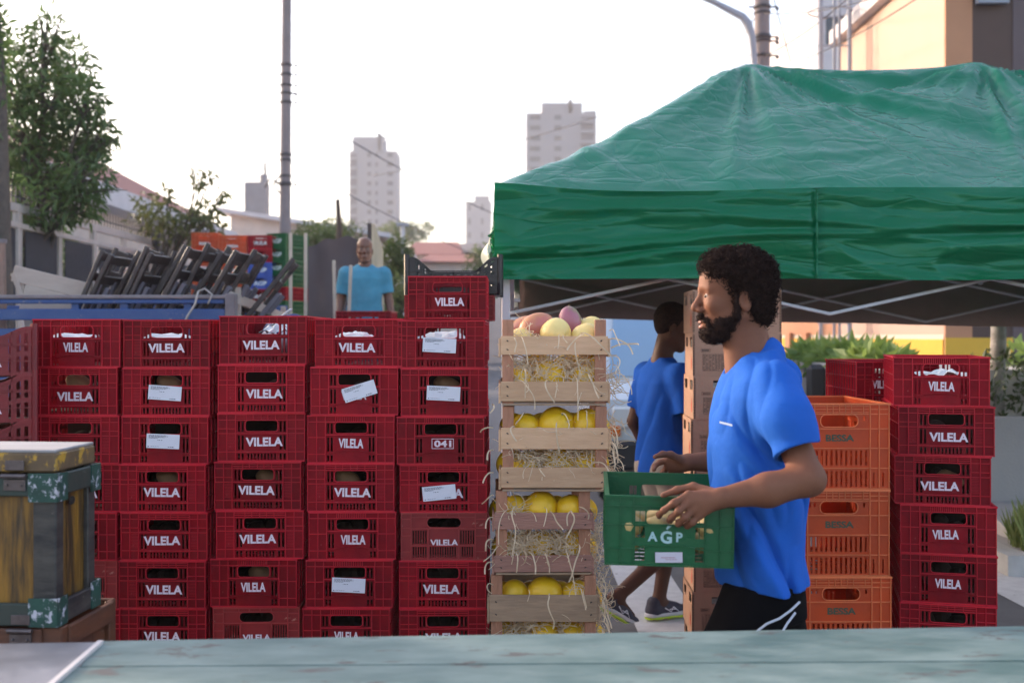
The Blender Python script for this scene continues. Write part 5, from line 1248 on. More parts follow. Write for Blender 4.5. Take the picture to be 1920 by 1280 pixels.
# shorts
shorts=[Loft([[V(0,y,DM)[2],V(x,0,DM)[0],DM,rx,ry] for y,x,rx,ry in((1150,1428,.130,.165),(1110,1432,.122,.160),(1075,1432,.118,.155))],k=.04),Cap(hipL+(0,.012,0),kneeL+(0,0,.06),.100,.100,.05),Cap(hipR+(0,-.012,0),kneeR+(0,0,.06),.098,.097,.05)]
def shp(p,d):
    d=d+.006*ridge(np.stack([p[...,0]*7+p[...,2]*3,p[...,1]*5,p[...,2]*5],-1))
    return np.maximum(np.maximum(d,.55-p[...,2]),p[...,2]-zhem-.012)
sh=sdf_obj('shorts',shorts,(.40,3.10,.48),(1.10,3.76,.97),.007,blacks,root,shp)
mb=MB()
cl=[(1499,1128,3.26),(1482,1144,3.225),(1461,1159,3.208),(1437,1169,3.198),(1410,1190,3.19)]
mb.tube([V(*q)-loc for q in cl],.0035,5)
cl=[(1491,1148,3.24),(1476,1168,3.215),(1462,1192,3.20)]
mb.tube([V(*q)-loc for q in cl],.0035,5); mb.build('white_piping',mat('white_piping',(.6,.6,.66),rough=.6),sh)
def shoe(root_,ank,toe_dir,pitch=0,s=1.0,nm='shoe'):
    """running shoe: ank = ankle point, toe_dir horizontal unit vector"""
    loc=np.array(root_.location); t=unit((*toe_dir,0)); t3=unit(t*math.cos(pitch)+np.array((0,0,math.sin(pitch)))); u=np.cross(np.array((0,0,1.)),t); up=np.cross(t3,u)
    up=-up if up[2]<0 else up; o=np.array(ank)-up*.085*s; Wp=lambda a,b,c:o+s*(a*t3+b*u+c*up)
    upp=[Cap(Wp(-.035,0,.045),Wp(-.03,0,.085),.040*s,.040*s,.02),Cap(Wp(-.03,0,.035),Wp(.17,0,.026),.040*s,.034*s,.03),Cap(Wp(.0,0,.08),Wp(.10,0,.045),.034*s,.034*s,.03)]
    sol=[Cap(Wp(-.04,0,.012),Wp(.18,0,.012),.042*s,.040*s,.02,flat=None)]
    bb=(np.minimum(Wp(-.12,-.1,-.05),Wp(.26,.1,.16))-.06,np.maximum(Wp(-.12,-.1,-.05),Wp(.26,.1,.16))+.06)
    cutp=lambda p,d:np.maximum(np.maximum(d,-((p-o)@up)+.014*s),((p-o)@up)-.118*s)
    sh_=sdf_obj(nm,upp,bb[0],bb[1],.006,sockm,root_,cutp)
    c2=lambda p,d:np.maximum(np.maximum(d,-((p-o)@up)+.010*s),((p-o)@up)-.034*s)
    sdf_obj('midsole',[Cap(Wp(-.04,0,.02),Wp(.178,0,.02),.046*s,.043*s,.02)],bb[0],bb[1],.006,soleg,sh_ if False else root_,c2).parent=sh_
    c3=lambda p,d:np.maximum(np.maximum(d,-((p-o)@up)-.002*s+.002*s*np.sin(((p-o)@t3)*90)),((p-o)@up)-.012*s+.003*s*np.sin(((p-o)@t3)*70))
    sdf_obj('sole',[Cap(Wp(-.04,0,.012),Wp(.18,0,.012),.045*s,.042*s,.02)],bb[0],bb[1],.006,lime,root_,c3).parent=sh_
    for sy in(-1,1):
        mb=MB()
        for (a,b) in(((.02,.06),(.06,.036)),((.06,.036),(.075,.062)),((.075,.062),(.11,.034)),((.05,.05),(.09,.048))):
            mb.tube([Wp(a[0],sy*.0395,a[1])-loc,Wp(b[0],sy*.0395,b[1])-loc],.0035*s,4)
        mb.build('white_emblem',swh,sh_)
    mb=MB()
    for k in range(5): mb.tube([Wp(.03+.02*k,-.022,.095-.010*k)-loc,Wp(.03+.02*k,.0,.106-.011*k)-loc,Wp(.03+.02*k,.022,.095-.010*k)-loc],.003*s,4)
    mb.build('laces',sockm,sh_)
    return sh_
shoe(root,(ankL[0],ankL[1],.085),(-1,0)); shoe(root,(ankR[0],ankR[1],.16),(-1,0),pitch=-.45)

# ---------- green crate held by him, with potatoes
gc=crate('G',green(),(0,0,0),rz=R(-4.2),W=.362,H=.197,D=.556,label='green plastic crate of potatoes carried by the man in the bright blue T-shirt',name='plastic_crate')
cN=V(1256,1062,3.15); yaw=R(-4.2); gc.location=(cN[0]+.018,3.15+.278,cN[2]); gc.rotation_euler=(0,R(1.0),yaw)
wl=logo_paint()
for s,h,dx,dz in(('A',.027,-.043,.083),('G',.036,-.005,.082),('P',.027,.032,.083)):
    link('lettering',text_data(s,h,None,wl,off=.035),gc,(dx-.004,-.274,dz))
mb=MB(); mb.tube([(-.008,-.2735,.104),(-.002,-.2735,.112),(.006,-.2735,.116)],[.0025,.0045,.0015],6); mb.build('leaf_emblem',wl,gc)
mb=MB(); mb.box(-.038,.038,-.2795,-.2785,.012,.041); lb=mb.build('sticker',mat('pale_pink_sticker',(.55,.50,.58),rough=.5),gc); lb.rotation_euler=(0,R(-2),0)
mb=MB(); mb.box(-.022,.018,-.2803,-.2797,.025,.027); mb.box(-.010,.022,-.2803,-.2797,.020,.0215); mb.build('print',mat('faded_red_ink',(.4,.2,.25)),lb)
potm=mat('golden_potato_skin',(.62,.42,.17),rough=.6,var=.4,vscale=12,vcol=(.5,.3,.1),bump=.2,bscale=40)
pr_=random.Random(3); k=0
for (x,y,z) in [(-.10,-.235,.095),(-.03,-.238,.098),(.04,-.232,.092),(.105,-.236,.094),(-.115,-.225,.045),(-.045,-.23,.05),(.03,-.228,.045),(.10,-.225,.05),(-.09,-.15,.10),(.0,-.16,.105),(.09,-.15,.10),(-.11,-.06,.085),(-.03,-.07,.09),(.07,-.06,.09),(-.09,.03,.08),(0,.02,.085),(.09,.04,.08),(-.06,.12,.075),(.05,.12,.075),(-.1,.2,.06),(0,.2,.06),(.1,.2,.06)]:
    M_=Matrix.Rotation(yaw,3,'Z'); q=M_@Vector((x+pr_.uniform(-.008,.008),y,z)); r_=pr_.uniform(.030,.037)
    mb=MB(); mb.sphere((0,0,0),(r_*1.25,r_*.95,r_*.85),16,11,rot=Matrix.Rotation(pr_.uniform(0,3),3,'Z')@Matrix.Rotation(pr_.uniform(-.5,.5),3,'Y'),fn=lambda p:1+.06*math.sin(4*p.x+k)+.04*math.sin(7*p.z))
    o=mb.build('potato',potm,None,smooth=True,loc=(gc.location.x+q.x,gc.location.y+q.y,gc.location.z+q.z+.012)); k+=1
    tag(o,'golden potato lying in the green crate the man carries','potato','potatoes in the carried green crate')

# ---------- generic standing figure, built at the origin facing +X, then placed
def figure(name,label,J,mats,loc,rz,h=.008,shirt_w=1.0,shorts_z=.52,shoes=None,headdir=(1,0,0),hair=True,fine=None,hairmat=None):
    r=empty(name,(0,0,0),0,label,'person'); sk,sm,tm=mats
    fw=np.array(headdir,float); up=np.array((.05,0,1.)); lf=np.cross(up,fw)
    hp_,W_,E_,K_=head_prims(J['head'],fw,lf,np.cross(fw,lf),1.03)
    nb=np.array(J['neck'])
    pr=list(hp_)+[Cap(W_(-.025,0,-.06),nb,.052,.058,.03)]
    tz=lambda z,x,rx,ry:[z,x,0,rx,ry]
    b=[tz(.86,0,.10,.155),tz(.95,.0,.105,.165),tz(1.08,.0,.10,.15),tz(1.22,0,.108,.165),tz(1.34,0,.105,.175),tz(1.42,0,.08,.15),tz(1.47,-.005,.05,.07)]
    pr.append(Loft(b,k=.03))
    for s in('L','R'):
        sh_,el_,wr_=[np.array(J[k+s],float) for k in('sh','el','wr')]; hd=unit(wr_-el_)
        pr+=[Cap(sh_,el_,.050,.040,.03),Cap(el_,wr_,.040,.027,.02)]
        sd=np.array((1.,0,0)) ; 
        kn=wr_+hd*.075
        pr+=[Ell(wr_+hd*.05,(.045,.024,.045),None,.02)]
        for q in(-.03,-.01,.01,.03):
            a=kn+sd*q; c=a+hd*(.035-abs(q)*.3)+np.array((.008,0,0)); pr+=[Cap(wr_,a,.016,.011,.012),Cap(a,c,.010,.009,.006),Cap(c,c+hd*.025+np.array((.008,-.006 if s=='L' else .006,0)),.009,.0075,.006)]
        a=wr_+hd*.02+sd*.03; pr+=[Cap(a,a+hd*.045+sd*.02,.013,.010,.01),Cap(a+hd*.045+sd*.02,a+hd*.07+sd*.02,.010,.008,.006)]
        hip,kn_,an=[np.array(J[k+s],float) for k in('hip','kn','an')]
        cm=kn_+(an-kn_)*.3; bk=unit(np.cross(an-kn_,np.array((0,1.,0)))); bk=bk if bk[0]<0 else -bk
        pr+=[Cap(hip,kn_,.080,.054,.04),Cap(kn_,an,.050,.036,.02),Cap(cm+bk*.018-(an-kn_)*.05,cm+bk*.018+(an-kn_)*.2,.050,.040,.03)]
        td=np.array((*J['toe'+s],0.)); pc=J.get('pitch'+s,0); pr+=[Cap(an,an+td*.11*math.cos(pc)+np.array((0,0,-.045+.11*math.sin(pc))),.036,.028,.03)]
    mn=(-.75,-.55,-.02); mx=(.75,.55,1.95)
    sdf_obj('body',pr,mn,mx,h,sk,r)
    for sy in(1,-1):
        mb=MB(); mb.sphere(W_(.0705,sy*.031,.001),.012,10,8); e=mb.build('eye',eyew,r,smooth=True)
        mb=MB(); mb.sphere(W_(.079,sy*.031,0),.005,8,6); mb.build('iris',iris,e,smooth=True)
    if hair:
        hx_=[E_((-.026,0,.044),(.094,.082,.085),.02),E_((.03,0,.070),(.055,.060,.048),.03),E_((-.05,0,.0),(.055,.072,.07),.03),E_((.088,0,.020),(.036,.08,.052),.02,True),E_((.062,.066,-.01),(.050,.030,.055),.012,True),E_((.062,-.066,-.01),(.050,.030,.055),.012,True)]
        c=np.array(J['head']); hair_obj('hair',hx_,c-.2,c+.2,.006,r,.0015,60,m=hairmat)
    w=shirt_w; t=[tz(.82,0,.135*w,.19*w),tz(.92,0,.132*w,.188*w),tz(1.08,0,.125*w,.178*w),tz(1.22,0,.128*w,.188*w),tz(1.34,0,.122*w,.20*w),tz(1.41,0,.10*w,.19*w),tz(1.455,-.005,.072,.12),tz(1.49,-.008,.060,.075)]
    sp_=[Loft(t,k=.03,n=2.3)]
    for s in('L','R'):
        sh_,el_=np.array(J['sh'+s],float),np.array(J['el'+s],float); e=sh_+(el_-sh_)*.72
        sp_.append(Cap(sh_,e,.074,.070,.045))
    def post(p,d):
        x,y,z=p[...,0],p[...,1],p[...,2]; wv=vnoise(p*4)
        d=d+.007*ridge(np.stack([y*9+z*5+wv,x*5,z*2],-1))+.004*vnoise(p*np.array((7,7,12.))+wv[...,None])
        for s in('L','R'):
            sh_,el_=np.array(J['sh'+s],float),np.array(J['el'+s],float); e=sh_+(el_-sh_)*.72; n_=unit(el_-sh_)
            sd_=(p-e)@n_; d=np.where((np.linalg.norm(p-e,axis=-1)<.13)&(z<sh_[2]-.05)&(np.abs(y)>.17),np.maximum(d,sd_),d)
            d=np.where(sd_>-.03,smax(d,-(Cap(sh_,el_,.054,.048).ev(p)),.003),d)
        return np.maximum(np.maximum(d,.84-z),-Cap(nb+(0.03,0,.02),nb+(.05,0,.3),.062,.08).ev(p))
    sdf_obj('t_shirt',sp_,(-.5,-.5,.7),(.5,.5,1.6),h,sm,r,post)
    tp=[Loft([tz(.80,0,.128,.18),tz(.90,0,.122,.178),tz(.95,0,.118,.172)],k=.05)]
    for s in('L','R'):
        hip,kn_=np.array(J['hip'+s],float),np.array(J['kn'+s],float); tp.append(Cap(hip,kn_,.105,.085,.05))
        if shorts_z<.3: tp.append(Cap(kn_,np.array(J['an'+s],float)+(0,0,.03),.085,.07,.04))
    sdf_obj('shorts' if shorts_z>.3 else 'trousers',tp,(-.6,-.5,.0),(.6,.5,1.05),h,tm,r,lambda p,d:np.maximum(d+.005*ridge(p*7),np.maximum(shorts_z-p[...,2],p[...,2]-.97)))
    for s in('L','R'):
        an=J['an'+s]; shoe(r,(an[0],an[1],an[2]),J['toe'+s],pitch=J.get('pitch'+s,0))
    r.location=loc; r.rotation_euler=(0,0,rz); return r
# man in the back seen from behind, walking away to the right
d2=CZ*F/(1172-YH)
J=dict(head=(.055,-.02,1.655),neck=(-.01,0,1.47),shL=(0,.185,1.385),shR=(0,-.185,1.385),elL=(-.05,.235,1.11),elR=(.03,-.235,1.11),wrL=(.06,.23,.88),wrR=(.16,-.22,.90),
       hipL=(0,.09,.88),hipR=(0,-.09,.88),knL=(.10,.085,.50),anL=(.01,.07,.10),knR=(.06,-.09,.49),anR=(-.36,-.09,.19),toeL=(1,0),toeR=(1,0),pitchR=-.55)
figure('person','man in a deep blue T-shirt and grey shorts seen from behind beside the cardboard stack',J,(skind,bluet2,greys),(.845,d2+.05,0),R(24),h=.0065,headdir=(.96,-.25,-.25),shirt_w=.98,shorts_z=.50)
# man in the light teal shirt standing on the truck bed
d3=11.0; zf=.62
J=dict(head=(.03,0,1.625),neck=(-.01,0,1.47),shL=(0,.19,1.39),shR=(0,-.19,1.39),elL=(.0,.235,1.12),elR=(-.02,-.235,1.11),wrL=(.12,.28,.90),wrR=(.10,-.27,.88),
       hipL=(0,.09,.88),hipR=(0,-.09,.88),knL=(.03,.10,.48),anL=(0,.10,.085),knR=(.03,-.10,.48),anR=(0,-.10,.085),toeL=(1,0),toeR=(1,0))
Xt=(684-960)*d3/F; s3=F/d3; zt3=CZ+(YH-441)/s3; zf=zt3-1.765
figure('person','bald man in a light teal T-shirt standing on the truck bed between the stakes',J,(mat('mid_brown_skin',(.19,.075,.045),rough=.42,var=.3,vscale=12,sss=.05),teal,mat('dark_blue_trousers',(.02,.025,.06),rough=.8)),(Xt,d3,zf),R(-84),h=.009,hair=False,shorts_z=.06)
TEAL_FLOOR=zf
# ------------------------------------------------------------------ background, left: trucks, trestles, crates
s8=F/8.0
def X_(px,d): return (px-960)*d/F
def Z_of(py,d): return CZ-(py-YH)*d/F
bluep=mat('blue_truck_paint',(.014,.055,.20),rough=.5,var=.6,vscale=5,vcol=(.05,.10,.22),wear=(.22,.20,.22),wearscale=16,wearamt=.62)
gryp=mat('weathered_grey_rail',(.22,.19,.20),rough=.7,var=.6,vscale=10,vcol=(.12,.09,.10),bump=.3)
beige=mat('bleached_beige_board',(.50,.40,.34),rough=.75,var=.5,vscale=5,vcol=(.34,.26,.22),stretch=(1,1,4))
rub=mat('black_rubber',(.02,.02,.02),rough=.8,var=.3,vscale=30)
chass=mat('dark_truck_chassis',(.012,.012,.014),rough=.7)
def wheel(mbp,x,y,r,w,par,axis='x'):
    mb=MB(); n=28
    pr=[(r*.62,-w/2),(r*.93,-w/2),(r,-w*.35),(r,w*.35),(r*.93,w/2),(r*.62,w/2)]
    vs=[];fs=[]
    for i in range(n):
        a=2*math.pi*i/n
        for rr_,t in pr: vs.append((x+t,y+rr_*math.cos(a),r+rr_*math.sin(a)) if axis=='x' else (x+rr_*math.cos(a),y+t,r+rr_*math.sin(a)))
    m=len(pr)
    for i in range(n):
        for j in range(m): fs.append((i*m+j,((i+1)%n)*m+j,((i+1)%n)*m+(j+1)%m,i*m+(j+1)%m))
    mb.add(vs,fs); wh=mb.build('tyre',rub,par)
    mb=MB()
    if axis=='x': mb.tube([(x-w*.38,y,r),(x+w*.38,y,r)],r*.63,20)
    else: mb.tube([(x,y-w*.38,r),(x,y+w*.38,r)],r*.63,20)
    mb.build('rim',gryp,wh)
# blue stake-sided truck, side towards us at d=8
x0,x1=-5.2,X_(432,8.0); zt=Z_of(553,8.0); zf1=Z_of(640,8.0)-.45
T1=empty('flatbed_truck',((x0+x1)/2,9.0,0),0,'blue rail-sided truck bed loaded with folded chairs behind the red crates','truck'); o1=np.array(T1.location)
def pt(*a): return tuple(np.array(a)-o1)
def tb(name,m,x0_,x1_,y0_,y1_,z0_,z1_,par=T1,off=o1,bev=.006):
    mb=MB(); mb.cbox(((x0_+x1_)/2-off[0],(y0_+y1_)/2-off[1],(z0_+z1_)/2-off[2]),(x1_-x0_,y1_-y0_,z1_-z0_),bev=bev); return mb.build(name,m,par)
tb('bed_floor',gryp,x0,x1,8.0,10.0,zf1-.06,zf1); tb('chassis',chass,x0,x1-.1,8.5,9.5,zf1-.32,zf1-.06)
tb('top_rail',gryp,x0,x1-.02,7.97,8.05,zt-.028,zt); tb('rail',bluep,x0,x1-.04,7.98,8.03,zt-.062,zt-.030)
tb('rail',bluep,x0,x1-.03,7.97,8.03,Z_of(600,8)-.0,Z_of(579,8)); tb('side_board',bluep,x0,x1-.03,7.98,8.02,zf1,Z_of(616,8))
tb('rail',bluep,x0,x1,10.0,10.05,zt-.105,zt-.02)
for px in(-60,140,232,352): tb('post',bluep,X_(px,8)-.03,X_(px,8)+.03,8.0,8.05,zf1-.1,zt-.05)
tb('corner_post',gryp,x1-.03,x1+.04,7.96,8.06,zf1-.1,zt+.01)
for y in(8.1,9.7):
    for x in(-4.6,-2.6): wheel(None,x-o1[0],y-o1[1],.42,.22,T1)
# beige tail board running off to the right and away
T=empty('tail_board',(x1+.03,8.1,zf1),0,'long pale beige board sloping down to the right from the blue truck corner','board')
a=np.array(P(432,556,8.1)); b=np.array(P(545,600,9.6)); c=np.array(T.location)
for k,(o_,hh) in enumerate(((0,.075),(-.14,.06))):
    mb=MB(); mb.bar(a-c+(0,0,o_),b-c+(0,0,o_),.03,hh,bev=.004); mb.build('rail',beige,T)
for t_ in(.1,.45,.85):
    q=a+(b-a)*t_-c; mb=MB(); mb.cbox(q+(0,.02,-.22),(.04,.03,.62),bev=.004); mb.build('post',beige,T)
# rope
mb=MB(); mb.tube([P(372,546,7.93),P(366,570,7.92),P(352,592,7.92),P(343,612,7.93)],.008,6); mb.tube([P(372,546,7.93),P(384,541,7.95),P(398,552,7.93),P(390,570,7.93)],.007,6)
tag(mb.build('rope',mat('pale_rope',(.4,.36,.34),rough=.9),None,smooth=True),'pale rope tied over the top rail of the blue truck','rope')
# folded chairs leaning in the truck bed
chb=mat('dark_brown_folded_chair_wood',(.030,.019,.017),rough=.5,var=.6,vscale=12,vcol=(.11,.08,.08)); chg=mat('greyish_chair_edge',(.16,.14,.17),rough=.6,var=.4,vscale=10); tip=mat('pale_worn_slat',(.45,.40,.37),rough=.6)
def chair_proto(seed):
    r=random.Random(seed); e=empty('folding_chair',(0,0,0),0,None,'folding chair','folded chairs leaning in a row in the blue truck')
    H=.82; w=.34
    for sx in(-1,1):
        mb=MB(); mb.bar((0,sx*w/2,0),(0,sx*w/2,H),.026,.022,roll=0,bev=.003); mb.build('leg',chb,e)
        mb=MB(); mb.bar((.035,sx*(w/2-.035),.05),(.045,sx*(w/2-.035),H*.80),.028,.022,bev=.003); mb.build('leg',chg,e)
    for z in(H-.03,H-.14): 
        mb=MB(); mb.cbox((0,0,z),(.014,w-.02,.045),bev=.003); mb.build('back_slat',chb,e)
    for k in range(5):
        mb=MB(); mb.cbox((.055,0,.28+k*.062),(.014,w-.09,.048),bev=.003); mb.build('seat_slat',chb if k else tip,e)
    for z in(.12,.22): mb=MB(); mb.cbox((.02,0,z),(.02,w-.03,.022),bev=.002); mb.build('stretcher',chb,e)
    return e
proto=chair_proto(1); first=True
cx=[78,98,112,134,148,172,184,208,222,246,258,284,300,318,338]
names=['leftmost folded brown chair in the row on the blue truck','second folded chair from the left on the blue truck','third folded chair from the left on the blue truck','fourth folded chair from the left, grey edge catching light','fifth folded chair, left of the middle of the row','sixth folded chair, in the middle of the row','seventh folded chair, right of the middle of the row','eighth folded chair of the leaning row','ninth folded chair, next to the last upright one','tenth folded chair, right of the middle of the leaning row','eleventh folded chair of the leaning row','twelfth folded chair of the leaning row','thirteenth folded chair of the leaning row','fourteenth folded chair, next to the end of the leaning row','fifteenth folded chair, last of the leaning row']
tops=[464,466,470,464,462,466,462,464,466,470]
tops=[470,480,466,474,464,478,462,472,468,458,476,464,474,470,486]
for i,px in enumerate(cx):
    e=proto if first else copy_tree(proto); first=False
    zf_=zf1; d=8.28+(i%4)*.10
    lean=R([22,26,20,28,24,27,30,23,29,26,33,27,31,30,38][i]); htop=(Z_of(tops[i],d)-zf_)
    sc=htop/(.82*math.cos(lean)); 
    e.location=(X_(px,d),d+.12,zf_); e.rotation_euler=(0,lean,R([7,-5,9,-3,6,-8,5,8,-6,7,-4,6,-7,4,8][i])); e.scale=(sc,)*3; e['label']=names[i]
# extra slanted table leaf at the end and folded metal-frame chair
tr=empty('folding_table',(X_(368,8.6),8.8,zf1),0,'dark folded trestle table leaning at the right end of the chair row','folding table')
for nm,(a,b,w_,h_) in {'leg':((-.30,-.2,0),(.12,-.2,.86),.03,.05),'top':((-.36,0,.02),(.02,.0,.80),.5,.02)}.items():
    mb=MB(); mb.bar(a,b,w_,h_,bev=.003); mb.build(nm,chb,tr)
mb=MB(); mb.bar((-.10,-.2,.90),(.44,-.2,.66),.03,.035,bev=.003); mb.build('leg',gryp,tr)
mb=MB(); mb.bar((.0,-.22,.80),(.40,-.22,.60),.02,.03,bev=.003); mb.build('brace',chb,tr)
for k in range(4):
    mb=MB(); mb.bar((.04+.10*k,-.18,.84-.045*k),(-.24+.13*k,-.18,.14),.022,.035,bev=.003); mb.build('leg',chb,tr)
# white slanted panel left in the truck
wp_=empty('table_frame',(X_(95,8.3),8.4,zf1),0,'pale beige folded table frame leaning at the left of the chair row','table frame')
c=np.array(wp_.location)
for a_,b_,hh in(((25,512,8.3),(170,547,8.35),.12),((42,560,8.3),(160,590,8.32),.22),((25,512,8.3),(46,566,8.3),.04)):
    mb=MB(); mb.bar(V(*a_)-c,V(*b_)-c,.03,hh,bev=.004); mb.build('rail',beige,wp_)
mb=MB(); mb.bar(V(36,520,8.32)-c,V(60,640,8.32)-c,.03,.05); mb.build('leg',beige,wp_)
# second truck: stacks of crates, stakes, dark board
z2=1.36; T2t=empty('flatbed_truck',(-2.9,14.9,0),0,'dark truck bed far behind carrying stacks of red, green, blue and orange crates','truck')
o2=np.array(T2t.location)
tb('bed_floor',gryp,-4.4,-1.3,14.2,16.2,z2-.08,z2,T2t,o2); tb('chassis',chass,-4.4,-1.4,14.6,15.8,z2-.45,z2-.08,T2t,o2)
for x in(-3.9,-2.2): wheel(None,x-o2[0],-.5,.45,.25,T2t,'y'); wheel(None,x-o2[0],1.0,.45,.25,T2t,'y')
s14=F/14.6
gr=green(); rd=red(); bl=blue(); og=orange()
wt=mat('white_crate_label',(.7,.72,.72),rough=.6)
def far_stack(px0,px1,ptop,cols,rz,where,H=.175):
    W=(px1-px0)/s14; x=((px0+px1)/2-960)/s14; z=Z_of(ptop,14.6)
    tall=H>.3
    for i,(m,cn) in enumerate(cols):
        z-=H
        if z<z2-.05: break
        tx=('VILELA',.05,.17,0,H*.42,wt,0) if cn in('red','bright red') else (('BESSA',.035,.15,0,H*.55,wt,0) if tall else ('AGP',.06,.17,0,H*.42,wt,0))
        crate('T' if tall else 'G',m,(x,14.6+.28,max(z,z2)),rz=rz,W=W,H=H,D=.556,text=tx,label=f"{cn} crate, {ORD[i]} of {where}",group='crates stacked on the far truck')

far_stack(357,407,436,[(og,'orange')]*5,R(3),'the left orange stack on the far truck',H=.315)
far_stack(408,461,441,[(og,'orange')]*5,R(2),'the right orange stack on the far truck',H=.315)
far_stack(463,509,441,[(rd,'red'),(rd,'red'),(bl,'blue'),(bl,'blue'),(rd,'bright red'),(rd,'bright red'),(rd,'red'),(rd,'red')],R(2),'the red and blue stack on the far truck')
far_stack(511,553,437,[(gr,'green')]*4+[(rd,'bright red'),(gr,'green'),(gr,'green'),(gr,'green')],R(-22),'the green stack on the far truck')
# third truck with the stakes, a dark cover board, and the man in teal on it
T3=empty('stake_truck',(-1.6,11.4,0),0,'truck bed with tall pale stakes and a dark upright cover board','truck'); o3=np.array(T3.location)
xa,xb=X_(520,11.2),X_(752,11.2); zf3=TEAL_FLOOR
tb('bed_floor',gryp,xa,xb,10.4,12.6,zf3-.08,zf3,T3,o3); tb('chassis',chass,xa,xb,10.8,12.2,zf3-.35,zf3-.08,T3,o3)
for x in(xa+.2,xb-.2): wheel(None,x-o3[0],-.6,.40,.24,T3,'y'); wheel(None,x-o3[0],.8,.40,.24,T3,'y')
stk=mat('pale_bare_stake',(.58,.46,.37),rough=.7,var=.4,vscale=8)
for a_,b_ in(((545,437,10.5),(545,640,10.5)),((573,437,10.7),(573,640,10.7)),((626,488,10.5),(629,640,10.5)),((658,497,10.45),(652,640,10.45))):
    mb=MB(); mb.bar(V(*a_)-o3,V(*b_)-o3,.028,.028,bev=.002); mb.build('stake',stk,T3)
dkb=mat('dark_brown_cover_cloth',(.085,.055,.052),rough=.9,var=.6,vscale=3,vcol=(.09,.07,.07),bump=.4,bscale=12)
n=24; vs=[];fs=[]
xl,xr_=X_(577,12.2),X_(694,12.2)
for i in range(n+1):
    u=i/n; x=xl+(xr_-xl)*u; zt_=Z_of(461-16*math.sin(u*2.6)+3*math.sin(u*17),12.2)
    y=12.2+.03*math.sin(u*9); vs+=[(x-o3[0],y-o3[1],zf3),(x-o3[0],y-o3[1],zt_),(x-o3[0],y-o3[1]+.05,zt_-.01),(x-o3[0],y-o3[1]+.05,zf3)]
for i in range(n):
    a=4*i; fs+=[(a,a+4,a+5,a+1),(a+1,a+5,a+6,a+2),(a+2,a+6,a+7,a+3)]
mb=MB(); mb.add(vs,fs); mb.build('cover_board',dkb,T3,smooth=True)
pw=mat('pale_plywood',(.62,.46,.31),rough=.7,var=.4,vscale=4,stretch=(4,4,.5))
pb=empty('plywood_panel',P(712,630,12.0),0,'tall pale plywood panel leaning upright behind the man in teal','board'); c=np.array(pb.location)
mb=MB(); pts=[(697,420),(703,420),(718,470),(721,640),(697,640)]
mb.prism([(V(a_,b_,12.0)-c)[[0,2]] for a_,b_ in pts],lambda u,v,t:(u,t,v),-.015,.015); mb.build('panel',pw,pb,fixn=True)
mb=MB(); mb.box(*(X_(689,12.0)-c[0],X_(697,12.0)-c[0]),.0,.03,Z_of(640,12)-c[2],Z_of(418,12)-c[2]); mb.build('dark_edge',dkb,pb)
rc=crate('G',red(),(X_(688,10.55),10.55,Z_of(584,10.55)-.24),rz=R(-3),W=.52,H=.24,D=.36,label='bright red crate held at waist height by the man in teal')
# ------------------------------------------------------------------ poles
cp=mat('old_concrete_pole',(.24,.20,.20),rough=.85,var=.5,vscale=3,vcol=(.17,.13,.13),bump=.3,bscale=20)
iron=mat('dark_iron_fitting',(.06,.05,.055),rough=.6)
def pole(name,label,px,pyt,r0,r1,d,bands,xt=None):
    x=X_(px,d); zt_=Z_of(pyt,d); e=empty(name,(x,d,0),0,label,'utility pole')
    mb=MB(); k=12; mb.tube([((xt or 0)*i/k,0,zt_*i/k) for i in range(k+1)],[r0+(r1-r0)*i/k for i in range(k+1)],18); mb.build('shaft',cp,e,smooth=True)
    for z,hh,bolts in bands:
        zz_=Z_of(z,d); xx=(xt or 0)*zz_/zt_; q=r0+(r1-r0)*zz_/zt_
        mb=MB(); mb.tube([(xx,0,zz_-hh/2),(xx,0,zz_+hh/2)],q+.018,18)
        if bolts:
            mb.tube([(xx-q-.11,-.02,zz_),(xx+q+.14,-.02,zz_)],.016,6); mb.sphere((xx+q+.13,-.02,zz_-.03),.035,8,6)
        b=mb.build('band',iron,e,smooth=True)
    return e
pl_=pole('utility_pole','tall concrete utility pole standing behind the far crates, left of centre',532,-260,.155,.105,28,[(122,.06,1),(140,.06,1),(160,.05,1),(175,.05,1),(192,.06,1),(290,.08,0),(300,.05,0),(345,.10,1),(330,.05,0)],xt=.10)
mb=MB()
for (a_,b_,c_) in(((525,330),(512,345),(524,362)),((527,345),(506,335),(497,352))): mb.tube([np.array(P(*q,27.8))-np.array(pl_.location) for q in(a_,b_,c_)],.025,6)
mb.build('cable_loop',iron,pl_,smooth=True)
p2_=pole('utility_pole','brown utility pole rising behind the green canopy beside the street lamp',1429,-260,.16,.125,20,[(14,.06,1),(25,.04,0),(70,.08,1),(78,.04,1),(105,.05,1)])
lam=empty('street_lamp',(X_(1414,19.5),19.5,0),0,'curved grey street lamp arm above the green canopy','street lamp'); c=np.array(lam.location)
gal=mat('grey_lamp_paint',(.30,.31,.36),rough=.5)
mb=MB(); arm=[P(1414,630,19.5),P(1414,120,19.5),P(1410,70,19.5),P(1402,45,19.5),P(1392,32,19.5),P(1340,5,19.5),P(1280,-20,19.5)]
mb.tube([np.array(q)-c for q in arm],[.075,.06,.065,.085,.07,.05,.045],12); mb.build('arm',gal,lam,smooth=True)
mb=MB(); mb.sphere(np.array(P(1255,-30,19.5))-c,(.34,.12,.07),14,8); mb.build('lamp_head',gal,lam,smooth=True)
mb=MB(); mb.tube([(0,0,0),(0,0,.9)],.09,12); mb.build('base',gal,lam)
g1=empty('street_post',(X_(755,30),30,0),0,'thin light grey street post among the far roofs','post')
mb=MB(); mb.tube([(0,0,0),(0,0,Z_of(424,30))],.06,10); mb.build('shaft',mat('light_grey_post',(.5,.5,.52),rough=.6),g1)
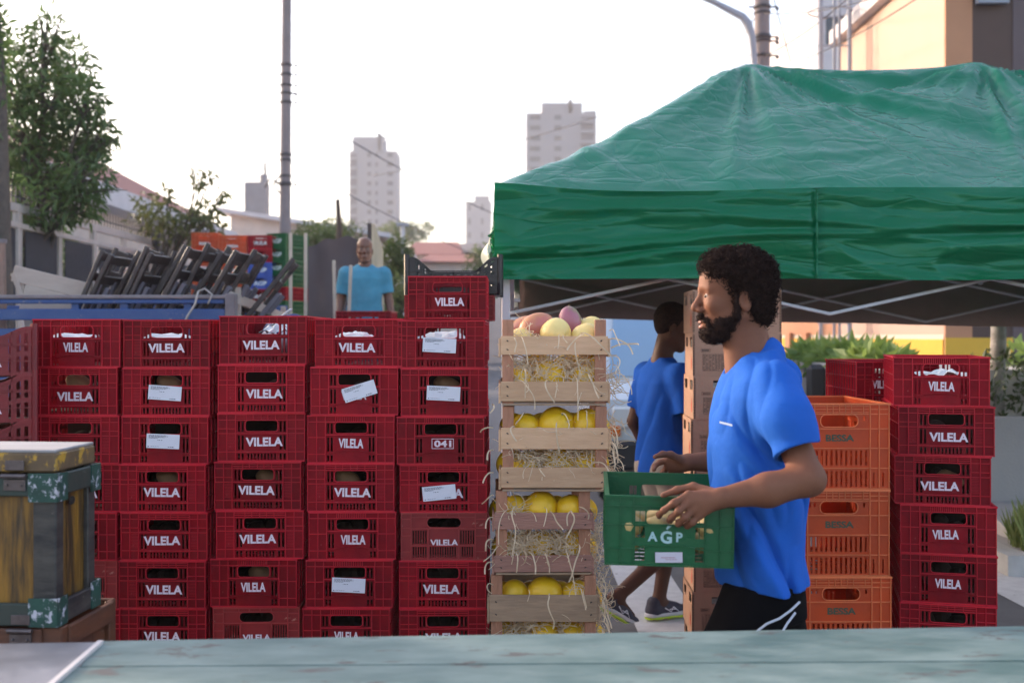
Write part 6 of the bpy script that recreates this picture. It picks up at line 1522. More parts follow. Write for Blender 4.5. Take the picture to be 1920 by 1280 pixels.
mb=MB(); mb.box(-.16,.16,-.1,.1,Z_of(424,30),Z_of(424,30)+.08); mb.build('cap',gal,g1)
tk=empty('dead_trunk',(X_(634,22),22,0),0,'bare dark dead trunk against the sky between the pole and the pale tower','tree')
mb=MB(); mb.tube([(0,0,0),(.0,0,2),(.02,0,Z_of(420,22)),(-.01,0,Z_of(374,22))],[.09,.08,.055,.04],10); mb.build('trunk',mat('dark_bark',(.10,.065,.05),rough=.9,var=.6,vscale=14,bump=.6,bscale=30),tk)
# wires
wm=mat('black_cable',(.05,.045,.05),rough=.7)
def wire(p0,p1,sag,r,label):
    p0,p1=np.array(p0),np.array(p1); mb=MB(); mb.tube([tuple(p0+(p1-p0)*t-np.array((0,0,4*sag*t*(1-t)))) for t in np.linspace(0,1,17)],r,5); tag(mb.build('cable',wm,None),label,'cable')
wire(P(1429,25,20),P(1990,-150,9),.25,.008,'upper thin cable crossing from the brown pole over the orange building')
wire(P(1429,108,20),P(1620,-30,16),.10,.010,'cable rising from the brown pole past the ladder mast')
wire(P(1490,118,18),P(1760,-30,12),.08,.008,'second slanting cable in front of the orange building')
wire(P(1446,-20,19),P(1482,116,18.5),.0,.010,'steep cable running down to the canopy peak beside the brown pole')
wire(P(1429,10,20),P(1300,175,40),.3,.010,'faint cable running away left of the brown pole')
wire(P(572,160,28.2),P(-200,20,60),.6,.012,'thin cable leaving the left pole towards the tree') if False else None
wire(P(537,170,28),P(1330,420,62),1.1,.016,'upper cable running from the left pole past the pale towers')
wire(P(537,192,28),P(1330,470,58),1.5,.016,'lower cable sagging from the left pole in front of the pale tower')
wire(P(537,300,28),P(1330,560,50),1.2,.014,'lowest cable from the left pole over the far roofs')
wire(P(700,330,90),P(1400,120,60),.6,.03,'cable rising in front of the right tower towards the brown pole')
# ------------------------------------------------------------------ fence
fw=mat('beige_fence_paint',(.50,.43,.40),rough=.7,var=.3,vscale=6); fd=mat('dark_mesh_panel',(.035,.035,.045),rough=.8,var=.5,vscale=14); spk=mat('dark_fence_spike',(.08,.07,.085),rough=.6)
F0,F1=np.array((-5.42,9.0)),np.array((-5.20,20.5))
fe=empty('metal_fence',(F0[0],F0[1],0),0,'beige framed fence with dark mesh panels and iron spikes along the left side','fence'); c=np.array((F0[0],F0[1],0))
Lf=np.linalg.norm(F1-F0); ud=(F1-F0)/Lf; ftop=lambda s:3.06-.004*s
def fp(s,z,off=0): return (ud[0]*s+ud[1]*off,ud[1]*s-ud[0]*off,z)
for nm,dz,hh in(('rail',-.06,.09),('rail',-.25,.06)):
    mb=MB(); mb.bar(fp(0,ftop(0)+dz),fp(Lf,ftop(Lf)+dz),.05,hh,bev=.004); mb.build(nm,fw,fe)
mb=MB(); mb.bar(fp(0,.9),fp(Lf,.9),.08,.08); mb.build('rail',fw,fe)
mb=MB(); mb.bar(fp(0,.43),fp(Lf,.43),.2,.86); mb.build('base_wall',mat('fence_base_wall',(.42,.38,.36),rough=.9,var=.4,vscale=3),fe)
npn=11
for k in range(npn+1):
    s=Lf*k/npn
    for o_ in((-.09,0,.09) if k else (0,)):
        if s+o_<0: continue
        mb=MB(); zz_=ftop(s)-.02; wdt=.05 if o_==0 else .022; mb.cbox(((fp(s+o_,0)[0]),fp(s+o_,0)[1],(zz_+.86)/2),(wdt,wdt,zz_-.86),bev=.004); mb.build('post',fw,fe)
    if k<npn:
        mb=MB(); mb.bar(fp(s+.12,(ftop(s)-.30+.95)/2,.03),fp(s+Lf/npn-.12,(ftop(s)-.30+.95)/2,.03),.012,ftop(s)-.30-.95); mb.build('mesh_panel',fd,fe)
mb=MB()
for k in range(int(Lf/.10)):
    s=k*.10; mb.tube([fp(s,ftop(s)-.02),fp(s,ftop(s)+.20)],[.010,.003],4,cap=False)
mb.bar(fp(0,ftop(0)+.06),fp(Lf,ftop(Lf)+.06),.012,.012)
mb.build('spikes',spk,fe)
fpst=empty('steel_post',(X_(294,16.5),16.5,0),0,'dark steel gate post at the end of the beige fence','post')
mb=MB(); mb.cbox((0,0,Z_of(432,16.5)/2),(.10,.10,Z_of(432,16.5)),bev=.005); mb.build('shaft',spk,fpst)
mb=MB(); mb.cbox((.22,0,Z_of(436,16.5)/2),(.22,.12,Z_of(436,16.5)),bev=.005); mb.build('pillar',fw,fpst)
# left-edge post near truck
lp=empty('wooden_post',(X_(8,8.25),8.25,zf1),0,'thin brown post standing in the blue truck at the left edge','post'); mb=MB(); mb.bar((0,0,0),(-.02,0,Z_of(452,8.25)-zf1),.045,.045,bev=.005); mb.build('shaft',mat('brown_post_wood',(.30,.19,.15),rough=.8,var=.5,vscale=9),lp); mb=MB(); mb.cbox((-.018,0,Z_of(452,8.25)-zf1),(.055,.055,.03)); mb.build('cap',gryp,lp)
# ------------------------------------------------------------------ houses, towers
wallw=mat('cream_rendered_wall',(.58,.50,.46),rough=.85,var=.25,vscale=2); tile=mat('terracotta_tiles',(.34,.13,.10),rough=.8,var=.6,vscale=10,vcol=(.24,.085,.07),bump=.6,bscale=12,bdist=.05)
fas=mat('pale_fascia',(.55,.52,.54),rough=.7,var=.2,vscale=3); glas=mat('dark_window_glass',(.03,.035,.045),rough=.1)
fr=mat('window_frame_paint',(.5,.46,.42),rough=.6)
def window(par,x,y,z,w,h,axis='x',glassm=None):
    mb=MB()
    if axis=='x':
        for a,b,c,d in((-w/2,w/2,-h/2,-h/2+.06),(-w/2,w/2,h/2-.06,h/2),(-w/2,-w/2+.06,-h/2+.06,h/2-.06),(w/2-.06,w/2,-h/2+.06,h/2-.06)): mb.box(x-.03,x+.04,y+a,y+b,z+c,z+d)
        f=mb.build('window',fr,par); mb=MB(); mb.box(x-.01,x+.012,y-w/2+.06,y+w/2-.06,z-h/2+.06,z+h/2-.06)
    else:
        for a,b,c,d in((-w/2,w/2,-h/2,-h/2+.06),(-w/2,w/2,h/2-.06,h/2),(-w/2,-w/2+.06,-h/2+.06,h/2-.06),(w/2-.06,w/2,-h/2+.06,h/2-.06)): mb.box(x+a,x+b,y-.04,y+.03,z+c,z+d)
        f=mb.build('window',fr,par); mb=MB(); mb.box(x-w/2+.06,x+w/2-.06,y-.012,y+.01,z-h/2+.06,z+h/2-.06)
    mb.build('pane',glassm or glas,f)
# left house with hip roof whose eave runs away down the street
hx0,hx1=-15.5,-8.9; hy0,hy1=20.5,36.0; hz=4.85
H=empty('house',((hx0+hx1)/2,(hy0+hy1)/2,0),0,'cream house with terracotta roof and pale boxed eaves behind the fence','house'); c=np.array(H.location)
mb=MB(); mb.box(hx0-c[0],hx1-c[0]-.7,hy0-c[1],hy1-c[1],0,hz-.35); mb.build('wall',wallw,H)
mb=MB(); mb.box(hx0-c[0]-.3,hx1-c[0],hy0-c[1]-.7,hy1-c[1]+.3,hz-.35,hz+.10); mb.build('fascia',fas,H)
mb=MB(); mx_=(hx0+hx1)/2-c[0]; 
ya,yb=hy0-c[1]-.6,hy1-c[1]+.2; xa_,xb_=hx0-c[0]-.2,hx1-c[0]-.15
mb.add([(xa_,ya,hz+.104),(xb_,ya,hz+.104),(xb_,yb,hz+.104),(xa_,yb,hz+.104),(mx_,ya+3.2,hz+1.9),(mx_,yb-3.2,hz+1.9)],[(0,1,4),(1,2,5,4),(2,3,5),(3,0,4,5),(3,2,1,0)]); mb.build('roof',tile,H)
for k,y in enumerate((23.5,27,30.5,34)): window(H,hx1-c[0]-.68,y-c[1],2.6,1.3,1.3)
H2=empty('house',(-7.2,44,0),0,'pale low house wing with sloping grey roof beyond the cream house','house')
mb=MB(); mb.box(-2.6,2.6,-5,5,0,4.9); mb.build('wall',wallw,H2)
mb=MB(); mb.add([(-3,-5.4,5.9),(3,-5.4,5.0),(3,5.4,5.0),(-3,5.4,5.9),(-3,-5.4,6.05),(3,-5.4,5.15),(3,5.4,5.15),(-3,5.4,6.05)],[(3,2,1,0),(4,5,6,7),(0,1,5,4),(1,2,6,5),(2,3,7,6),(3,0,4,7)]); mb.build('roof',fas,H2)
mb=MB(); mb.add([(-2.6,-5,4.9),(2.6,-5,4.9),(2.6,-5,5.06),(-2.6,-5,5.84),(-2.6,-4.8,4.9),(2.6,-4.8,4.9),(2.6,-4.8,5.06),(-2.6,-4.8,5.84)],[(0,1,2,3),(7,6,5,4)]); mb.build('gable',wallw,H2)
window(H2,-.6,-5.02,3.2,1.3,1.2,'y')
# concrete stair tower block
ct=mat('raw_concrete_block',(.28,.26,.27),rough=.9,var=.6,vscale=1.2,vcol=(.19,.17,.18),bump=.3)
d=60.; w_=(497-458)*d/F
B=empty('concrete_tower',(X_(477.5,d),d,0),0,'plain grey concrete water tower block left of the utility pole','tower')
mb=MB(); mb.box(-w_/2,w_/2,0,w_,0,Z_of(341,d)); mb.build('shaft',ct,B)
mb=MB(); mb.tube([(w_*.38,.3,Z_of(341,d)),(w_*.38,.3,Z_of(326,d))],.22,12); mb.build('tank',ct,B)
mb=MB(); mb.tube([(w_*.44,.3,Z_of(330,d)),(w_*.44,.3,Z_of(303,d))],.07,6); mb.build('mast',iron,B)
# apartment towers
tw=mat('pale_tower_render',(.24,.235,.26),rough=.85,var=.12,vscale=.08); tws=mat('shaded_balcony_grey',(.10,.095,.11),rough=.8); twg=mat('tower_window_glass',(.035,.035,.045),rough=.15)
def tower(label,px0,px1,pyt,d,blocks,floors,bays):
    x0,x1=X_(px0,d),X_(px1,d); zt_=Z_of(pyt,d); W=x1-x0
    e=empty('apartment_tower',((x0+x1)/2,d,0),R(0),label,'tower block')
    mb=MB(); mb.box(-W/2,W/2,0,W*.8,0,zt_); mb.build('wall',tw,e)
    for (a,b,t,nm) in blocks: 
        mb=MB(); mb.box(-W/2+a*W,-W/2+b*W,.02,W*.7,zt_-.01,Z_of(t,d)); mb.build(nm,tw,e)
    fh=zt_/floors
    for (a,b,kind) in bays:
        xa_,xb_=-W/2+a*W,-W/2+b*W
        if kind=='r':   # recessed-looking balcony stack: projecting slabs with glass behind
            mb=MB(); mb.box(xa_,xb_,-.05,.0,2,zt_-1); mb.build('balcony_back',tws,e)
            for f in range(floors):
                if f<floors*.25: continue
                mb=MB(); mb.box(xa_,xb_,-1.1,-.05,f*fh,f*fh+.9); mb.build('balcony',tw,e)
        else:
            for f in range(floors):
                if f<floors*.3: continue
                mb=MB(); n=2; 
                mb.box(xa_,xb_,-.06,.0,f*fh+fh*.35,f*fh+fh*.8); mb.build('window',twg,e)
    return e
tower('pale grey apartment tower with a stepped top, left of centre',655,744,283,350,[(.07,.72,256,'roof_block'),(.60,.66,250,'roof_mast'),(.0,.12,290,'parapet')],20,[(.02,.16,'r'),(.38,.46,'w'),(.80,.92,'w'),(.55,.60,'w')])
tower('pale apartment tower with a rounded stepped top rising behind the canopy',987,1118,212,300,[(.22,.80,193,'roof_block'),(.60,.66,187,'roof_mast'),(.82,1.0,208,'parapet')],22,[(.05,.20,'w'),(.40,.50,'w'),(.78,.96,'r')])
tower('short pale tower just left of the canopy corner',873,921,378,450,[(.35,.92,367,'roof_block')],10,[(.1,.2,'w'),(.6,.7,'w')])
# far low roofs
def low_house(label,px0,px1,py_ridge,py_eave,d,wm,rm,dep=8):
    x0,x1=X_(px0,d),X_(px1,d); e=empty('low_house',((x0+x1)/2,d,0),0,label,'house'); W=x1-x0; ze,zr=Z_of(py_eave,d),Z_of(py_ridge,d)
    mb=MB(); mb.box(-W/2+.2,W/2-.2,0,dep,0,ze-.02); mb.build('wall',wm,e)
    mb=MB(); mb.add([(-W/2,-.5,ze),(W/2,-.5,ze),(W/2,dep+.5,ze),(-W/2,dep+.5,ze),(-W/2*.75,dep/2,zr),(W/2*.75,dep/2,zr)],[(0,1,5,4),(1,2,5),(2,3,4,5),(3,0,4),(3,2,1,0)]); mb.build('roof',rm,e)
    window(e,-W*.2,-.02,ze-1.6,1.4,1.2,'y'); window(e,W*.25,-.02,ze-1.6,1.4,1.2,'y')
grt=mat('grey_brown_old_tiles',(.24,.20,.19),rough=.85,var=.5,vscale=6,bump=.5,bscale=10); 
low_house('low house with faded terracotta roof, right of the man in teal',752,868,442,478,60,wallw,tile)
low_house('low house with grey-brown roof beside the canopy corner',842,960,446,474,66,wallw,grt)
low_house('nearer low house with pink-brown roof and pale wall behind the black crate',780,900,468,492,48,wallw,tile,6)
low_house('distant roofs seen between the stakes and the pale tower',560,760,446,470,110,fas,grt)
low_house('far pale house under the right tower',930,1060,440,470,90,fas,grt)
# hills
mb=MB(); n=60; vs=[];fs=[]
for i in range(n+1):
    x=-900+1800*i/n; h=16+14*math.sin(i*.37)+7*math.sin(i*1.1)+(10 if 24<i<30 else 0)
    vs+=[(x,760,-1),(x,800,max(3,h)),(x,900,-1)]
for i in range(n): a=3*i; fs+=[(a,a+3,a+4,a+1),(a+1,a+4,a+5,a+2)]
mb.add(vs,fs); tag(mb.build('hills',mat('hazy_green_hill',(.07,.085,.05),rough=.9,var=.6,vscale=.05),None,smooth=True),kind='structure')
# ------------------------------------------------------------------ vegetation
def leaves(n,cl,size,seed,asp=.28,droop=.5,shell=.5,jit=.0):
    """cl: list of (centre, radii, weight); returns verts, faces of bent leaf quads"""
    rs=np.random.RandomState(seed); w=np.array([c[2] for c in cl],float); w/=w.sum(); k=rs.choice(len(cl),n,p=w)
    C=np.array([c[0] for c in cl])[k]; Rr=np.array([c[1] for c in cl])[k]
    d=rs.randn(n,3); d/=np.linalg.norm(d,axis=1)[:,None]; r=rs.rand(n)**(1/3.)*(1-shell)+shell*rs.rand(n)**.25
    P_=C+d*Rr*r[:,None]
    a=rs.randn(n,3)*.7+d*.6; a[:,2]-=droop; a/=np.linalg.norm(a,axis=1)[:,None]
    b=np.cross(a,rs.randn(n,3)); b/=np.linalg.norm(b,axis=1)[:,None]; nn=np.cross(a,b)
    L=size*rs.uniform(.6,1.4,n)[:,None]; W_=L*asp
    v=np.stack([P_,P_+a*L*.45+b*W_*.5+nn*L*.05,P_+a*L-nn*L*.08,P_+a*L*.45-b*W_*.5+nn*L*.05],1).reshape(-1,3)
    return v,np.arange(4*n).reshape(-1,4)
bark=mat('grey_brown_bark',(.11,.085,.07),rough=.9,var=.6,vscale=12,vcol=(.06,.045,.04),bump=.7,bscale=30,bdist=.02)
def leafm(nm,c,v,tr=.35): return mat(nm,c,rough=.45,var=.9,vscale=2.2,vcol=v,trans=tr)
def tree(name,label,x,y,h,cl,n,size,seed,m,r=.16,group=None,lean=0.,asp=.28,cat='tree',shell=.5,ntw=10):
    e=empty(name,(x,y,0),0,label,cat,group); rs=np.random.RandomState(seed)
    mb=MB(); top=max(c[0][2] for c in cl); th=top*.72
    tp=[(lean*t*t+.06*math.sin(t*5),.05*math.sin(t*4),th*t) for t in np.linspace(0,1,9)]
    mb.tube(tp,[r*(1-.75*t) for t in np.linspace(0,1,9)],10)
    for c,rr_,w_ in cl:
        c=np.array(c); t=min(.85,max(.25,(c[2]-rr_[2])/th*.8)); b=np.array((lean*t*t,0,th*t)); mid=(b+c)/2+rs.randn(3)*.12
        mb.tube([b,mid,c],[r*.45,r*.25,r*.08],7)
        for k in range(ntw):
            q=c+rs.randn(3)*np.array(rr_)*.5; mb.tube([mid+(c-mid)*rs.rand(),(c+q)/2+rs.randn(3)*.05,q],[r*.12,r*.06,r*.025],4,cap=False)
    mb.build('trunk',bark,e,smooth=True)
    v,f=leaves(n,cl,size,seed,asp=asp,shell=shell); npmesh('crown',v,f,m,e,False)
    return e
lm=leafm('dark_glossy_leaf',(.065,.115,.04),(.14,.22,.06),.4)
d=13.0
def rel(px,py,dd,X0,Y0_): p=P(px,py,dd); return (p[0]-X0,p[1]-Y0_,p[2])
X0=X_(60,13)
rs=np.random.RandomState(21); cl=[]
for (px,py,rx,rz_,w_) in((85,60,.20,.30,.45),(60,110,.42,.38,1.1),(130,120,.32,.34,.9),(20,150,.35,.5,.8),(100,185,.55,.42,1.7),(160,190,.26,.32,.6),(40,240,.55,.45,2.0),(140,250,.42,.40,1.3),(185,255,.22,.28,.5),(90,310,.65,.42,2.2),(160,330,.32,.30,.9),(20,330,.45,.45,1.8),(60,375,.6,.35,2.0),(150,375,.28,.26,.8),(192,262,.14,.14,.18),(150,290,.3,.2,.5),(-40,200,.6,.8,1.5),(-40,350,.6,.5,1.5)):
    cl.append((rel(px,py,13+rs.uniform(-.5,.7),X0,13.),(rx,rx*.9,rz_),w_))
tree('leafy_tree','big dark green leafy tree at the upper left behind the fence',X0,13.,5.5,cl,7200,.13,4,lm,r=.13,asp=.27,shell=.25)
# rough trunk at the very left edge
e=empty('tree_trunk',(X_(-2,11.5),11.5,0),0,'dark rough trunk rising along the left edge of the picture','tree'); mb=MB(); mb.tube([(0,0,0),(.02,0,2),(.0,0,Z_of(180,11.5)),(-.05,0,Z_of(0,11.5)),(-.1,0,7.0)],[.16,.12,.075,.05,.04],10); mb.build('trunk',bark,e,smooth=True)
v,f=leaves(500,[((.0,0,4.3),(.12,.12,.8),1),((0,0,6.6),(.6,.6,.5),1)],.12,9); npmesh('crown',v,f,lm,e,False)
# sparse tree in front of the house
ls=leafm('olive_leaf',(.085,.11,.035),(.16,.14,.04),.35)
X1=X_(300,16); cl=[(rel(px,py,16+rs.uniform(-.3,.3),X1,16.),(r1,r1,r1*.8),w_) for px,py,r1,w_ in((275,385,.22,.8),(300,405,.30,1.4),(330,420,.26,1.0),(350,395,.12,.4),(385,400,.22,1.3),(395,420,.20,.9),(370,430,.25,1.0),(260,420,.2,.5),(310,360,.12,.35),(330,437,.3,.8),(372,342,.10,.32),(395,330,.07,.18),(418,366,.10,.30),(365,318,.06,.08),(382,322,.05,.06))]
tree('sparse_tree','sparse small-leaved tree in front of the cream house',X1,16.,4,cl,950,.11,6,ls,r=.06,asp=.4,ntw=4)
# shrubs beyond the trucks
lb=leafm('bush_leaf',(.075,.12,.035),(.17,.19,.05),.4)
def bush(label,px,py,d,rx,rz_,n,seed,size=.14,m=lb,group=None,trunk_r=.07):
    x=X_(px,d); zc=Z_of(py,d); rs=np.random.RandomState(seed); cl=[((rs.uniform(-.6,.6)*rx,rs.uniform(-.4,.4)*rx,zc+rs.uniform(-.5,.5)*rz_),(rx*.5,rx*.5,rz_*.55),1) for _ in range(7)]
    return tree('leafy_bush',label,x,d,zc,cl,n,size,seed,m,r=trunk_r,group=group,cat='bush',ntw=5)
bush('green bush behind the far crates and stakes',596,440,24,.75,.40,1300,31)
bush('thin backlit treetop between the stakes, catching warm light',605,425,30,.7,.35,350,32,.12)
bush('small ragged bush right of the bare trunk',655,432,26,.50,.45,450,33,.11)
bush('leafy bush beside the plywood panel and the street post',738,505,22,.42,.75,1500,34,.13)
bush('low green bush under the street post',735,560,20,.5,.5,900,35,.13)
bush('far dark treetop on the ridge beside the pale tower',770,436,150,4.2,1.6,1600,36,.7)
bush('small tree beside the low house near the canopy corner',905,490,40,.7,.8,700,37,.18)
def row(label,p0,p1,zc,rz_,n,seed,m,size,name='planter_shrub'):
    rs=np.random.RandomState(seed); k=9; p0,p1=np.array(p0),np.array(p1); e=empty(name,(p0[0],p0[1],0),0,label,'shrub')
    cl=[(( (p1-p0)[0]*t+rs.uniform(-.05,.05),(p1-p0)[1]*t,zc+rs.uniform(-.06,.06)),(.30,.35,rz_*rs.uniform(.7,1.1)),1) for t in np.linspace(0,1,k)]
    v,f=leaves(n,cl,size,seed,asp=.42,droop=.1,shell=.5); npmesh('foliage',v,f,m,e,False)
    mb=MB()
    for q,_,_ in cl: mb.tube([(q[0],q[1],zc-.35),(q[0],q[1],zc)],[.02,.012],5)
    mb.build('stems',bark,e)
row('dark green shrubs growing behind the beige metal fence',(-5.85,9.8),(-5.9,14.5),2.5,.60,5200,46,lm,.11)
# ------------------------------------------------------------------ right side: planters, building, mast
pw_=mat('beige_planter_wall',(.50,.44,.40),rough=.85,var=.4,vscale=1.6,vcol=(.40,.36,.34),bump=.3,bscale=40); gw=mat('grey_planter_wall',(.36,.34,.34),rough=.9,var=.4,vscale=2.2,vcol=(.28,.265,.27),bump=.3,bscale=50)
hd=leafm('bright_planter_leaf',(.16,.27,.06),(.30,.38,.10),.45); hd2=leafm('dark_hedge_leaf',(.05,.075,.028),(.10,.12,.035),.3)
A=np.array((3.2,13.2)); B_=np.array((2.86,8.9))
pe=empty('planter',(3.1,11,0),0,'long beige planter wall behind the orange crates','planter'); c=np.array(pe.location); 
mb=MB(); mb.add([(A[0]-c[0],A[1]-c[1],0),(B_[0]-c[0],B_[1]-c[1],0),(B_[0]-c[0]+1.8,B_[1]-c[1]+.1,0),(A[0]-c[0]+1.8,A[1]-c[1],0),(A[0]-c[0],A[1]-c[1],1.32),(B_[0]-c[0],B_[1]-c[1],1.33),(B_[0]-c[0]+1.8,B_[1]-c[1]+.1,1.33),(A[0]-c[0]+1.8,A[1]-c[1],1.32)],[(0,1,2,3),(4,7,6,5),(0,4,5,1),(1,5,6,2),(2,6,7,3),(3,7,4,0)]); mb.build('wall',pw_,pe,fixn=True)
mb=MB(); mb.bar((A[0]-c[0],A[1]-c[1],1.30),(B_[0]-c[0],B_[1]-c[1],1.31),.06,.07,bev=.006); mb.build('coping',pw_,pe)
row('bright green leafy shrubs growing along the beige planter wall',(3.46,12.9),(3.28,10.0),1.36,.13,2000,41,hd,.17)
g2=empty('planter',(3.63,8.6,0),0,'grey concrete planter wall at the right edge','planter')
mb=MB(); mb.box(0,4.5,0,.16,.12,.975); mb.box(-.0,.16,.16,3.2,.12,.973); mb.build('wall',gw,g2)
mb=MB(); mb.box(.17,4.5,.17,3.2,.5,.9); mb.build('soil',mat('planter_soil',(.08,.055,.04),rough=1),g2)
row('dark clipped hedge above the grey planter wall at the right edge',(3.95,9.0),(6.5,9.3),1.18,.26,3600,42,hd2,.07)
row('pale leafy shrub behind the dark hedge at the right edge',(4.75,10.2),(6.4,10.3),1.40,.12,700,43,hd,.15)
e=empty('street_tree',(X_(1870,9.0),9.0,.4),0,'pale mottled tree trunk behind the red crates at the right','tree'); mb=MB()
mb.tube([(0,0,0),(-.01,0,.6),(.01,0,1.2),(.02,0,2.0),(.03,.06,2.5)],[.085,.066,.060,.055,.05],14); mb.build('trunk',mat('pale_mottled_bark',(.34,.30,.27),rough=.85,var=.9,vscale=5,vcol=(.17,.15,.13),stretch=(1,1,3),bump=.6,bscale=18,bdist=.01),e,smooth=True)
v,f=leaves(500,[((.05,.2,2.35),(.25,.3,.2),1)],.12,44); npmesh('crown',v,f,lm,e,False)
# building
pea=mat('peach_painted_wall',(.50,.33,.26),rough=.85,var=.2,vscale=1.2,vcol=(.44,.27,.20)); orw=mat('orange_peach_wall',(.50,.235,.13),rough=.85,var=.2,vscale=1.5); brn=mat('dark_brown_cladding',(.085,.045,.035),rough=.7,var=.4,vscale=3,vcol=(.06,.035,.03)); brn2=mat('plum_brown_cladding',(.11,.075,.08),rough=.7); yl=mat('yellow_painted_band',(.72,.40,.045),rough=.8,var=.15,vscale=2); crm=mat('cream_band',(.62,.50,.40),rough=.85)
bx=5.4; Bd=empty('painted_building',(bx,16,0),0,'peach, orange and brown painted building behind the canopy at the right','building'); c=np.array(Bd.location)
mb=MB(); mb.box(0,8,-2.0,2.4,1.62,6.45); mb.build('wall',pea,Bd)
mb=MB(); mb.box(-.03,8,-2.0,9,0,1.18); mb.box(-.005,8,-2.004,12,1.18,1.20); mb.build('plinth',crm,Bd)
mb=MB(); mb.box(-.02,8,-2.01,9,1.2,1.56); mb.build('yellow_band',yl,Bd)
mb=MB(); mb.box(-.012,.83,-2.075,-2.063,1.18,1.58); mb.build('yellow_band',yl,Bd)
mb=MB(); mb.box(-.01,8,-2.006,9,1.56,1.62); mb.build('cream_band',crm,Bd)
mb=MB(); mb.box(-.16,.02,-1.9,2.5,6.40,6.62); mb.build('eave',fas,Bd)
mb=MB(); mb.box(0,8,2.42,9,1.62,3.0); mb.build('wall',orw,Bd)
for y in(4.2,5.4,6.6): mb=MB(); mb.box(-.10,-.031,y,y+.35,.2,1.66); mb.build('pilaster',orw,Bd)
mb=MB(); mb.box(-.005,.33,-2.06,-2.02,0,8.5); mb.build('pillar',orw,Bd)
mb=MB(); mb.box(.332,.83,-2.05,-2.02,0,8.5); mb.build('brown_cladding',brn,Bd)
mb=MB(); mb.box(.833,4,-2.06,-2.02,0,8.5); mb.build('brown_cladding',brn2,Bd)
mb=MB(); mb.box(.95,3,-2.30,-2.07,Z_of(166,13.7),Z_of(146,13.7)); mb.build('ledge',fas,Bd)
mb=MB(); mb.box(.36,.75,-2.16,-2.07,Z_of(8,13.9),Z_of(-40,13.9)); mb.build('window_box',mat('grey_vent_box',(.25,.27,.33),rough=.5),Bd)
wb=empty('white_building',(X_(1570,40),40,0),0,'pale grey-white building behind the ladder mast','building'); mb=MB(); mb.box(-.7,9,0,10,0,14.2); mb.build('wall',fas,wb)
for k in range(5): mb=MB(); mb.box(-.4,.6,-.05,0,12-k*2.6,13-k*2.6); mb.build('window',glas,wb)
# ladder mast with hoops
lmst=empty('lattice_mast',(X_(1567,17),17,0),0,'grey caged ladder mast between the brown pole and the orange building','mast')
for px in(1538,1549,1573,1583,1593):
    mb=MB(); mb.tube([(X_(px,17)-X_(1567,17),.0 if px in(1538,1593) else .25,0),(X_(px,17)-X_(1567,17),.0 if px in(1538,1593) else .25,8.4)],.022 if px!=1593 else .035,6); mb.build('upright',gal,lmst)
for k in range(8):
    z=1.0+k*1.05+.30; mb=MB(); mb.tube([(.33*math.cos(a)-.05,.12+.28*math.sin(a),z) for a in np.linspace(0,2*math.pi,19)],.014,5); mb.build('hoop',gal,lmst,smooth=True); mb=MB(); mb.tube([(-.28,0,z+.5),(.25,0,z+.5)],.012,5); mb.build('rung',gal,lmst,smooth=True)
# ------------------------------------------------------------------ van under the canopy
VY=10.2; vx0,vx1=X_(1128,VY),X_(1494,VY); vw=vx1-vx0; vc=(vx0+vx1)/2
van=empty('parked_van',(vc,VY,0),0,'parked white van facing the stall under the far side of the canopy','van')
vwh=mat('white_van_paint',(.62,.66,.72),rough=.18,coat=.5); vgl=mat('van_windscreen',(.26,.40,.56),rough=.12,spec=.8); trim=mat('black_van_trim',(.02,.02,.025),rough=.6); amb=mat('amber_indicator',(.75,.16,.02),rough=.25); hl=mat('headlight_lens',(.7,.72,.75),rough=.08)
hw=vw/2
prof=[(0,.42),(-.02,.70),(.04,1.02),(.34,1.18),(.95,1.98),(1.25,2.10),(4.4,2.12),(4.5,2.0),(4.5,.42)]
mb=MB(); ins=[.04,.0,.0,.02,.12,.18,.18,.16,.03]
n=len(prof); vs=[]
for s in(-1,1):
    for (y,z),q in zip(prof,ins): vs.append((s*(hw-q),y,z))
fs=[tuple(range(n)),tuple(range(2*n-1,n-1,-1))]+[(i,i+n,(i+1)%n+n,(i+1)%n) for i in range(n)]
mb.add(vs,fs); mb.build('body',vwh,van,fixn=True)
mb=MB(); a,b=(.37,1.215),(.93,1.955); off=.012
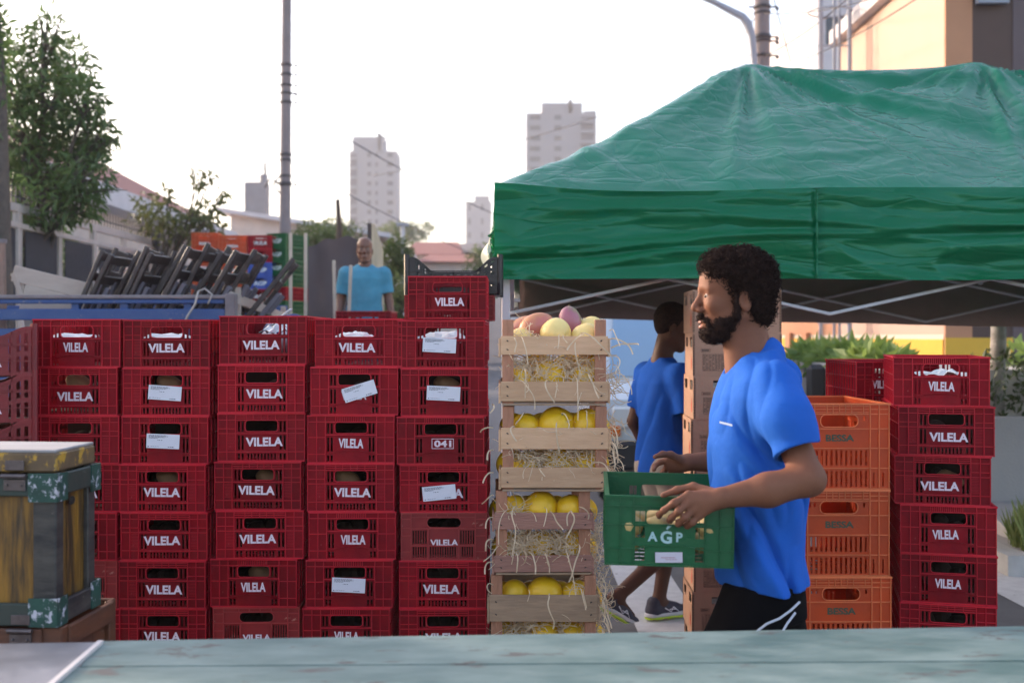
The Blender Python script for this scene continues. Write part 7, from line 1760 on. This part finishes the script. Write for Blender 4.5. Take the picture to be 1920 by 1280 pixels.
mb.add([(-hw+.10,a[0]-off,a[1]+off*.6),(hw-.10,a[0]-off,a[1]+off*.6),(hw-.20,b[0]-off,b[1]+off*.6),(-hw+.20,b[0]-off,b[1]+off*.6)],[(0,1,2,3)]); mb.build('windscreen',vgl,van)
mb=MB(); mb.cbox((0,-.05,.52),(vw-.02,.14,.26),bev=.03); mb.build('bumper',trim,van)
mb=MB(); mb.cbox((0,-.035,.80),(vw*.42,.03,.13),bev=.01); mb.build('grille',trim,van)
for s in(-1,1):
    mb=MB(); mb.cbox((s*(hw-.24),-.02,.86),(.30,.06,.20),bev=.02); h_=mb.build('headlight',hl,van)
    mb=MB(); mb.cbox((s*(hw-.07),-.03,.74),(.20,.07,.10),bev=.015); mb.build('indicator',amb,h_)
    mb=MB(); mb.bar((s*(hw-.02),.42,1.20),(s*(hw+.10),.30,1.15),.03,.03); ar=mb.build('mirror_arm',trim,van)
    cx_=X_(1530,VY+.28)-vc if s>0 else -(X_(1530,VY+.28)-vc)
    mb=MB(); mb.cbox((cx_,.28,Z_of(722,VY)+.0),(.18,.09,.36),bev=.04); mb.build('mirror',trim,ar)
    for y in(.85,3.6): wheel(None,s*(hw-.14),y,.34,.20,van)
    mb=MB(); mb.tube([(s*.3-.35,.50,1.29),(s*.3+.20,.56,1.37)],.010,5); mb.build('wiper',trim,van)
mb=MB(); mb.box(-.22,.22,-.125,-.121,.46,.56); mb.build('number_plate',mat('grey_plate',(.4,.4,.42),rough=.4),van)
# ------------------------------------------------------------------ thin evening haze
hz_=bpy.data.materials.new('haze_air'); hz_.use_nodes=True; nt=hz_.node_tree; nt.nodes.clear()
ov=nt.nodes.new('ShaderNodeOutputMaterial'); pv=nt.nodes.new('ShaderNodeVolumePrincipled'); pv.inputs['Color'].default_value=(.93,.90,.92,1); pv.inputs['Density'].default_value=.0007; pv.inputs['Anisotropy'].default_value=.0
nt.links.new(pv.outputs[0],ov.inputs['Volume'])
mb=MB(); mb.box(-1450,1450,-55,1000,-1.0,140); tag(mb.build('haze',hz_),kind='stuff')
scene.cycles.volume_bounces=1; scene.cycles.volume_max_steps=64
